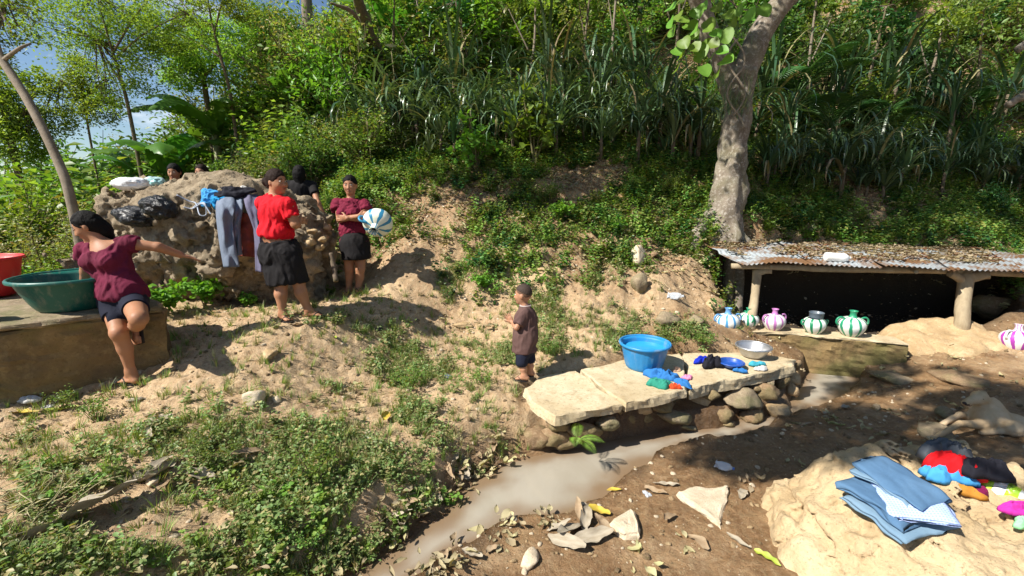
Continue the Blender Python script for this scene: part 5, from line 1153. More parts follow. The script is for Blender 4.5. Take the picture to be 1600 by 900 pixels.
scatter('hillside_thicket', 'leafy undergrowth of the upper hillside', np.stack([x, y, z - .05], 1)[k], c7_, n7_, .6, 1.35, .2)
x, y, z, u, v, rn = cand(2600, -10, -4.9, 3.5, 9, 38); k = (polysd(x, y, pf) > .1) & (polysd(x, y, ROCKX) > .25) & ~((x > -5.6) & (y > 5.9) & (y < 7))
c8_, n8_ = protos('bank_plant', [weed(280 + i, 10, .5, .055, TPL2, 12, [L_BRIGHT, L_OLIV, L_HILL][i % 3], .25) for i in range(6)])
scatter('left_undergrowth', 'sunny yellow green undergrowth behind the tubs', np.stack([x, y, z - .05], 1)[k], c8_, n8_, .7, 1.5, .2)
x, y, z, u, v, rn = cand(15000, -60, -7, 7, 60, 37); k = (rn < .8) & (x < -.6 * y - 1)
scatter('far_thicket', 'bushy growth on the far low ground at the left', np.stack([x, y, z - .05], 1)[k], c7_, n7_, 1.2, 3.2, .2)
# leaf litter on the shelter roof, a sheet of fallen leaves on top of the metal
rr = np.random.default_rng(5); ps = []
for i in range(1500):
    a, b = rr.uniform(.02, .99), rr.uniform(.12, 1) ** .8
    if fbm(np.array([[a * 9, b * 2.5, 0]]), 3, 3)[0] < -.30 + .34 * (a > .5) + .5 * (b < .35) * (a < .22) + .25 * (b < .3): continue
    V, F, _ = deadleaf(500 + i, rr.uniform(.05, .11), rr.uniform(.3, .6)); an = rr.uniform(0, 6.28); c, s_ = math.cos(an), math.sin(an); ps.append((V @ np.array([[c, s_, 0], [-s_, c, 0], [0, 0, 1]]) + roofpt(a, b) + [0, 0, .022 + rr.uniform(0, .015)], F))
V, F = jarr(ps); tag(obj('roof_litter', V, F, L_DRY), 'brown fallen leaves lying on the corrugated roof', kind='stuff')

# ---- generators of whole plants
def bush(seed, h=1.2, w=.8, nst=14, nl=60, ls=.075, tpl=TPL2, mat=L_HILL, heads=None):
    global r_; r_ = np.random.default_rng(seed); P_, D_ = [], []; tb = []
    for k in range(nst):
        a = r_.uniform(0, 2 * math.pi); q = r_.uniform(.15, 1) ** .6; e = np.array([math.cos(a) * w * q, math.sin(a) * w * q, h * r_.uniform(.55, 1.05) * (1.1 - .45 * q)]); m_ = e * [.35, .35, .6] + r_.normal(0, .05, 3)
        s_ = spline([(0, 0, 0), m_, e], 8); tb.append(tube(s_, np.linspace(.014, .004, 8) * h, 4, False))
        for j in range(3):
            b = s_[r_.integers(3, 7)]; e2 = b + (r_.normal(0, .22, 3) + [0, 0, .12]) * h * .6; tb.append(tube(np.stack([b, (b + e2) / 2 + r_.normal(0, .02, 3), e2]), [.006 * h, .004 * h, .002 * h], 3, False))
            t_ = r_.uniform(.2, 1.05, nl // 4)[:, None]; P_.append(b + (e2 - b) * t_ + r_.normal(0, .05 * h, (nl // 4, 3)))
        t_ = r_.uniform(3, 7, nl // 3); P_.append(s_[t_.astype(int)] + r_.normal(0, .06 * h, (len(t_), 3)))
    P_ = np.concatenate(P_); n = len(P_); V, F = strew(tpl, P_, rdir(n, .15), upv(n, .6), ls * r_.uniform(.6, 1.3, n)); a, b = jarr([(x_, q2t(f_)) for x_, f_ in tb])
    f = mesh('foliage', V, F, mat); st_ = mesh('stem', a, b, STEM); hd_ = None
    if heads:
        top = P_[P_[:, 2] > h * .55]; top = top[r_.integers(0, len(top), heads)]; m = len(top) * 14; pp_ = np.repeat(top, 14, 0) + r_.normal(0, .035, (m, 3)) + [0, 0, .08]
        V, F = strew(TPL2, pp_, rdir(m, .4), upv(m, 1), .022 * r_.uniform(.6, 1.3, m)); hd_ = mesh('seed_heads', V, F, L_DRY)
    return f, st_, hd_
def plant(name, label, cat, meshes, loc, rot=0, s_=1.0, group=None, names=('foliage', 'stem', 'seed_head')):
    o = thing(name, label, cat, loc, (0, 0, rot), group); o.scale = (s_,) * 3 if np.isscalar(s_) else s_
    for nm, me in zip(names, meshes):
        if me is not None: link(nm, me, o)
    for ch in o.children:
        if ch.name.startswith('seed_head'): ch['kind'] = 'stuff'
    return o
BU = [bush(1, 1.2, .8, 15, 120, .07, TPL2, L_HILL), bush(2, 1.3, .9, 16, 100, .075, TPL2, L_TREE), bush(3, 1.1, .8, 15, 130, .06, TPL2, L_BRIGHT), bush(4, 1.2, .85, 16, 150, .05, TPL2, L_OLIV, 44), bush(5, 1.1, .7, 14, 80, .11, TPL2, L_DARK), bush(6, 1.4, .8, 18, 90, .095, TPL2, L_LIME)]
BW = [('leafy_bush', 'mid green leafy bush growing', 'bush'), ('leafy_bush', 'dense deep green bush growing', 'bush'), ('leafy_bush', 'sunny bright green bush growing', 'bush'), ('flowering_bush', 'olive bush with tan seed heads growing', 'bush'), ('leafy_bush', 'dark broad leaved shrub growing', 'bush'), ('leafy_bush', 'lime green bush growing', 'bush')]
rr = np.random.default_rng(77)
ZON = [(0, 'at the left edge'), (110, 'above the green tub'), (190, 'above the left end of the rock'), (255, 'above the head with black fringe'), (300, 'above the head with brown hair'), (370, 'above the hanging trousers'), (425, 'above the woman in red'), (490, 'above the woman in black'), (530, 'above the woman with folded arms'), (600, 'above the tilted jug'), (690, 'left of the bright sapling'), (790, 'above the boy'), (870, 'right of the bright sapling'), (950, 'above the blue tub'), (1040, 'just left of the big tree'), (1115, 'behind the big tree trunk'), (1190, 'above the left roof corner'), (1260, 'above the grey pot'), (1340, 'above the white bottle on the roof'), (1420, 'above the right shelter post'), (1520, 'above the dog'), (1590, 'at the right edge')]
def zon(u): return [w for a, w in ZON if a <= max(u, 0)][-1]
def put_bush(k, u, v_, Y, s_, where, z=None):
    p = PY(u, v_, Y); zz = g1(p[0], p[1]) - .05; nm, lb, ct = BW[k]; far_ = 'nearer' if Y < {'b': 8.6, 'o': 13.2}[where[0]] else 'farther'; tl = ['low', 'medium', 'tall'][int(s_ * 1.0 > .8) + int(s_ > 1.3)]; key = tl + ' ' + lb.replace(' growing', '') + ' ' + zon(u) + ', ' + far_ + ' ' + 'row'
    plant(nm, key, ct, BU[k], (p[0], p[1], zz), rr.uniform(0, 6.28), (s_ * rr.uniform(.9, 1.15), s_ * rr.uniform(.9, 1.15), s_ * rr.uniform(.85, 1.2)), 'bushes ' + where)
# left, behind the tubs and the leaning tree (t about 6 to 9)
for (k, u, Y, s_) in [(3, 40, 5.6, .95), (3, 150, 6.6, 1.1), (2, 95, 5.9, .8), (5, 20, 6.8, 1.0), (3, 200, 7.6, 1.2), (2, 150, 8.3, 1.3), (3, 95, 7.4, 1.3), (0, 230, 8.6, 1.2), (3, -40, 6.2, 1.3), (2, -100, 6.6, 1.4), (5, 60, 8.2, 1.4), (3, 10, 9.2, 1.5), (2, -70, 9.5, 1.7), (3, 120, 5.5, .55), (2, 45, 5.2, .5), (5, 5, 5.0, .55)]:
    put_bush(k, u, 300, Y, s_, 'behind the tubs at the left')
for i in range(16): put_bush([0, 1, 4, 3, 2][i % 5], 215 + i * 24 + rr.uniform(-10, 10), 250, rr.uniform(7.9, 9.3), rr.uniform(.7, 1.0), 'behind the big conglomerate rock')
for i in range(40): put_bush([2, 0, 5, 2, 1, 3][i % 6], rr.uniform(200, 560), 150, rr.uniform(9.5, 15), rr.uniform(1.0, 1.9), 'on the upper left hillside')
for i in range(64): put_bush([2, 0, 1, 2, 3, 5][i % 6], 540 + (i * 17.3) % 620, 80, rr.uniform(11.0, 17.5), rr.uniform(.9, 1.7), 'on the sunny hillside above the strap plants')
for i in range(32): put_bush([4, 1, 0, 4, 1][i % 5], 1130 + (i * 40.7) % 640, 80, rr.uniform(10.2, 16), rr.uniform(.9, 1.6), 'on the shaded hillside right of the big tree')
for (k, u, v_, Y, s_) in [(0, 560, 215, 8.4, .5), (4, 520, 215, 8.2, .6), (1, 620, 215, 8.5, .5), (0, 1180, 330, 7.6, .35), (1, 1250, 330, 7.9, .4), (0, 1490, 340, 8.0, .35), (4, 1550, 330, 8.2, .45), (2, 1050, 300, 7.4, .35), (0, 980, 300, 7.3, .3), (1, 860, 300, 7.2, .35)]:
    put_bush(k, u, v_, Y, s_, 'on the slope below the strap plants')

# ---- strap leaved plants
def strap(seed, n=34, L_=1.0, w=.020, trunk=.3, mat=L_STRAP, droop=1.0):
    rr_ = np.random.default_rng(seed); V, F = [], []
    for k in range(n):
        a = rr_.uniform(0, 6.28); d = np.array([math.cos(a), math.sin(a), 0]); x_ = np.array([-d[1], d[0], 0]); el = rr_.uniform(.55, 1.45); LL = L_ * rr_.uniform(.65, 1.15); dr = rr_.uniform(.5, 1.6) * droop; q = np.array([0, 0, trunk * rr_.uniform(.5, 1)]); st = len(V); ns = 8; x_ = x_ + rr_.normal(0, .15, 3)
        for j in range(ns + 1):
            t_ = j / ns; ww = w * (1 - t_ ** 2.2) * (.6 + 1.6 * min(t_, .25)) + .001; V += [q - x_ * ww, q + [0, 0, -.3 * ww], q + x_ * ww]; e = el - dr * 2.1 * t_ * t_; q = q + (d * math.cos(e) + np.array([0, 0, math.sin(e)])) * LL / ns
        for j in range(ns):
            for c in (0, 1): s_ = st + j * 3 + c; F += [(s_, s_ + 1, s_ + 4), (s_, s_ + 4, s_ + 3)]
    f = mesh('strap_leaf', np.array(V), np.array(F), mat); a, b = tube([(0, 0, -.1), (.01, 0, trunk * .5), (0, .01, trunk)], [.035, .03, .025], 7); return f, mesh('stem', a, q2t(b), BARKD)
ST = [strap(1, 30, 1.05, .019, .35, droop=1.3), strap(2, 28, 1.2, .020, .6, droop=1.4), strap(3, 34, .9, .018, .2), strap(4, 30, 1.15, .021, .5, L_STRAP2, 1.4), strap(5, 26, 1.3, .021, .8, droop=1.5), strap(6, 34, .95, .022, .25, L_STRAP2, 1.5)]
def put_strap(k, u, v_, s_, where, Y=None):
    p = T(u, v_) if Y is None else PY(u, v_, Y); u = float(u); sz_ = ['squat', 'bushy', 'long', 'tall stemmed'][{0: 1, 1: 2, 2: 0, 3: 2, 4: 3, 5: 0}[k]]; hg = 'low on the bank' if v_ > 225 else 'high on the bank'
    o = plant('strap_plant', sz_ + ' ' + ('pale' if k in (3, 5) else 'dark') + ' strap plant ' + hg + ' ' + zon(u), 'plant', ST[k], (p[0], p[1], g1(p[0], p[1]) - .03), rr.uniform(0, 6.28), s_ * rr.uniform(.85, 1.15), ('pale' if k in (3, 5) else 'dark') + ' strap plants ' + where, names=('strap_leaf', 'stem'))
    for ch in o.children:
        if ch.name.startswith('strap_leaf'): ch['kind'] = 'stuff'
for i in range(50): put_strap([0, 1, 3, 4, 5, 3][i % 6], 560 + (i * 11.9) % 590 + rr.uniform(-8, 8), rr.uniform(205, 258), rr.uniform(.85, 1.25), 'in the dark thicket left of the big tree')
for i in range(26): put_strap([1, 4, 3, 2][i % 4], 570 + (i * 17.7) % 590 + rr.uniform(-8, 8), rr.uniform(160, 205), rr.uniform(1.0, 1.4), 'in the dark thicket left of the big tree')
for i in range(34): put_strap([0, 3, 5, 1, 3, 2][i % 6], 1195 + (i * 13.1) % 430, rr.uniform(262, 312), rr.uniform(.8, 1.15), 'on the bank right of the big tree')
for i in range(22): put_strap([0, 1, 4, 2][i % 4], 1180 + (i * 21.1) % 440, rr.uniform(190, 255), rr.uniform(1, 1.4), 'on the bank right of the big tree')
for i in range(22): put_strap([0, 3, 2, 1][i % 4], 215 + (i * 16.3) % 330, rr.uniform(222, 248), rr.uniform(.7, 1.0), 'behind the big conglomerate rock')

# ---- bananas, every leaf a part
def banana_leaf(seed, L_=1.5, w=.38):
    rr_ = np.random.default_rng(seed); n = 26; V, F = [], []; q = np.zeros(3); el = 1.15
    for i in range(n + 1):
        t_ = i / n; wd = w / 2 * (math.sin(math.pi * min(1, .12 + t_ * .88)) ** .55) * (t_ > .08) + .006; sag = .35 + .9 * t_
        for j, c in enumerate((-1, -.5, 0, .5, 1)):
            tear = rr_.uniform(-.05, .05) * abs(c); V.append(q + [tear, c * wd, -abs(c) * wd * sag * .5 + (.012 if i % 2 else -.012) * abs(c)])
        e = el - 1.9 * t_ ** 1.3; q = q + np.array([math.cos(e), 0, math.sin(e)]) * L_ / n
    for i in range(n):
        for j in range(4):
            if j in (0, 3) and rr_.random() < .16: continue
            a = i * 5 + j; F.append((a, a + 5, a + 6, a + 1))
    return mesh('leaf', np.array(V), np.array(F), L_BAN)
BLF = [banana_leaf(i) for i in range(4)]
V, F = tube([(0, 0, -.1), (.02, 0, .6), (0, .02, 1.25)], [.085, .07, .05], 12); BST = mesh('stem', V, F, simple('banana_stem', (.16, .20, .07), (.25, .2, .1), rough=.5), True)
for (u, v_, Y, s_, lb) in [(245, 160, 9.2, 1.0, 'banana plant leaning over the left bushes'), (205, 190, 9.8, .8, 'small banana plant with a yellowed leaf at the left'), (600, 110, 11.5, 1.15, 'banana plant behind the dark mossy trunk'), (700, 90, 12.5, 1.0, 'banana plant near the top centre left of the palm-like clump'), (790, 60, 13, 1.25, 'tall pale banana plant at the top centre'), (880, 60, 13.5, 1.0, 'banana plant at the top right of centre'), (420, 150, 11, .9, 'banana plant above the rock at the left'), (1000, 60, 13.5, 1.0, 'banana plant behind the dark slim trunk'), (545, 130, 10.4, .9, 'banana plant low beside the dark mossy trunk'), (650, 60, 11.8, 1.1, 'banana plant above the white blossom'), (740, 40, 12.2, 1.2, 'banana plant with arching leaves at the top left of centre'), (850, 30, 12.4, 1.15, 'banana plant touching the top edge above the boy'), (330, 150, 10.0, 1.0, 'banana plant between the two leafy trees at the left'), (455, 200, 9.6, .7, 'small banana plant above the woman in red')]:
    p = PY(u, v_, Y); z = g1(p[0], p[1]); o = thing('banana_plant', lb, 'banana plant', (p[0], p[1], z), (0, 0, rr.uniform(0, 6))); k = s_ * (1.25 if p[2] - z > 1.6 else 1); o.scale = (k,) * 3
    link('stem', BST, o)
    for j in range(8): link('leaf', BLF[j % 4], o, (0, 0, 1.15), (rr.uniform(-.15, .15), rr.uniform(-.35, .45), j * 2.4 + rr.uniform(-.3, .3)), rr.uniform(.7, 1.1))
# ---- palms, every frond a part
def frond(seed, L_=1.3):
    rr_ = np.random.default_rng(seed); n = 26; q = np.zeros(3); P_, D_, U_, S_ = [], [], [], []; pts = []
    for i in range(n + 1):
        t_ = i / n; e = 1.1 - 1.7 * t_; dd = np.array([math.cos(e), 0, math.sin(e)]); pts.append(q.copy())
        if i > 3:
            for c in (-1, 1): P_.append(q.copy()); D_.append(dd * .7 + np.array([0, c, -.15])); U_.append([-math.sin(e), 0, math.cos(e)]); S_.append(.34 * math.sin(math.pi * (.15 + .8 * t_)))
        q = q + dd * L_ / n
    V, F = strew(leaf_tpl(.10, .0, .15, False), np.array(P_), np.array(D_), np.array(U_), np.array(S_)); a, b = tube(pts, np.linspace(.014, .003, len(pts)), 5, False); V, F = jarr([(V, F), (a, q2t(b))]); return mesh('frond', V, F, L_DARK if seed < 3 else L_BRIGHT)
FR = [frond(i) for i in range(4)]
for (u, v_, s_, lb) in [(1290, 250, 1.0, 'feather leaved young palm right of the big tree'), (1375, 235, .9, 'small dark palm on the right bank'), (1500, 215, .9, 'arching palm near the right edge'), (1240, 200, 1.2, 'taller palm behind the trunk on the right')]:
    p = T(u, v_); o = thing('palm', lb, 'palm', (p[0], p[1], p[2] - .03), (0, 0, rr.uniform(0, 6))); o.scale = (s_,) * 3
    V, F = tube([(0, 0, -.1), (0, .01, .3), (.01, 0, .6)], [.06, .05, .04], 8); obj('stem', V, F, BARKD, o, True)
    for j in range(11): link('frond', FR[j % 3], o, (0, 0, .55), (rr.uniform(-.1, .1), rr.uniform(-.5, .3), j * 2.4 + rr.uniform(-.3, .3)), rr.uniform(.75, 1.1))

# ---- trees
def crownmesh(seed, centres, n, ls, mat, tpl=TPL2, up=.1):
    global r_; r_ = np.random.default_rng(seed); P_ = []
    for c, rad, wgt in centres:
        m = int(n * wgt); cl = r_.normal(size=(max(6, m // 30), 3)); cl /= np.linalg.norm(cl, axis=1)[:, None]; cl *= r_.uniform(.25, 1, (len(cl), 1)) ** .5
        cc = np.array(c) + cl * rad; k = r_.integers(0, len(cc), m); P_.append(cc[k] + r_.normal(0, 1, (m, 3)) * np.minimum(.16 * np.array(rad), .22))
    P_ = np.concatenate(P_); m = len(P_); V, F = strew(tpl, P_, rdir(m, up), upv(m, .55), ls * r_.uniform(.6, 1.3, m)); return mesh('crown', V, F, mat)
def tree(label, trunk, rad, limbs, centres, n, ls, lm, bark, seed, loc, cat='tree', name='tree', tpl=TPL2, tn=14, bumpy=.0, twigs=10):
    o = thing(name, label, cat, loc); L0 = np.array(loc); p = spline(trunk, 40); r0 = np.interp(np.linspace(0, 1, 40), np.linspace(0, 1, len(rad)), rad); V, F = tube(p, r0, tn)
    if bumpy: V = V + (V - np.repeat(p, tn, 0).repeat(1, 0)[:len(V)]) * (bumpy * (fbm(V * [9, 9, 1.5] + seed, 4, seed) + .35 * fbm(V * [3, 3, 3] + seed, 2, seed)))[:, None]
    obj('trunk', V - L0, F, bark, o, True)
    rr_ = np.random.default_rng(seed)
    for pts, ra in limbs:
        q = spline(pts, 22); V, F = tube(q, np.interp(np.linspace(0, 1, 22), np.linspace(0, 1, len(ra)), ra), 9); V = V + np.stack([fbm(V * 4 + seed, 2, seed)] * 3, 1) * .02 * bumpy * 3; obj('limb', V - L0, F, bark, o, True)
    tw = []
    for c, rad_, w in centres:
        base = limbs[rr_.integers(0, len(limbs))][0][-1] if limbs else trunk[-1]
        best = min([np.array(l[0][-1]) for l in limbs] + [np.array(trunk[-1])], key=lambda e: np.linalg.norm(e - c))
        for k in range(twigs): e = np.array(c) + rr_.uniform(-.62, .62, 3) * rad_; tw.append(tube(spline([best, (best + e) / 2 + rr_.normal(0, .05, 3), e], 8), np.linspace(.012, .004, 8) * (1 if len(trunk) else 1), 4, False))
    if tw: V, F = jarr([(a, q2t(b)) for a, b in tw]); obj('branch', V - L0, F, bark, o)
    me = crownmesh(seed + 5, centres, n, ls, lm, tpl); me.transform(Matrix.Translation(Vector(-L0))); link('crown', me, o); return o
# the big mottled tree
D = 6.95; base = P(1132, 372, D); base[2] = g1(base[0], base[1]); b0 = base + [0, 0, -.25]
tr = [b0, P(1128, 345, D), P(1137, 290, D), P(1148, 220, D + .02), P(1150, 165, D), P(1152, 115, D)]
fork = P(1152, 118, D)
bigtree = tree('large tree with pale mottled bark standing just behind the metal roof', tr, [.33, .26, .225, .19, .18, .24], 
     [([fork + [-.04, 0, -.15], P(1128, 95, D), P(1108, 50, D), P(1092, 0, D - .1), P(1060, -90, D - .6), (1.3, 5.6, 6.9)], [.16, .15, .15, .14, .10, .05]),
      ([fork + [.04, 0, -.15], P(1175, 85, D), P(1190, 50, D), P(1225, 0, D), P(1290, -70, D - .1), (5.2, 6.4, 7.6)], [.20, .19, .18, .17, .12, .05]),
      ([P(1092, 0, D - .1), (2.4, 6.2, 6.2), (1.0, 5.2, 7.2)], [.10, .08, .04]), ([P(1225, 0, D), (4.3, 6.0, 6.6), (3.6, 5.0, 7.6)], [.12, .09, .04])],
     [((1.4, 5.3, 7.2), (1.7, 1.1, .8), .35), ((3.6, 5.6, 7.9), (2.0, 1.4, .8), .35), ((5.4, 6.6, 8.0), (1.6, 1.4, .8), .25)], 11000, .13, L_TREE, BARKS, 3, base, tn=40, bumpy=.30)
for k, (a, b, c) in enumerate([((1100, 345), (1088, 366), .13), ((1152, 350), (1166, 370), .10), ((1120, 355), (1115, 378), .10), ((1144, 352), (1146, 378), .09)]):
    q1 = P(*a, D - .05); q2 = P(*b, D - .25); q2[2] = g1(q2[0], q2[1]) - .04; q0 = P(1135, 318, D); V, F = tube(spline([q0, q1, q2, q2 + (q2 - q1) * .6 + [0, 0, -.08]], 18), np.interp(np.linspace(0, 1, 18), [0, .5, 1], [c * .5, c, c * .4]), 12); V = V + (fbm(V * 7, 3, k)[:, None]) * .02; obj('root', V - base, F, BARKS, bigtree, True)
for k in range(5):                   # roots and vines creeping round the trunk and fork
    q = [P(1150 + 14 * math.sin(k * 2 + i * .9), 120 - i * 16 + 20 * k, D - .28) for i in range(6)]; V, F = tube(spline(q, 20), .014, 6); obj('vine', V - base, F, BARKP, bigtree, True)
rr_ = np.random.default_rng(8); ps = []
for i in range(150): p = P(1148 + rr_.uniform(-26, 26), rr_.choice([150, 168, 178, 60, 130]) + rr_.uniform(-12, 12), D - .22 + rr_.uniform(-.03, .1)); V, F, _ = tuft(900 + i, 5, .22, .003, None, .02, .9); ps.append((V + p - base, F))
V, F = jarr(ps); e = obj('epiphyte', V, F, L_STRAP2, bigtree); e['kind'] = 'stuff'
# hanging spray of large heart shaped leaves, each leaf a part
spr = thing('hanging_vine', 'vine with large fresh green heart shaped leaves hanging in front of the big tree', 'vine', P(1085, -60, 5.6)); s0 = np.array(spr.location)
def heart():
    n = 14; V = [(.02, 0, 0)]; 
    for i in range(n): a = 2 * math.pi * i / n; r__ = .5 * (1 - .35 * max(0, -math.cos(a)) ** 4) ; V.append((.45 + r__ * math.cos(a) * (1.1 if math.cos(a) > 0 else .9), r__ * math.sin(a) * (.95 - .35 * max(0, math.cos(a)) ** 2), -.10 * abs(math.sin(a)) * -1 - .08 * max(0, math.cos(a))))
    V.append((.45, 0, -.05)); return mesh('leaf', np.array(V), np.array([(n + 1, 1 + i, 1 + (i + 1) % n) for i in range(n)]), L_LIME)
HT = heart(); vines = []
for a in ([(1085, -60), (1075, -10), (1062, 30), (1060, 75)], [(1085, -60), (1100, 0), (1085, 60), (1095, 110), (1085, 128)], [(1085, -60), (1130, -10), (1160, 15), (1185, 10)], [(1085, -60), (1105, 10), (1115, 60), (1122, 100)]):
    q = spline([P(*b, 5.6 + .05 * i) for i, b in enumerate(a)], 24); V, F = tube(q, np.linspace(.012, .004, 24), 6); obj('stem', V - s0, F, BARKP, spr, True); vines.append(q)
for (u, v_) in [(1060, 20), (1072, 35), (1050, 42), (1085, 45), (1065, 58), (1080, 66), (1100, 30), (1110, 48), (1092, 82), (1118, 78), (1125, 95), (1095, 100), (1060, 105), (1084, 124), (1130, 20), (1150, 12), (1170, 18), (1140, 35), (1045, 12), (1095, 10), (1115, 8), (1080, 20), (1185, 8), (1050, 75), (1105, 65), (1065, -5), (1120, 60), (1125, 105), (1058, 30), (1078, 50), (1098, 62), (1112, 88), (1140, 22), (1160, 26), (1128, 44), (1070, 84), (1088, 8), (1104, 42), (1048, 28), (1092, 72)]:
    link('leaf', HT, spr, P(u, v_, 5.55 + rr.uniform(-.15, .15)) - s0, (rr.uniform(.6, 1.3), rr.uniform(.2, 1.1), rr.uniform(-2.6, -.6)), rr.uniform(.15, .23))

# tree behind the camera whose crown dapples the mud, slab and spring
tree('broad shade tree standing behind the photographer', [(2.4, -4.2, .4), (2.2, -3.8, 2.2), (1.6, -3.0, 4.2), (.8, -2.2, 5.4)], [.26, .2, .16, .12],
     [([(.8, -2.2, 5.4), (-.2, -1.0, 6.0), (-.8, .4, 6.3)], [.09, .05, .02]), ([(.8, -2.2, 5.4), (-1.2, -1.4, 6.1), (-2.6, .2, 6.4)], [.08, .04, .02]), ([(1.6, -3.0, 4.2), (1.6, -1.2, 5.6), (.8, .4, 6.4)], [.08, .04, .02])],
     [((-3.45, .42, 6.4), (.50, .26, .3), .12), ((-2.75, .15, 6.4), (.50, .24, .3), .10), ((-3.15, .55, 6.4), (.50, .30, .35), .12), ((-2.35, .95, 6.4), (.62, .36, .35), .16), ((-1.9, .25, 6.4), (.8, .34, .35), .18), ((-.9, 1.0, 6.5), (.8, .36, .35), .17), ((-.5, .3, 6.3), (.8, .4, .35), .18), ((.5, .8, 6.5), (.9, .5, .35), .18), ((-1.3, 1.75, 6.5), (.7, .3, .3), .07), ((1.4, 1.2, 6.5), (.8, .6, .35), .12), ((-1.2, -.25, 6.4), (.7, .3, .3), .10)], 9800, .12, L_TREE, BARKS, 21, (2.4, -4.2, .4), twigs=3)
# mossy dark tree on the hill, its crown over the slope
p = PY(592, 105, 10.5); p[2] = g1(p[0], p[1])
tree('dark mossy tree with ferns on its trunk rising from the hillside', [p - [0, 0, .2], PY(590, 90, 10.3), PY(576, 50, 9.9), PY(560, 0, 9.3), PY(545, -60, 8.6)], [.13, .12, .11, .1, .08],
     [([PY(560, 0, 9.3), PY(540, -40, 8.6), (-3.3, 7.0, 6.4)], [.08, .06, .03]), ([PY(572, 40, 9.8), PY(545, 15, 9.6), PY(515, 5, 9.4)], [.05, .04, .02]), ([PY(560, 0, 9.3), (-2.2, 7.6, 6.4), (-1.2, 6.6, 6.8)], [.08, .06, .03])],
     [((-3.3, 5.6, 6.3), (1.3, .7, .6), .4), ((-1.6, 5.9, 6.5), (1.3, .7, .6), .4), ((-.1, 6.3, 6.8), (1.0, .6, .5), .25)], 4600, .13, L_TREE, BARKD, 22, p, bumpy=.2)
# leaning pole tree at the left
p = PY(118, 345, 5.55); p[2] = g1(p[0], p[1]); l = 5.6
tree('slim smooth leaning tree behind the green tub at the left', [p - [0, 0, .1], P(112, 318, l), P(92, 255, l), P(48, 165, l), P(4, 95, l), P(-50, 10, l), P(-110, -90, l)], [.06, .054, .05, .048, .045, .04, .03],
     [([P(4, 95, l), P(30, 76, l - .1), P(48, 68, l)], [.025, .02, .012]), ([P(-50, 10, l), P(20, -40, l), P(100, -90, l)], [.04, .03, .02]), ([P(4, 95, l), P(-6, 50, l), P(10, 0, l + .2)], [.03, .02, .012])],
     [(P(20, 30, 5.7), (.5, .3, .35), .15), (P(-20, 80, 5.8), (.4, .3, .3), .12), (P(60, -60, 5.7), (.9, .5, .3), .3), (P(-80, -60, 5.6), (1, .6, .5), .4)], 5200, .05, L_HILL, BARKP, 23, p, twigs=10)
# feathery and dense trees of the upper left
def far_tree(label, u0, v0, Y, stems, cents, n, ls, lm, bark, seed, tpl=TPL2, r0=.06, tw=14):
    p = PY(u0, v0, Y); p[2] = g1(p[0], p[1]) - .1; s1 = [PY(a, b, Y) for a, b in stems[0]]; lim = [([PY(a, b, Y) for a, b in s], [r0 * .7, r0 * .5, r0 * .25]) for s in stems[1:]]
    k = Y / FPX; return tree(label, [p] + s1, [r0 * 1.2, r0, r0 * .7, r0 * .4], lim, [(PY(a, b, Y + dy), (ru * k, ru * k * .8, rv * k), w) for a, b, ru, rv, w, dy in cents], n, ls, lm, bark, seed, p, tpl=tpl, tn=9, twigs=tw)
far_tree('slender feathery tree with thin dark stems against the sky', 212, 210, 8.8, [[(205, 190), (185, 110), (168, 55), (150, -10)], [(190, 130), (165, 90), (150, 60)], [(180, 90), (230, 50), (290, 20)], [(170, 60), (130, 30), (90, 10)], [(178, 80), (215, 20), (260, -30)]],
         [(150, 10, 80, 34, .2, 0), (215, 45, 60, 40, .2, .5), (90, 35, 60, 34, .14, -.5), (265, 30, 60, 45, .18, 0), (150, 85, 60, 32, .1, .4), (225, 110, 50, 34, .12, .2), (190, 150, 40, 26, .05, 0)], 15000, .058, L_BRIGHT, BARKD, 31, TPL2, .03, 8)
far_tree('thin many stemmed tree with pale green leaves at the far left', 140, 215, 9.6, [[(138, 200), (132, 150), (128, 100)], [(135, 180), (115, 150), (95, 125)], [(135, 170), (150, 140), (165, 120)]],
         [(115, 150, 40, 34, .3, 0), (155, 165, 32, 30, .25, 0), (85, 190, 35, 26, .25, .3), (130, 115, 30, 24, .2, 0)], 8500, .06, L_BRIGHT, BARKD, 32, TPL2, .02, 8)
far_tree('leafy tree crown left of centre under the blue sky', 330, 200, 10.5, [[(325, 170), (315, 110), (300, 60)], [(318, 120), (345, 90), (365, 70)], [(310, 90), (290, 60), (270, 50)]],
         [(300, 80, 45, 25, .25, 0), (340, 95, 50, 30, .3, 0), (350, 50, 45, 20, .2, .5), (290, 120, 35, 20, .2, 0)], 11000, .07, L_BRIGHT, BARKD, 33)
far_tree('dense round crowned tree beside the pale palm trunk', 425, 190, 12, [[(425, 150), (425, 110), (425, 70)], [(425, 110), (400, 80), (385, 60)], [(425, 110), (450, 80), (460, 60)]],
         [(425, 50, 42, 38, .45, 0), (400, 85, 38, 25, .25, 0), (450, 75, 32, 28, .3, 0)], 14000, .075, L_HILL, BARKD, 34)
far_tree('small airy tree behind the bushes at the left', 25, 260, 9.5, [[(20, 230), (10, 190), (0, 160)], [(12, 200), (30, 180), (45, 165)]],
         [(10, 175, 40, 40, .4, 0), (30, 225, 40, 30, .35, 0), (-30, 140, 45, 45, .4, 0), (50, 130, 30, 25, .12, 0)], 8000, .075, L_BRIGHT, BARKD, 35)
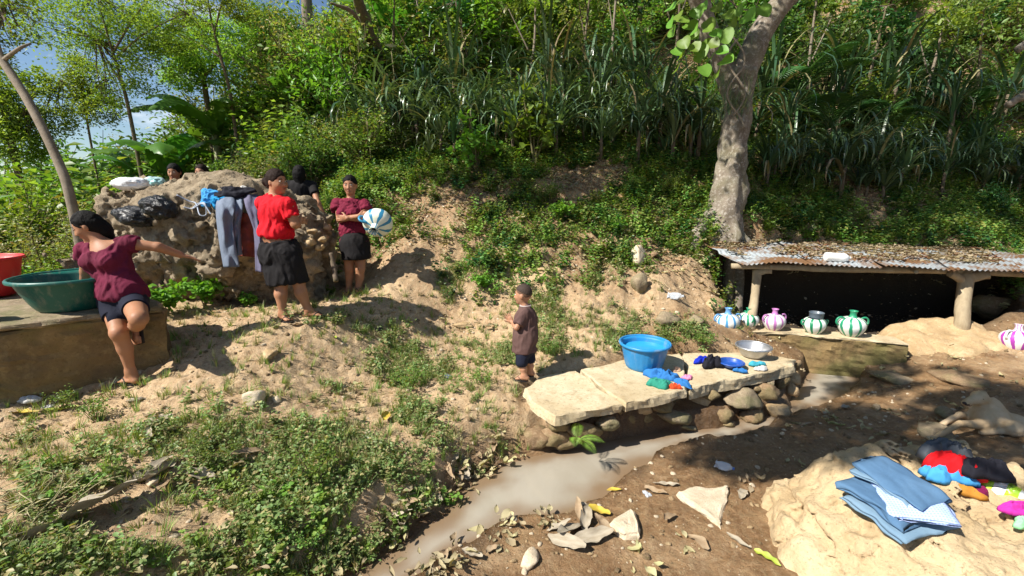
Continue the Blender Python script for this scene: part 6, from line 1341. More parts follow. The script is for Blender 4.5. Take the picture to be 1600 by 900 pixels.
far_tree('tree with thin bare branches in front of the sky at the top', 365, 190, 9.6, [[(362, 160), (345, 90), (330, 30), (320, -30)], [(345, 90), (300, 62), (262, 45)], [(335, 50), (345, 10), (352, -20)], [(330, 40), (290, 10), (270, -20)]],
         [(250, 70, 30, 10, .2, 0), (330, 0, 40, 14, .3, 0), (380, 20, 30, 14, .2, 0), (290, 30, 25, 8, .15, 0)], 5000, .055, L_BRIGHT, BARKD, 36, TPL2, .03, 12)
p = PY(484, 130, 12.5); p[2] = g1(p[0], p[1])
tree('straight pale palm trunk cut by the top edge of the frame', [p - [0, 0, .2], PY(483, 66, 12.5), PY(480, 20, 12.5), PY(476, -60, 12.5)], [.16, .14, .13, .12], [], [(PY(474, -80, 12.5), (1.2, 1.2, .4), .5)], 900, .35, L_HILL, BARKP, 41, p, name='palm_tree', tpl=TPLL2, twigs=4)
p = PY(1000, 90, 12); p[2] = g1(p[0], p[1])
tree('slim dark straight trunk at the top centre right', [p - [0, 0, .2], PY(1001, 60, 12), PY(1000, 20, 12), PY(999, -60, 12)], [.08, .075, .07, .06], [], [(PY(1000, -90, 12), (1.5, 1.2, .5), .5)], 1500, .12, L_TREE, BARKD, 42, p, twigs=5)
p = P(1760, 150, 7.6); p[2] = g1(p[0], p[1])
tree('crooked pale trunk entering at the upper right edge', [p - [0, 0, .1], P(1660, 110, 7.4), P(1612, 142, 7.2), P(1574, 165, 7.2)], [.12, .11, .09, .04], [([P(1680, 60, 7.4), P(1630, 55, 7.4), P(1590, 78, 7.3)], [.12, .10, .05])], [(P(1720, -60, 7.3), (1, .8, .5), .5)], 1200, .12, L_TREE, BARKS, 43, p, bumpy=.3, twigs=3)
for i in range(13): put_bush([1, 0, 2, 1][i % 4], 40 + i * 26, 250, 12.5 + (i * 1.7) % 4, 2.2, 'behind the slender trees at the left')
# bushes growing among the strap plants
for i in range(26): put_bush([0, 2, 3, 1, 5][i % 5], 560 + (i * 41.3) % 1060, 200, rr.uniform(8.9, 10.2), rr.uniform(.35, .75), 'on the slope among the strap plants')
# slim shrub stems standing out of the hill
for i, (u, v_, Y, top, sd) in enumerate([(625, 150, 10.6, 95, 1), (668, 140, 10.8, 110, 2), (735, 150, 10.6, 60, 3), (815, 140, 10.8, 80, 4), (905, 130, 11.0, 70, 5), (955, 150, 10.4, 100, 6), (1045, 140, 10.6, 90, 7), (1265, 150, 10.2, 80, 8), (1345, 150, 10.2, 60, 9), (1430, 160, 10.0, 90, 10), (1530, 150, 10.0, 40, 11)]):
    p = PY(u, v_, Y); p[2] = g1(p[0], p[1]); rq = np.random.default_rng(sd); dx = rq.uniform(-30, 30); hh = p + [dx / 90, 0, 2.0 + .5 * rq.random()]
    tree(['slim', 'thin dark', 'straight pale', 'spindly', 'leaning', 'wispy', 'slender dark', 'lanky pale', 'skinny', 'small dark', 'short pale'][i] + ' bare stemmed sapling on the hillside ' + zon(u), [p - [0, 0, .2], (p + hh) / 2 + [rq.uniform(-.12, .12), 0, 0], hh], [.035, .028, .018], [([(p + hh) / 2, hh + [rq.uniform(-.7, .7), 0, -.3]], [.018, .008])], [(hh, (.5, .5, .35), .6), (hh + [rq.uniform(-.6, .6), 0, -.3], (.35, .35, .25), .4)], 420, .11, [L_BRIGHT, L_HILL, L_DARK][i % 3], [BARKD, BARKP][i % 2], 60 + i, p, cat='sapling', name='young_tree', tn=7, twigs=3)
# ---- single plants one can point at
W1 = bush(51, .55, .30, 9, 40, .04, TPL8, L_HILL); W2 = bush(52, .5, .28, 8, 40, .07, TPLR8, L_LIME); W3 = bush(53, .35, .35, 10, 56, .028, TPL8, L_HILL); W4 = bush(54, 1.5, .45, 8, 40, .12, TPLR8, L_LIME)
for (u, v_, s_, ms, lb) in [(500, 760, .70, W1, 'tallest upright weed in the foreground bank'), (640, 610, .75, W3, 'round leafy weed clump on the path left of the boy'), (745, 600, .6, W3, 'small leafy clump just left of the boys feet'), (320, 480, .85, W2, 'bright green leafy plant growing at the foot of the rock'), (285, 470, .8, W2, 'bright plant sprouting behind the platform corner'), (262, 492, .8, W2, 'bright plant hugging the platform corner behind the raised knee'),
                            (385, 480, .45, W2, 'small bright sprig left of the woman in red'), (515, 463, .35, W2, 'tiny bright sprig in the shade between the two standing women'), (860, 555, .55, W3, 'leafy clump behind the boy'), (1090, 545, .7, W3, 'dark leafy clump behind the blue tub'), (1040, 540, .6, W3, 'weed clump between the blue tub and the slope'), (755, 455, .6, W2, 'bright green weed in the middle of the slope'),
                            (470, 860, .5, W3, 'low weed clump near the bottom edge'), (180, 430, .9, W2, 'bright leafy plant behind the green tub'), (60, 420, .8, W2, 'lime leafy plant behind the red tub'), (1200, 372, .5, W2, 'bright sprig at the foot of the big tree'), (880, 345, .7, W2, 'bright seedling patch on the slope'), (960, 365, .6, W2, 'bright seedling cluster on the slope nearer the big tree'),
                            (330, 720, .6, W3, 'small weed clump among the dry leaves at lower left'), (100, 640, .4, W1, 'thin weed beside the platform foot'), (150, 660, .45, W1, 'thin reddish weed in front of the platform')]:
    p = T(u, v_); plant('weed_plant', lb, 'plant', ms, (p[0], p[1], p[2] - .02), rr.uniform(0, 6), s_, None)
p = T(835, 262); plant('young_tree', 'bright green sapling with broad leaves in front of the dark strap plants', 'sapling', W4, (p[0], p[1], p[2] - .02), 1, 1.1)
p = T(745, 270); plant('young_tree', 'slimmer lime sapling left of the taller one', 'sapling', W4, (p[0], p[1], p[2] - .02), 2, .8)
p = T(470, 265); plant('young_tree', 'bright broad leaved shrub behind the two women', 'shrub', W4, (p[0], p[1], p[2] - .02), 3, .8)
# fern under the slab corner
fe = thing('fern', 'small pale fern sprouting under the slab corner', 'fern', GZ(905, 690, .24) + [-.02, -.0, 0])
for j, (a, e) in enumerate([(-.6, -.1), (.2, .25), (1.0, .2), (2.6, .1)]): link('frond', FR[3], fe, (0, 0, 0), (0, e, -1.2 + a), .19)
# dry brush at the lower left
rr_ = np.random.default_rng(4); ps = []
c0 = T(40, 800)
for i in range(70): a = rr_.uniform(0, 6.28); b = c0 + [rr_.normal(0, .16), rr_.normal(0, .12), 0]; b[2] = g1(b[0], b[1]) + rr_.uniform(0, .05); e = b + np.array([math.cos(a) * .22, math.sin(a) * .22, rr_.uniform(-.03, .12)]); V, F = tube(spline([b, (b + e) / 2 + rr_.normal(0, .03, 3), e], 6), .0028, 3, False); ps.append((V, q2t(F)))
V, F = jarr(ps); tag(obj('dry_brush', V, F, L_STRAW), 'tangle of dry grey twigs and straw at the left edge', kind='stuff')

p = P(611, 74, 8.6); fl = thing('white_flower', 'single white blossom high in the foliage right of the mossy trunk', 'flower', p)
V, F = tube([(0, 0, -1.1), (.03, .02, -.5), (0, 0, 0)], .012, 6); obj('stem', V, F, STEM, fl, True)
PET = simple('white_petal', (.8, .8, .78), bump=0, rough=.5)
for k in range(6): V, F = strew(TPLR8, np.zeros((1, 3)), np.array([[math.cos(k), math.sin(k), .35]]), np.array([[0, 0, 1.]]), .13); obj('petal', V, F, PET, fl)
# ================================================================== LAUNDRY AND LITTER
def denim(name, c, c2):
    def pt(t, v, col):
        n = t.noise(t.coord('Object', (1, 6, 1)), 60, 2, .5); return t.mix(t.math('MULTIPLY', n, .5), col, mul(c, 1.7))
    return clothmat(name, c, c2, .9, 700, .35, patt=pt)
DEN1, DEN2, DEN3 = denim('blue_denim', (.055, .115, .20), (.09, .165, .26)), denim('dark_denim', (.04, .07, .12), (.07, .11, .17)), denim('faded_denim', (.11, .18, .25), (.16, .24, .31))
def chk(t, v, col):
    w = t.N('TexWave'); w.inputs['Scale'].default_value = 22; t.L(v, w.inputs[0]); w2 = t.N('TexWave', bands_direction='Y'); w2.inputs['Scale'].default_value = 22; t.L(v, w2.inputs[0])
    return t.mix(t.math('MULTIPLY', t.math('MAXIMUM', w.outputs['Fac'], w2.outputs['Fac']), .55), (.22, .32, .62), (.55, .64, .85))
CHK = clothmat('light_blue_checked_cotton', (.3, .4, .7), patt=chk, folds=.25)
def folded(name, label, cat, loc, rot, L_, W_, n, th, m, seed=0, group=None, taper=0.0):
    rr_ = np.random.default_rng(seed); path = []; g = th * 1.12
    for k in range(n):
        w = W_ * (1 - .05 * rr_.random() * (k > 0)) / 2; xs_ = np.linspace(-w, w, 16); xs_ = xs_ if k % 2 == 0 else xs_[::-1]; path += [(x_, g * k + th / 2) for x_ in xs_]
        if k < n - 1: s_ = 1 if k % 2 == 0 else -1; path += [(s_ * w + s_ * g * .5 * math.sin(a), g * k + th / 2 + g * .5 * (1 - math.cos(a))) for a in np.linspace(.5, math.pi - .5, 4)]
    p = np.array(path); tg = np.gradient(p, axis=0); tg /= np.linalg.norm(tg, axis=1)[:, None] + 1e-9; nn = np.stack([-tg[:, 1], tg[:, 0]], 1); ring = np.concatenate([p + nn * th * .45, (p - nn * th * .45)[::-1]]); k = len(ring); my = 24; V = []
    for j in range(my + 1):
        y_ = (j / my - .5) * L_; q = ring.copy(); q[:, 0] *= 1 - taper * j / my; e = 1 - .25 * (abs(2 * j / my - 1) ** 10); zz = q[:, 1] * e
        V.append(np.column_stack([q[:, 0] + .006 * math.sin(j * .6 + seed), np.full(k, y_) + .008 * np.sin(q[:, 1] / g * 2.1 + seed), zz]))
    V = np.concatenate(V); V[:, 2] += .010 * fbm(V * [7, 5, 3] + seed, 3, seed) - .03 * (V[:, 1] / L_) ** 2 * 1.2 - .02 * (V[:, 0] / W_) ** 2 + .005 * np.abs(fbm(V * [26, 9, 9] + seed, 2, seed)); V[:, :2] += .016 * np.stack([fbm(V * [6, 6, 30] + seed, 3, 1), fbm(V * [6, 6, 30] + seed, 3, 2)], 1)
    F = []
    for j in range(my):
        for i in range(k): a = j * k + i; b = j * k + (i + 1) % k; F.append([a, b, b + k, a + k])
    F.append(list(range(k))[::-1]); F.append(list(range(my * k, my * k + k))); return tag(obj(name, V, F, m, smooth=True, loc=loc, rot=rot), label, cat, group)
cx, cy_, cz_ = 2.06, 2.13, btop(2.05, 2.13)
folded('folded_jeans', 'faded folded jeans at the bottom of the stack on the boulder', 'jeans', (cx - .03, cy_ - .05, cz_ - .02), (R(7), R(-5), R(14)), .33, .33, 2, .014, DEN3, 1)
folded('folded_jeans', 'blue folded jeans second from the bottom of the stack on the boulder', 'jeans', (cx - .055, cy_ - .01, cz_ + .010), (R(7), R(-4), R(19)), .33, .24, 3, .012, DEN1, 2)
folded('folded_shirt', 'light blue checked shirt folded in the middle of the jeans stack', 'shirt', (cx + .035, cy_ - .07, cz_ + .05), (R(5), R(-5), R(-16)), .28, .27, 3, .006, CHK, 3)
folded('folded_jeans', 'greyish folded jeans just above the checked shirt', 'jeans', (cx + .03, cy_ + .02, cz_ + .068), (R(8), R(-4), R(21)), .33, .22, 2, .011, DEN3, 4)
folded('folded_jeans', 'dark blue folded jeans topmost on the stack on the boulder', 'jeans', (cx + .045, cy_ + .04, cz_ + .092), (R(8), R(-5), R(17)), .34, .22, 3, .010, DEN1, 5)
def crumple(name, label, cat, c, size, h, m, seed, rot=0, group=None, parent=None, spike=0, sag=0):
    nr, nt = 26, 64; V = []; rr_ = np.random.default_rng(seed); ph = rr_.uniform(0, 6.28, 4); am = rr_.uniform(.05, .2, 4)
    for i in range(nr + 1):
        r__ = i / nr
        for j in range(nt):
            a = 2 * math.pi * j / nt; lob = 1 + sum(am[k] * math.sin((k + 1) * a + ph[k]) for k in range(4)); V.append([math.cos(a) * r__ * lob * size[0] / 2, math.sin(a) * r__ * lob * size[1] / 2, r__])
    V = np.array(V); r__ = V[:, 2].copy(); q = np.stack([V[:, 0], V[:, 1], 0 * r__ + seed], 1); sc = 3.0 / max(size)
    w = 1 - 2.2 * np.abs(fbm(q * sc * [1.0, 1.7, 1] + .4 * np.stack([fbm(q * sc * .8, 2, 4)] * 3, 1), 3, seed)); V[:, 2] = h * np.clip(1 - r__ ** 3, 0, 1) ** .6 * (.80 + .34 * w) + .004 - sag * np.clip((np.hypot(V[:, 0], V[:, 1]) - size[1] * .35), 0, 1) * (V[:, 0] > 0)
    V[:, 2] = np.where(r__ > .97, -.004, V[:, 2]); V[:, :2] += (fbm(q * sc * 2 + 3, 2, seed)[:, None]) * .04 * max(size) * (r__ > .3)[:, None]
    F = [[i * nt + j, (i + 1) * nt + j, (i + 1) * nt + (j + 1) % nt, i * nt + (j + 1) % nt] for i in range(nr) for j in range(nt)]; F.append([nr * nt + j for j in range(nt)][::-1])
    o = obj(name, V, F, m, parent, True, c, (0, 0, rot) if np.isscalar(rot) else rot)
    return o if parent is not None else tag(o, label, cat, group)
def cm(n, c): return clothmat(n, c, folds=.5)
C_BLUE, C_GRN, C_ORG, C_PINK, C_BLK, C_ROY, C_CYAN, C_WHT = cm('blue_cloth', (.03, .16, .42)), cm('sea_green_cloth', (.03, .24, .17)), cm('orange_red_cloth', (.62, .07, .02)), cm('pink_cloth', (.7, .25, .42)), cm('black_cloth', (.015, .015, .022)), cm('royal_blue_cloth', (.01, .03, .42)), cm('turquoise_cloth', (.05, .33, .42)), cm('off_white_cloth', (.6, .58, .55))
C_GREY, C_MAR, C_MUS, C_SKY, C_RED, C_MAG = cm('grey_cloth', (.10, .11, .125)), cm('wine_cloth', (.20, .01, .07)), cm('mustard_cloth', (.45, .2, .03)), cm('sky_blue_cloth', (.06, .30, .62)), cm('scarlet_cloth', (.70, .01, .015)), cm('magenta_cloth', (.5, .03, .3))
def on(u, v, z=ZS + .004): return GZ(u, v, z)
crumple('laundry', 'crumpled blue cloth beside the blue tub trailing over the slab edge', 'laundry', on(1034, 590), (.30, .17), .075, C_BLUE, 3, -.35); crumple('laundry', 'sea green cloth heaped in front of the blue laundry', 'laundry', on(1032, 604), (.22, .13), .065, C_GRN, 4, -.2)
crumple('laundry', 'blue sleeve hanging off the slab edge beside the red scrap', 'laundry', on(1068, 601), (.20, .09), .045, C_BLUE, 5, -.9, sag=.5); crumple('laundry', 'small orange red scrap between the green and blue laundry', 'laundry', on(1054, 607), (.10, .045), .045, C_ORG, 6, -.15); crumple('laundry', 'small pink cloth right of the blue laundry', 'laundry', on(1074, 590), (.11, .07), .025, C_PINK, 7, .1)
crumple('laundry', 'small pale tan cloth bundle behind the blue laundry', 'laundry', on(1056, 580), (.08, .06), .045, cm('peach_cloth', (.62, .42, .28)), 8); crumple('laundry', 'heap of black cloth left of the small blue bowl', 'laundry', on(1114, 572), (.19, .13), .115, C_BLK, 9, .2); crumple('laundry', 'royal blue cloth showing left of the black cloth heap', 'laundry', on(1097, 565), (.17, .10), .05, C_ROY, 10, .4)
crumple('laundry', 'blue cloth in front of the small bowl', 'laundry', on(1156, 580), (.14, .06), .03, C_BLUE, 11, -.3); crumple('laundry', 'turquoise cloth right of the small bowl', 'laundry', on(1180, 570), (.17, .07), .035, C_CYAN, 12, -.1); crumple('laundry', 'off white cloth at the far end of the slab', 'laundry', on(1190, 577), (.15, .07), .03, C_WHT, 13, 0)
# pile at the back of the boulder
def ob(u, v, dz=0.0):
    q = GZ(u, v, .5)
    for _ in range(4): q = GZ(u, v, btop(q[0], q[1]))
    return q + np.array([0, 0, dz])
for (u, v, s_, h, m, sd, rt, lb) in [(1482, 716, (.34, .2), .13, C_GREY, 21, -.3, 'grey cloth at the back of the colourful heap on the boulder'), (1530, 735, (.30, .2), .10, C_BLK, 22, -.5, 'charcoal cloth at the right of the colourful heap'), (1518, 764, (.22, .15), .06, C_MAR, 23, -.5, 'wine coloured cloth at the front of the colourful heap'),
                                     (1490, 761, (.26, .12), .05, C_MUS, 24, -.55, 'mustard cloth low in the colourful heap'), (1474, 745, (.30, .12), .085, C_SKY, 25, -.45, 'sky blue cloth in the middle of the colourful heap'), (1490, 738, (.34, .13), .14, C_RED, 26, -.45, 'scarlet cloth on top of the colourful heap'), (1596, 796, (.2, .12), .05, C_MAG, 27, 0, 'magenta cloth at the right edge on the boulder'), (1606, 818, (.16, .1), .04, cm('mint_cloth', (.3, .7, .35)), 28, 0, 'mint green scrap at the right edge on the boulder')]:
    crumple('laundry', lb, 'laundry', ob(u, v, -.01), (s_[0] * .8, s_[1] * .8), h * .85, m, sd, rt)
t = NT('printed_soap_packet'); v = t.coord('Object'); w = t.N('TexWave'); w.inputs['Scale'].default_value = 3.2; w.inputs['Distortion'].default_value = 1.5; t.L(v, w.inputs[0]); t.base(t.mix(t.ramp(w.outputs['Fac'], [(.45, 0.0), (.55, 1.0)]), (.8, .82, .8), (.35, .62, .03))); t.set(.3, .5); t.bump(t.noise(v, 18, 4), .5, .01)
crumple('soap_packet', 'white and lime plastic packet beside the colourful heap', 'packet', ob(1560, 770, .0), (.30, .13), .06, t.m, 31, -.9)

# on the conglomerate rock
t = NT('black_bag_plastic'); v = t.coord('Object'); t.base((.008, .008, .009)); t.set(.22, .6); t.bump(t.noise(v, 22, 6, .6, 1.2), 1.0, .03); BAG = t.m
WHB = NT('white_bag_plastic'); v = WHB.coord('Object'); sx = WHB.N('SeparateXYZ'); WHB.L(v, sx.inputs[0]); WHB.base(WHB.mix(WHB.ramp(sx.outputs[0], [(.50, 0.0), (.52, 1.0)]), (.74, .75, .76), (.03, .36, .34))); WHB.set(.35, .5); WHB.bump(WHB.noise(v, 12, 5), .6, .02)
def onr(u, v, up=.0, fwd=.0): q = rocktop(u, v); d = ray(u, v); d /= np.linalg.norm(d); return q + np.array([0, 0, up]) - d * fwd
def bag(name, label, cat, u, v, size, m, seed, rot=(0, 0, 0), fwd=.0):
    V, F = ico(4); q = V * 1.0; w = 1 - 2 * np.abs(fbm(q * 2.2 + seed, 3, seed)); V = V * (1 + .16 * w + .10 * fbm(q * 1.3 + seed, 2, seed + 2))[:, None] * np.array(size) / 2
    return tag(obj(name, V, F, m, smooth=True, loc=onr(u, v, 0, fwd), rot=rot), label, cat)
bag('plastic_bag', 'glossy black plastic bag on the rock, lower left of the pair', 'bag', 207, 338, (.42, .26, .20), BAG, 3, (0, .2, 0), .02); bag('plastic_bag', 'glossy black plastic bag on the rock, upper right of the pair', 'bag', 243, 322, (.32, .26, .22), BAG, 5, (0, .4, 0), .02)
bag('plastic_bag', 'white plastic packet lying on top of the rock at its left end', 'bag', 204, 281, (.36, .22, .15), WHB.m, 7, (0, 0, .1), .0); o_ = bag('plastic_bag', 'white and teal nappy packet on top of the rock', 'bag', 240, 281, (.22, .2, .16), plastic('teal_white_packet', (.55, .66, .66), .35, (.03, .34, .33)), 8, (0, 0, 0), .0)
crumple('laundry', 'bright blue garment hung on the rock left of the grey trousers', 'laundry', onr(322, 303, -.02, .03), (.20, .22), .05, C_SKY, 41, (R(60), 0, 0)); crumple('laundry', 'turquoise blue garment tucked against the grey trousers on the rock', 'laundry', onr(338, 312, -.02, .04), (.16, .18), .05, cm('bright_blue_cloth', (.02, .27, .55)), 42, (R(65), 0, 0))
crumple('laundry', 'black clothing bunched on the rock edge above the trousers', 'laundry', onr(372, 303, -.02, .02), (.42, .16), .06, C_BLK, 43, (R(30), 0, 0)); crumple('laundry', 'white cloth on the rock edge beside the woman in red', 'laundry', onr(388, 305, .0, .05), (.18, .16), .05, C_WHT, 44, (R(50), 0, 0))
def drape(name, label, cat, Lp, Rp, t0, m, seed, nu=20, nv=46, fold=.012):
    A_, B_ = spline([(a, b, c) for a, b, c in Lp], nv), spline([(a, b, c) for a, b, c in Rp], nv); V = []
    for j in range(nv):
        for i in range(nu):
            s_ = i / (nu - 1); q = A_[j] * (1 - s_) + B_[j] * s_; bulge = math.sin(math.pi * s_); f_ = fold * math.sin(s_ * 9 + .9 * math.sin(j * .11 + seed) + j * .05 + seed) * min(1, j / 8) + fold * 2.2 * float(vnoise(np.array([[s_ * 2.6, j * .16, seed]]), 3)[0]); V.append(P(q[0], q[1], t0 + q[2] - .045 * bulge + f_))
    V = np.array(V); B = V + np.array([0, .012, 0]); n = len(V); F = [[j * nu + i, j * nu + i + 1, (j + 1) * nu + i + 1, (j + 1) * nu + i] for j in range(nv - 1) for i in range(nu - 1)]
    F2 = [[n + a for a in f[::-1]] for f in F]; per = [i for i in range(nu)] + [j * nu + nu - 1 for j in range(1, nv)] + [(nv - 1) * nu + i for i in range(nu - 2, -1, -1)] + [j * nu for j in range(nv - 2, 0, -1)]
    F3 = [[per[k], n + per[k], n + per[(k + 1) % len(per)], per[(k + 1) % len(per)]] for k in range(len(per))]
    return (np.concatenate([V, B]), F + F2 + F3)
GT = clothmat('grey_blue_trousers', (.13, .16, .21), (.18, .21, .27), folds=.9); PT = clothmat('slate_violet_trousers', (.10, .095, .15), (.14, .13, .19), folds=.9)
a = thing('hanging_trousers', 'grey blue trousers hanging down the front of the rock', 'trousers', P(360, 300, 4.75)); a0 = np.array(a.location)
V, F = drape('leg', '', '', [(346, 301, .28), (337, 322, 0), (341, 370, -.02), (349, 418, 0)], [(366, 300, .28), (366, 325, 0), (364, 360, 0), (374, 417, 0)], 4.70, GT, 1); obj('trouser_leg', V - a0, F, GT, a, True)
V, F = drape('leg', '', '', [(362, 300, .28), (361, 325, .03), (362, 360, .03), (364, 402, .02)], [(381, 301, .28), (379, 325, .03), (375, 355, .03), (378, 398, .02)], 4.74, GT, 2); obj('trouser_leg', V - a0, F, GT, a, True)
a = thing('hanging_trousers', 'slate violet trousers hanging on the rock partly behind the woman in red', 'trousers', P(395, 300, 4.8)); a0 = np.array(a.location)
V, F = drape('leg', '', '', [(379, 303, .2), (384, 325, 0), (396, 362, 0), (399, 424, 0)], [(402, 304, .2), (404, 335, 0), (411, 380, 0), (416, 427, 0)], 4.76, PT, 3); obj('trouser_leg', V - a0, F, PT, a, True)
V, F = drape('c', '', '', [(370, 330, 0), (371, 360, 0), (374, 400, 0)], [(392, 335, 0), (398, 366, 0), (398, 402, 0)], 4.86, C_MAR, 4); q = P(382, 350, 4.86); tag(obj('laundry', V - q, F, clothmat('faded_red_cloth', (.22, .05, .035)), smooth=True, loc=q), 'faded red cloth hanging in shade between the two trousers', 'laundry')
CORD = simple('pale_blue_cord', (.45, .5, .58), bump=0, rough=.5)
for k, (pts, lb) in enumerate([([(276, 305), (290, 312), (300, 322), (306, 335), (318, 334), (316, 320), (304, 320), (298, 332)], 'loops of pale cord on the face of the rock'), ([(280, 322), (295, 324), (310, 318), (330, 330)], 'short pale cord lying across the rock')]):
    q = spline([onr(u, v, .01, .05) for u, v in pts], 50); V, F = tube(q, .007, 6); tag(obj('cord', V, F, CORD, smooth=True), lb, 'cord')
tag(obj('stick', *tube(spline([P(222, 376, 4.5), P(245, 388, 4.55), P(268, 412, 4.6)], 14), .012, 7), BARKD, smooth=True), 'dark stick leaning on the rock behind the woman at the tub', 'stick')
tag(obj('stick', *tube(spline([P(517, 395, 5.2), P(521, 415, 5.2), P(525, 440, 5.15)], 14), .03, 8), BARKD, smooth=True), 'dark wooden prop under the right end of the rock', 'stick')

# loose stones
def stone(u, v, w, d, h, seed, m, label, fac=8, sink=.25, rot=None, rough=.07):
    q = T(u, v); V, F = rock_vf(seed, (w, d, h), 3, fac + 4, rough, .04); a = rr.uniform(0, 6) if rot is None else rot
    return tag(obj('stone', V, F, m, smooth=True, loc=(q[0], q[1], q[2] + h * (.5 - sink)), rot=(0, 0, a)), label, 'stone')
def slabstone(pxs, z, h, seed, m, label):
    pl_ = [tuple(GZ(u, v, z)[:2]) for u, v in pxs]; V, F = extr(pl_, z - h, z, bev=.02, step=.02, seed=seed, top=.012); c = V.mean(0); return tag(obj('stone', V - c, F, m, loc=c, smooth=False), label, 'stone')
slabstone([(1058, 768), (1085, 759), (1138, 757), (1140, 775), (1128, 822), (1112, 812)], .12, .09, 4, M_PALEROCK, 'pale triangular flat stone on the mud in front of the boulder')
slabstone([(953, 815), (985, 795), (992, 800), (1002, 836), (975, 834)], .125, .10, 5, M_PALEROCK, 'pale wedge shaped stone on the mud right of the dead leaves')
stone(395, 632, .15, .12, .12, 6, M_PALEROCK, 'angular pale stone standing alone on the bare path'); stone(433, 628, .09, .07, .05, 7, M_PALEROCK, 'smaller flat stone right of the angular pale one'); stone(420, 558, .22, .13, .06, 8, M_TAN, 'flat tan stone set in the middle of the path', sink=.4)
stone(575, 682, .09, .07, .05, 9, M_PALEROCK, 'small whitish stone near the yellow leaf'); stone(995, 410, .26, .2, .24, 10, M_PALEROCK, 'pale boulder on the slope left of the shelter', 7, .2); stone(1000, 455, .24, .2, .26, 11, M_GREYROCK, 'grey boulder below the pale one on the slope'); stone(1120, 478, .42, .22, .14, 12, M_TAN, 'tan rock slab on the slope beside the first jug', 8, .45)
stone(1040, 505, .3, .22, .16, 13, M_GREYROCK, 'dark rock in the weeds above the blue tub'); stone(1085, 505, .18, .14, .12, 14, M_GREYROCK, 'small grey rock right of the dark one in the weeds'); stone(1460, 680, .34, .24, .13, 15, M_GREYROCK, 'flat grey rock on the shaded mud left of the dog', 8, .4); stone(1480, 652, .2, .14, .09, 16, M_GREYROCK, 'small grey stone by the front paws of the dog')
stone(1370, 640, .09, .07, .06, 17, M_GREYROCK, 'round grey stone on the dappled mud'); stone(830, 878, .15, .12, .06, 18, M_PALEROCK, 'broken pale stone at the bottom centre edge'); stone(243, 757, .12, .08, .06, 19, M_PALEROCK, 'pale stone among weeds at lower left'); stone(1390, 590, .5, .34, .12, 20, M_GREYROCK, 'flat rock in the shade below the spring wall', 12, .5); stone(1500, 592, .5, .35, .14, 22, M_BROWNROCK, 'dark brown rock in shade at right below the outcrop', 12, .5)
stone(1555, 490, .6, .4, .32, 23, M_BROWNROCK, 'brown rock right of the right shelter post', 8, .2); stone(1265, 578, .26, .18, .08, 24, M_TAN, 'flat tan stone at the foot of the spring wall', 8, .4); stone(720, 508, .3, .16, .06, 25, M_TAN, 'pale flat stone in the path behind the boy', 8, .4); stone(840, 690, .3, .26, .2, 26, M_BROWNROCK, 'earthy brown rock at the left corner under the slab', 9, .35, rough=.1)
stone(510, 610, .14, .1, .05, 27, M_TAN, 'low tan stone on the path left of the weed clump', 8, .4); stone(1020, 372 + 30, .2, .15, .1, 28, M_BROWNROCK, 'brown stone half buried right of the pale boulder')
# big fallen leaves, each a thing
def bigleaf(u, v, L_, w, m, seed, label, rot, tilt=(0, 0), up=.01):
    V, F, _ = deadleaf(seed, L_, w, m); rr_ = np.random.default_rng(seed); n = 16; V, F = [], []; cu = rr_.uniform(.3, 1.0)
    for i in range(n + 1):
        t_ = i / n; wd = math.sin(math.pi * min(1, t_ * .9 + .07)) ** .8 * w / 2
        for j in (-2, -1, 0, 1, 2): V.append([(t_ - .5) * L_, j / 2 * wd, cu * abs(j / 2) ** 1.5 * wd * .8 * (1 + .3 * math.sin(i * 1.1 + seed + j)) + .10 * L_ * (t_ - .5) ** 2 * rr_.uniform(.8, 1.2)])
    V = np.array(V); V += .012 * np.stack([fbm(V * 14 + seed, 2, k) for k in range(3)], 1); F = [[i * 5 + j, (i + 1) * 5 + j, (i + 1) * 5 + j + 1, i * 5 + j + 1] for i in range(n) for j in range(4)]
    q = T(u, v); return tag(obj('fallen_leaf', V, F, m, loc=q + [0, 0, up], rot=(tilt[0], tilt[1], rot), smooth=True), label, 'leaf')
YEL = simple('yellow_leaf', (.52, .40, .05), (.40, .25, .05), 14, .6, bump=.2); GRNL = simple('green_fallen_leaf', (.22, .30, .03), (.34, .36, .05), 14, .5); GRYL = simple('grey_dead_banana_leaf', (.38, .33, .25), (.28, .23, .16), 9, .85, bump=.5, stretch=(1, 5, 1)); BRNL = simple('brown_dead_leaf', (.24, .16, .09), (.36, .27, .17), 9, .85, bump=.5)
bigleaf(130, 820, .50, .20, GRYL, 1, 'large grey dead banana leaf curled among the weeds at lower left', 1.0, (R(-25), R(-8)), .06); bigleaf(935, 808, .16, .07, YEL, 2, 'bright yellow leaf on top of the dead leaf heap by the stream', -.5, up=.04); bigleaf(960, 768, .12, .035, YEL, 3, 'small yellow leaf at the water edge', .0)
bigleaf(1200, 876, .14, .045, GRNL, 4, 'green leaf lying on the mud near the boulder', -.9); bigleaf(603, 660, .13, .07, YEL, 5, 'yellow leaf on the bare path left of centre', 1.4, (.4, 0), .03); bigleaf(30, 648, .26, .06, YEL, 6, 'long yellow leaf at the foot of the platform', .1); bigleaf(90, 642, .26, .05, GRNL, 7, 'long green yellow leaf beside the first at the platform', .4)
bigleaf(215, 628, .16, .05, GRYL, 8, 'curled pale leaf on the path below the woman at the tub', .2); bigleaf(468, 510, .12, .05, BRNL, 9, 'brown curled leaf in front of the woman in red', .3); bigleaf(523, 528, .10, .03, GRNL, 10, 'small green leaf on the path', -.8); bigleaf(465, 494, .08, .04, YEL, 11, 'small yellow leaf in the shade by the feet of the woman in red', 0)
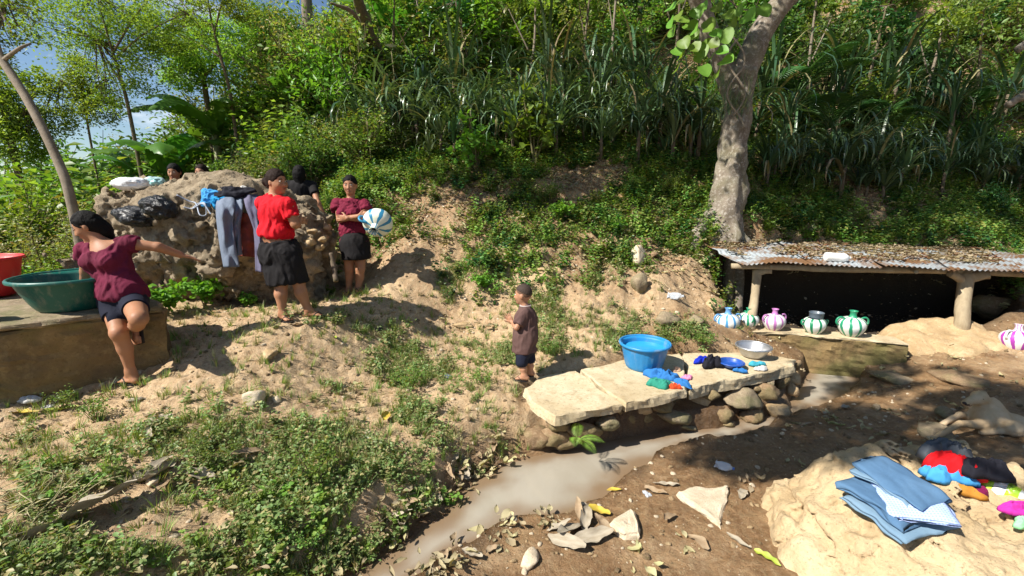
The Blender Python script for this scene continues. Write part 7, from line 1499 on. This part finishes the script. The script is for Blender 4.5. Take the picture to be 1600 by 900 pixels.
HEAP = [(895, 835, .3, .10, GRYL, .8), (915, 820, .26, .08, GRYL, 1.3), (925, 845, .28, .09, GRYL, .2), (905, 805, .22, .05, BRNL, 1.6), (885, 855, .24, .08, GRYL, 2.6), (945, 828, .2, .06, BRNL, 2.2), (875, 828, .16, .05, GRYL, .1)]
for i, (u, v, L_, w, m, r) in enumerate(HEAP): bigleaf(u, v, L_, w, m, 20 + i, 'crumpled dead leaf in the heap by the stream beside the yellow leaf', r, (rr.uniform(-.6, .6), rr.uniform(-.4, .4)), .03)['group'] = 'dead leaf heap by the stream'
for i, (u, v, L_, w, m, r) in enumerate([(240, 742, .22, .08, GRYL, .9), (262, 742, .26, .08, GRYL, 1.2), (225, 758, .2, .07, GRYL, .2), (262, 770, .2, .06, BRNL, 1.5), (245, 668, .22, .08, GRYL, .7), (262, 680, .2, .07, BRNL, .2), (232, 690, .16, .06, GRYL, 2.1), (315, 752, .2, .07, GRYL, .1), (388, 720, .2, .05, BRNL, .9)]):
    bigleaf(u, v, L_, w, m, 40 + i, 'pale dead leaf lying among weeds at lower left', r, (rr.uniform(-.5, .5), rr.uniform(-.4, .4)), .03)['group'] = 'pale dead leaves at lower left'
for i in range(34):
    e = WATER_PX_L[rr.integers(1, 6)]; f_ = WATER_PX_L[rr.integers(1, 6)]; k = rr.uniform(0, 1); i0 = rr.integers(1, 5); a, b = WATER_PX_L[i0], WATER_PX_L[i0 + 1]; u = a[0] * (1 - k) + b[0] * k - rr.uniform(6, 60); v = a[1] * (1 - k) + b[1] * k - rr.uniform(0, 30)
    bigleaf(u, v, rr.uniform(.10, .2), rr.uniform(.03, .06), [GRYL, BRNL, BRNL][i % 3], 60 + i, 'brown dead leaf lying along the left edge of the stream', rr.uniform(0, 6), (rr.uniform(-.8, .8), rr.uniform(-.5, .5)), .03)['group'] = 'dead leaves along the stream edge'
for i, (u, v) in enumerate([(700, 862), (770, 862), (735, 870), (690, 880), (1160, 775), (1045, 815), (1150, 850), (1090, 850), (1320, 830 - 190), (1260, 665), (1040, 762), (1025, 770)]):
    bigleaf(u, v, rr.uniform(.10, .2), rr.uniform(.03, .07), [GRYL, BRNL][i % 2], 120 + i, 'dead leaf pressed into the mud of the right bank', rr.uniform(0, 6), (rr.uniform(-.2, .2), 0), .012)['group'] = 'dead leaves on the mud'
# scraps of litter
t_ = [(48, 628, .16, 'torn white paper scrap at the foot of the platform', C_WHT), (75, 640, .08, 'small white litter scrap beside the paper', C_WHT), (700, 590, .12, 'grey plastic scrap in the weed clump', PG), (575, 685, .07, 'white litter scrap on the path', C_WHT), (590, 518, .1, 'dark plastic scrap on the path', BAG), (1010, 775, .07, 'clear plastic scrap on the mud at the water edge', M_CLR)]
for i, (u, v, s_, lb, m) in enumerate(t_): crumple('litter', lb, 'litter', T(u, v) + [0, 0, .005], (s_, s_ * .6), s_ * .2, m, 70 + i, i)

# labels that still coincide get their order from left to right
_by = {}
for o_ in list(SC.objects):
    if o_.parent is None and 'label' in o_ and 'category' in o_: _by.setdefault(o_['label'], []).append(o_)
for lb_, os_ in _by.items():
    if 1 < len(os_) <= 3 and os_[0]['category'] in ('bush', 'plant'):
        os_.sort(key=lambda q: float(px_of(np.array([q.location.x]), np.array([q.location.y]), np.array([q.location.z]))[0][0]))
        for q, w_ in zip(os_, ['leftmost', 'rightmost'] if len(os_) == 2 else ['leftmost', 'middle', 'rightmost']): q['label'] = w_ + ' ' + ' '.join(x_ for x_ in lb_.split() if x_ not in ('medium', 'leafy'))
    elif len(os_) > 3 and os_[0]['category'] in ('bush', 'plant'):
        for q in os_: q['group'] = os_[0]['group']
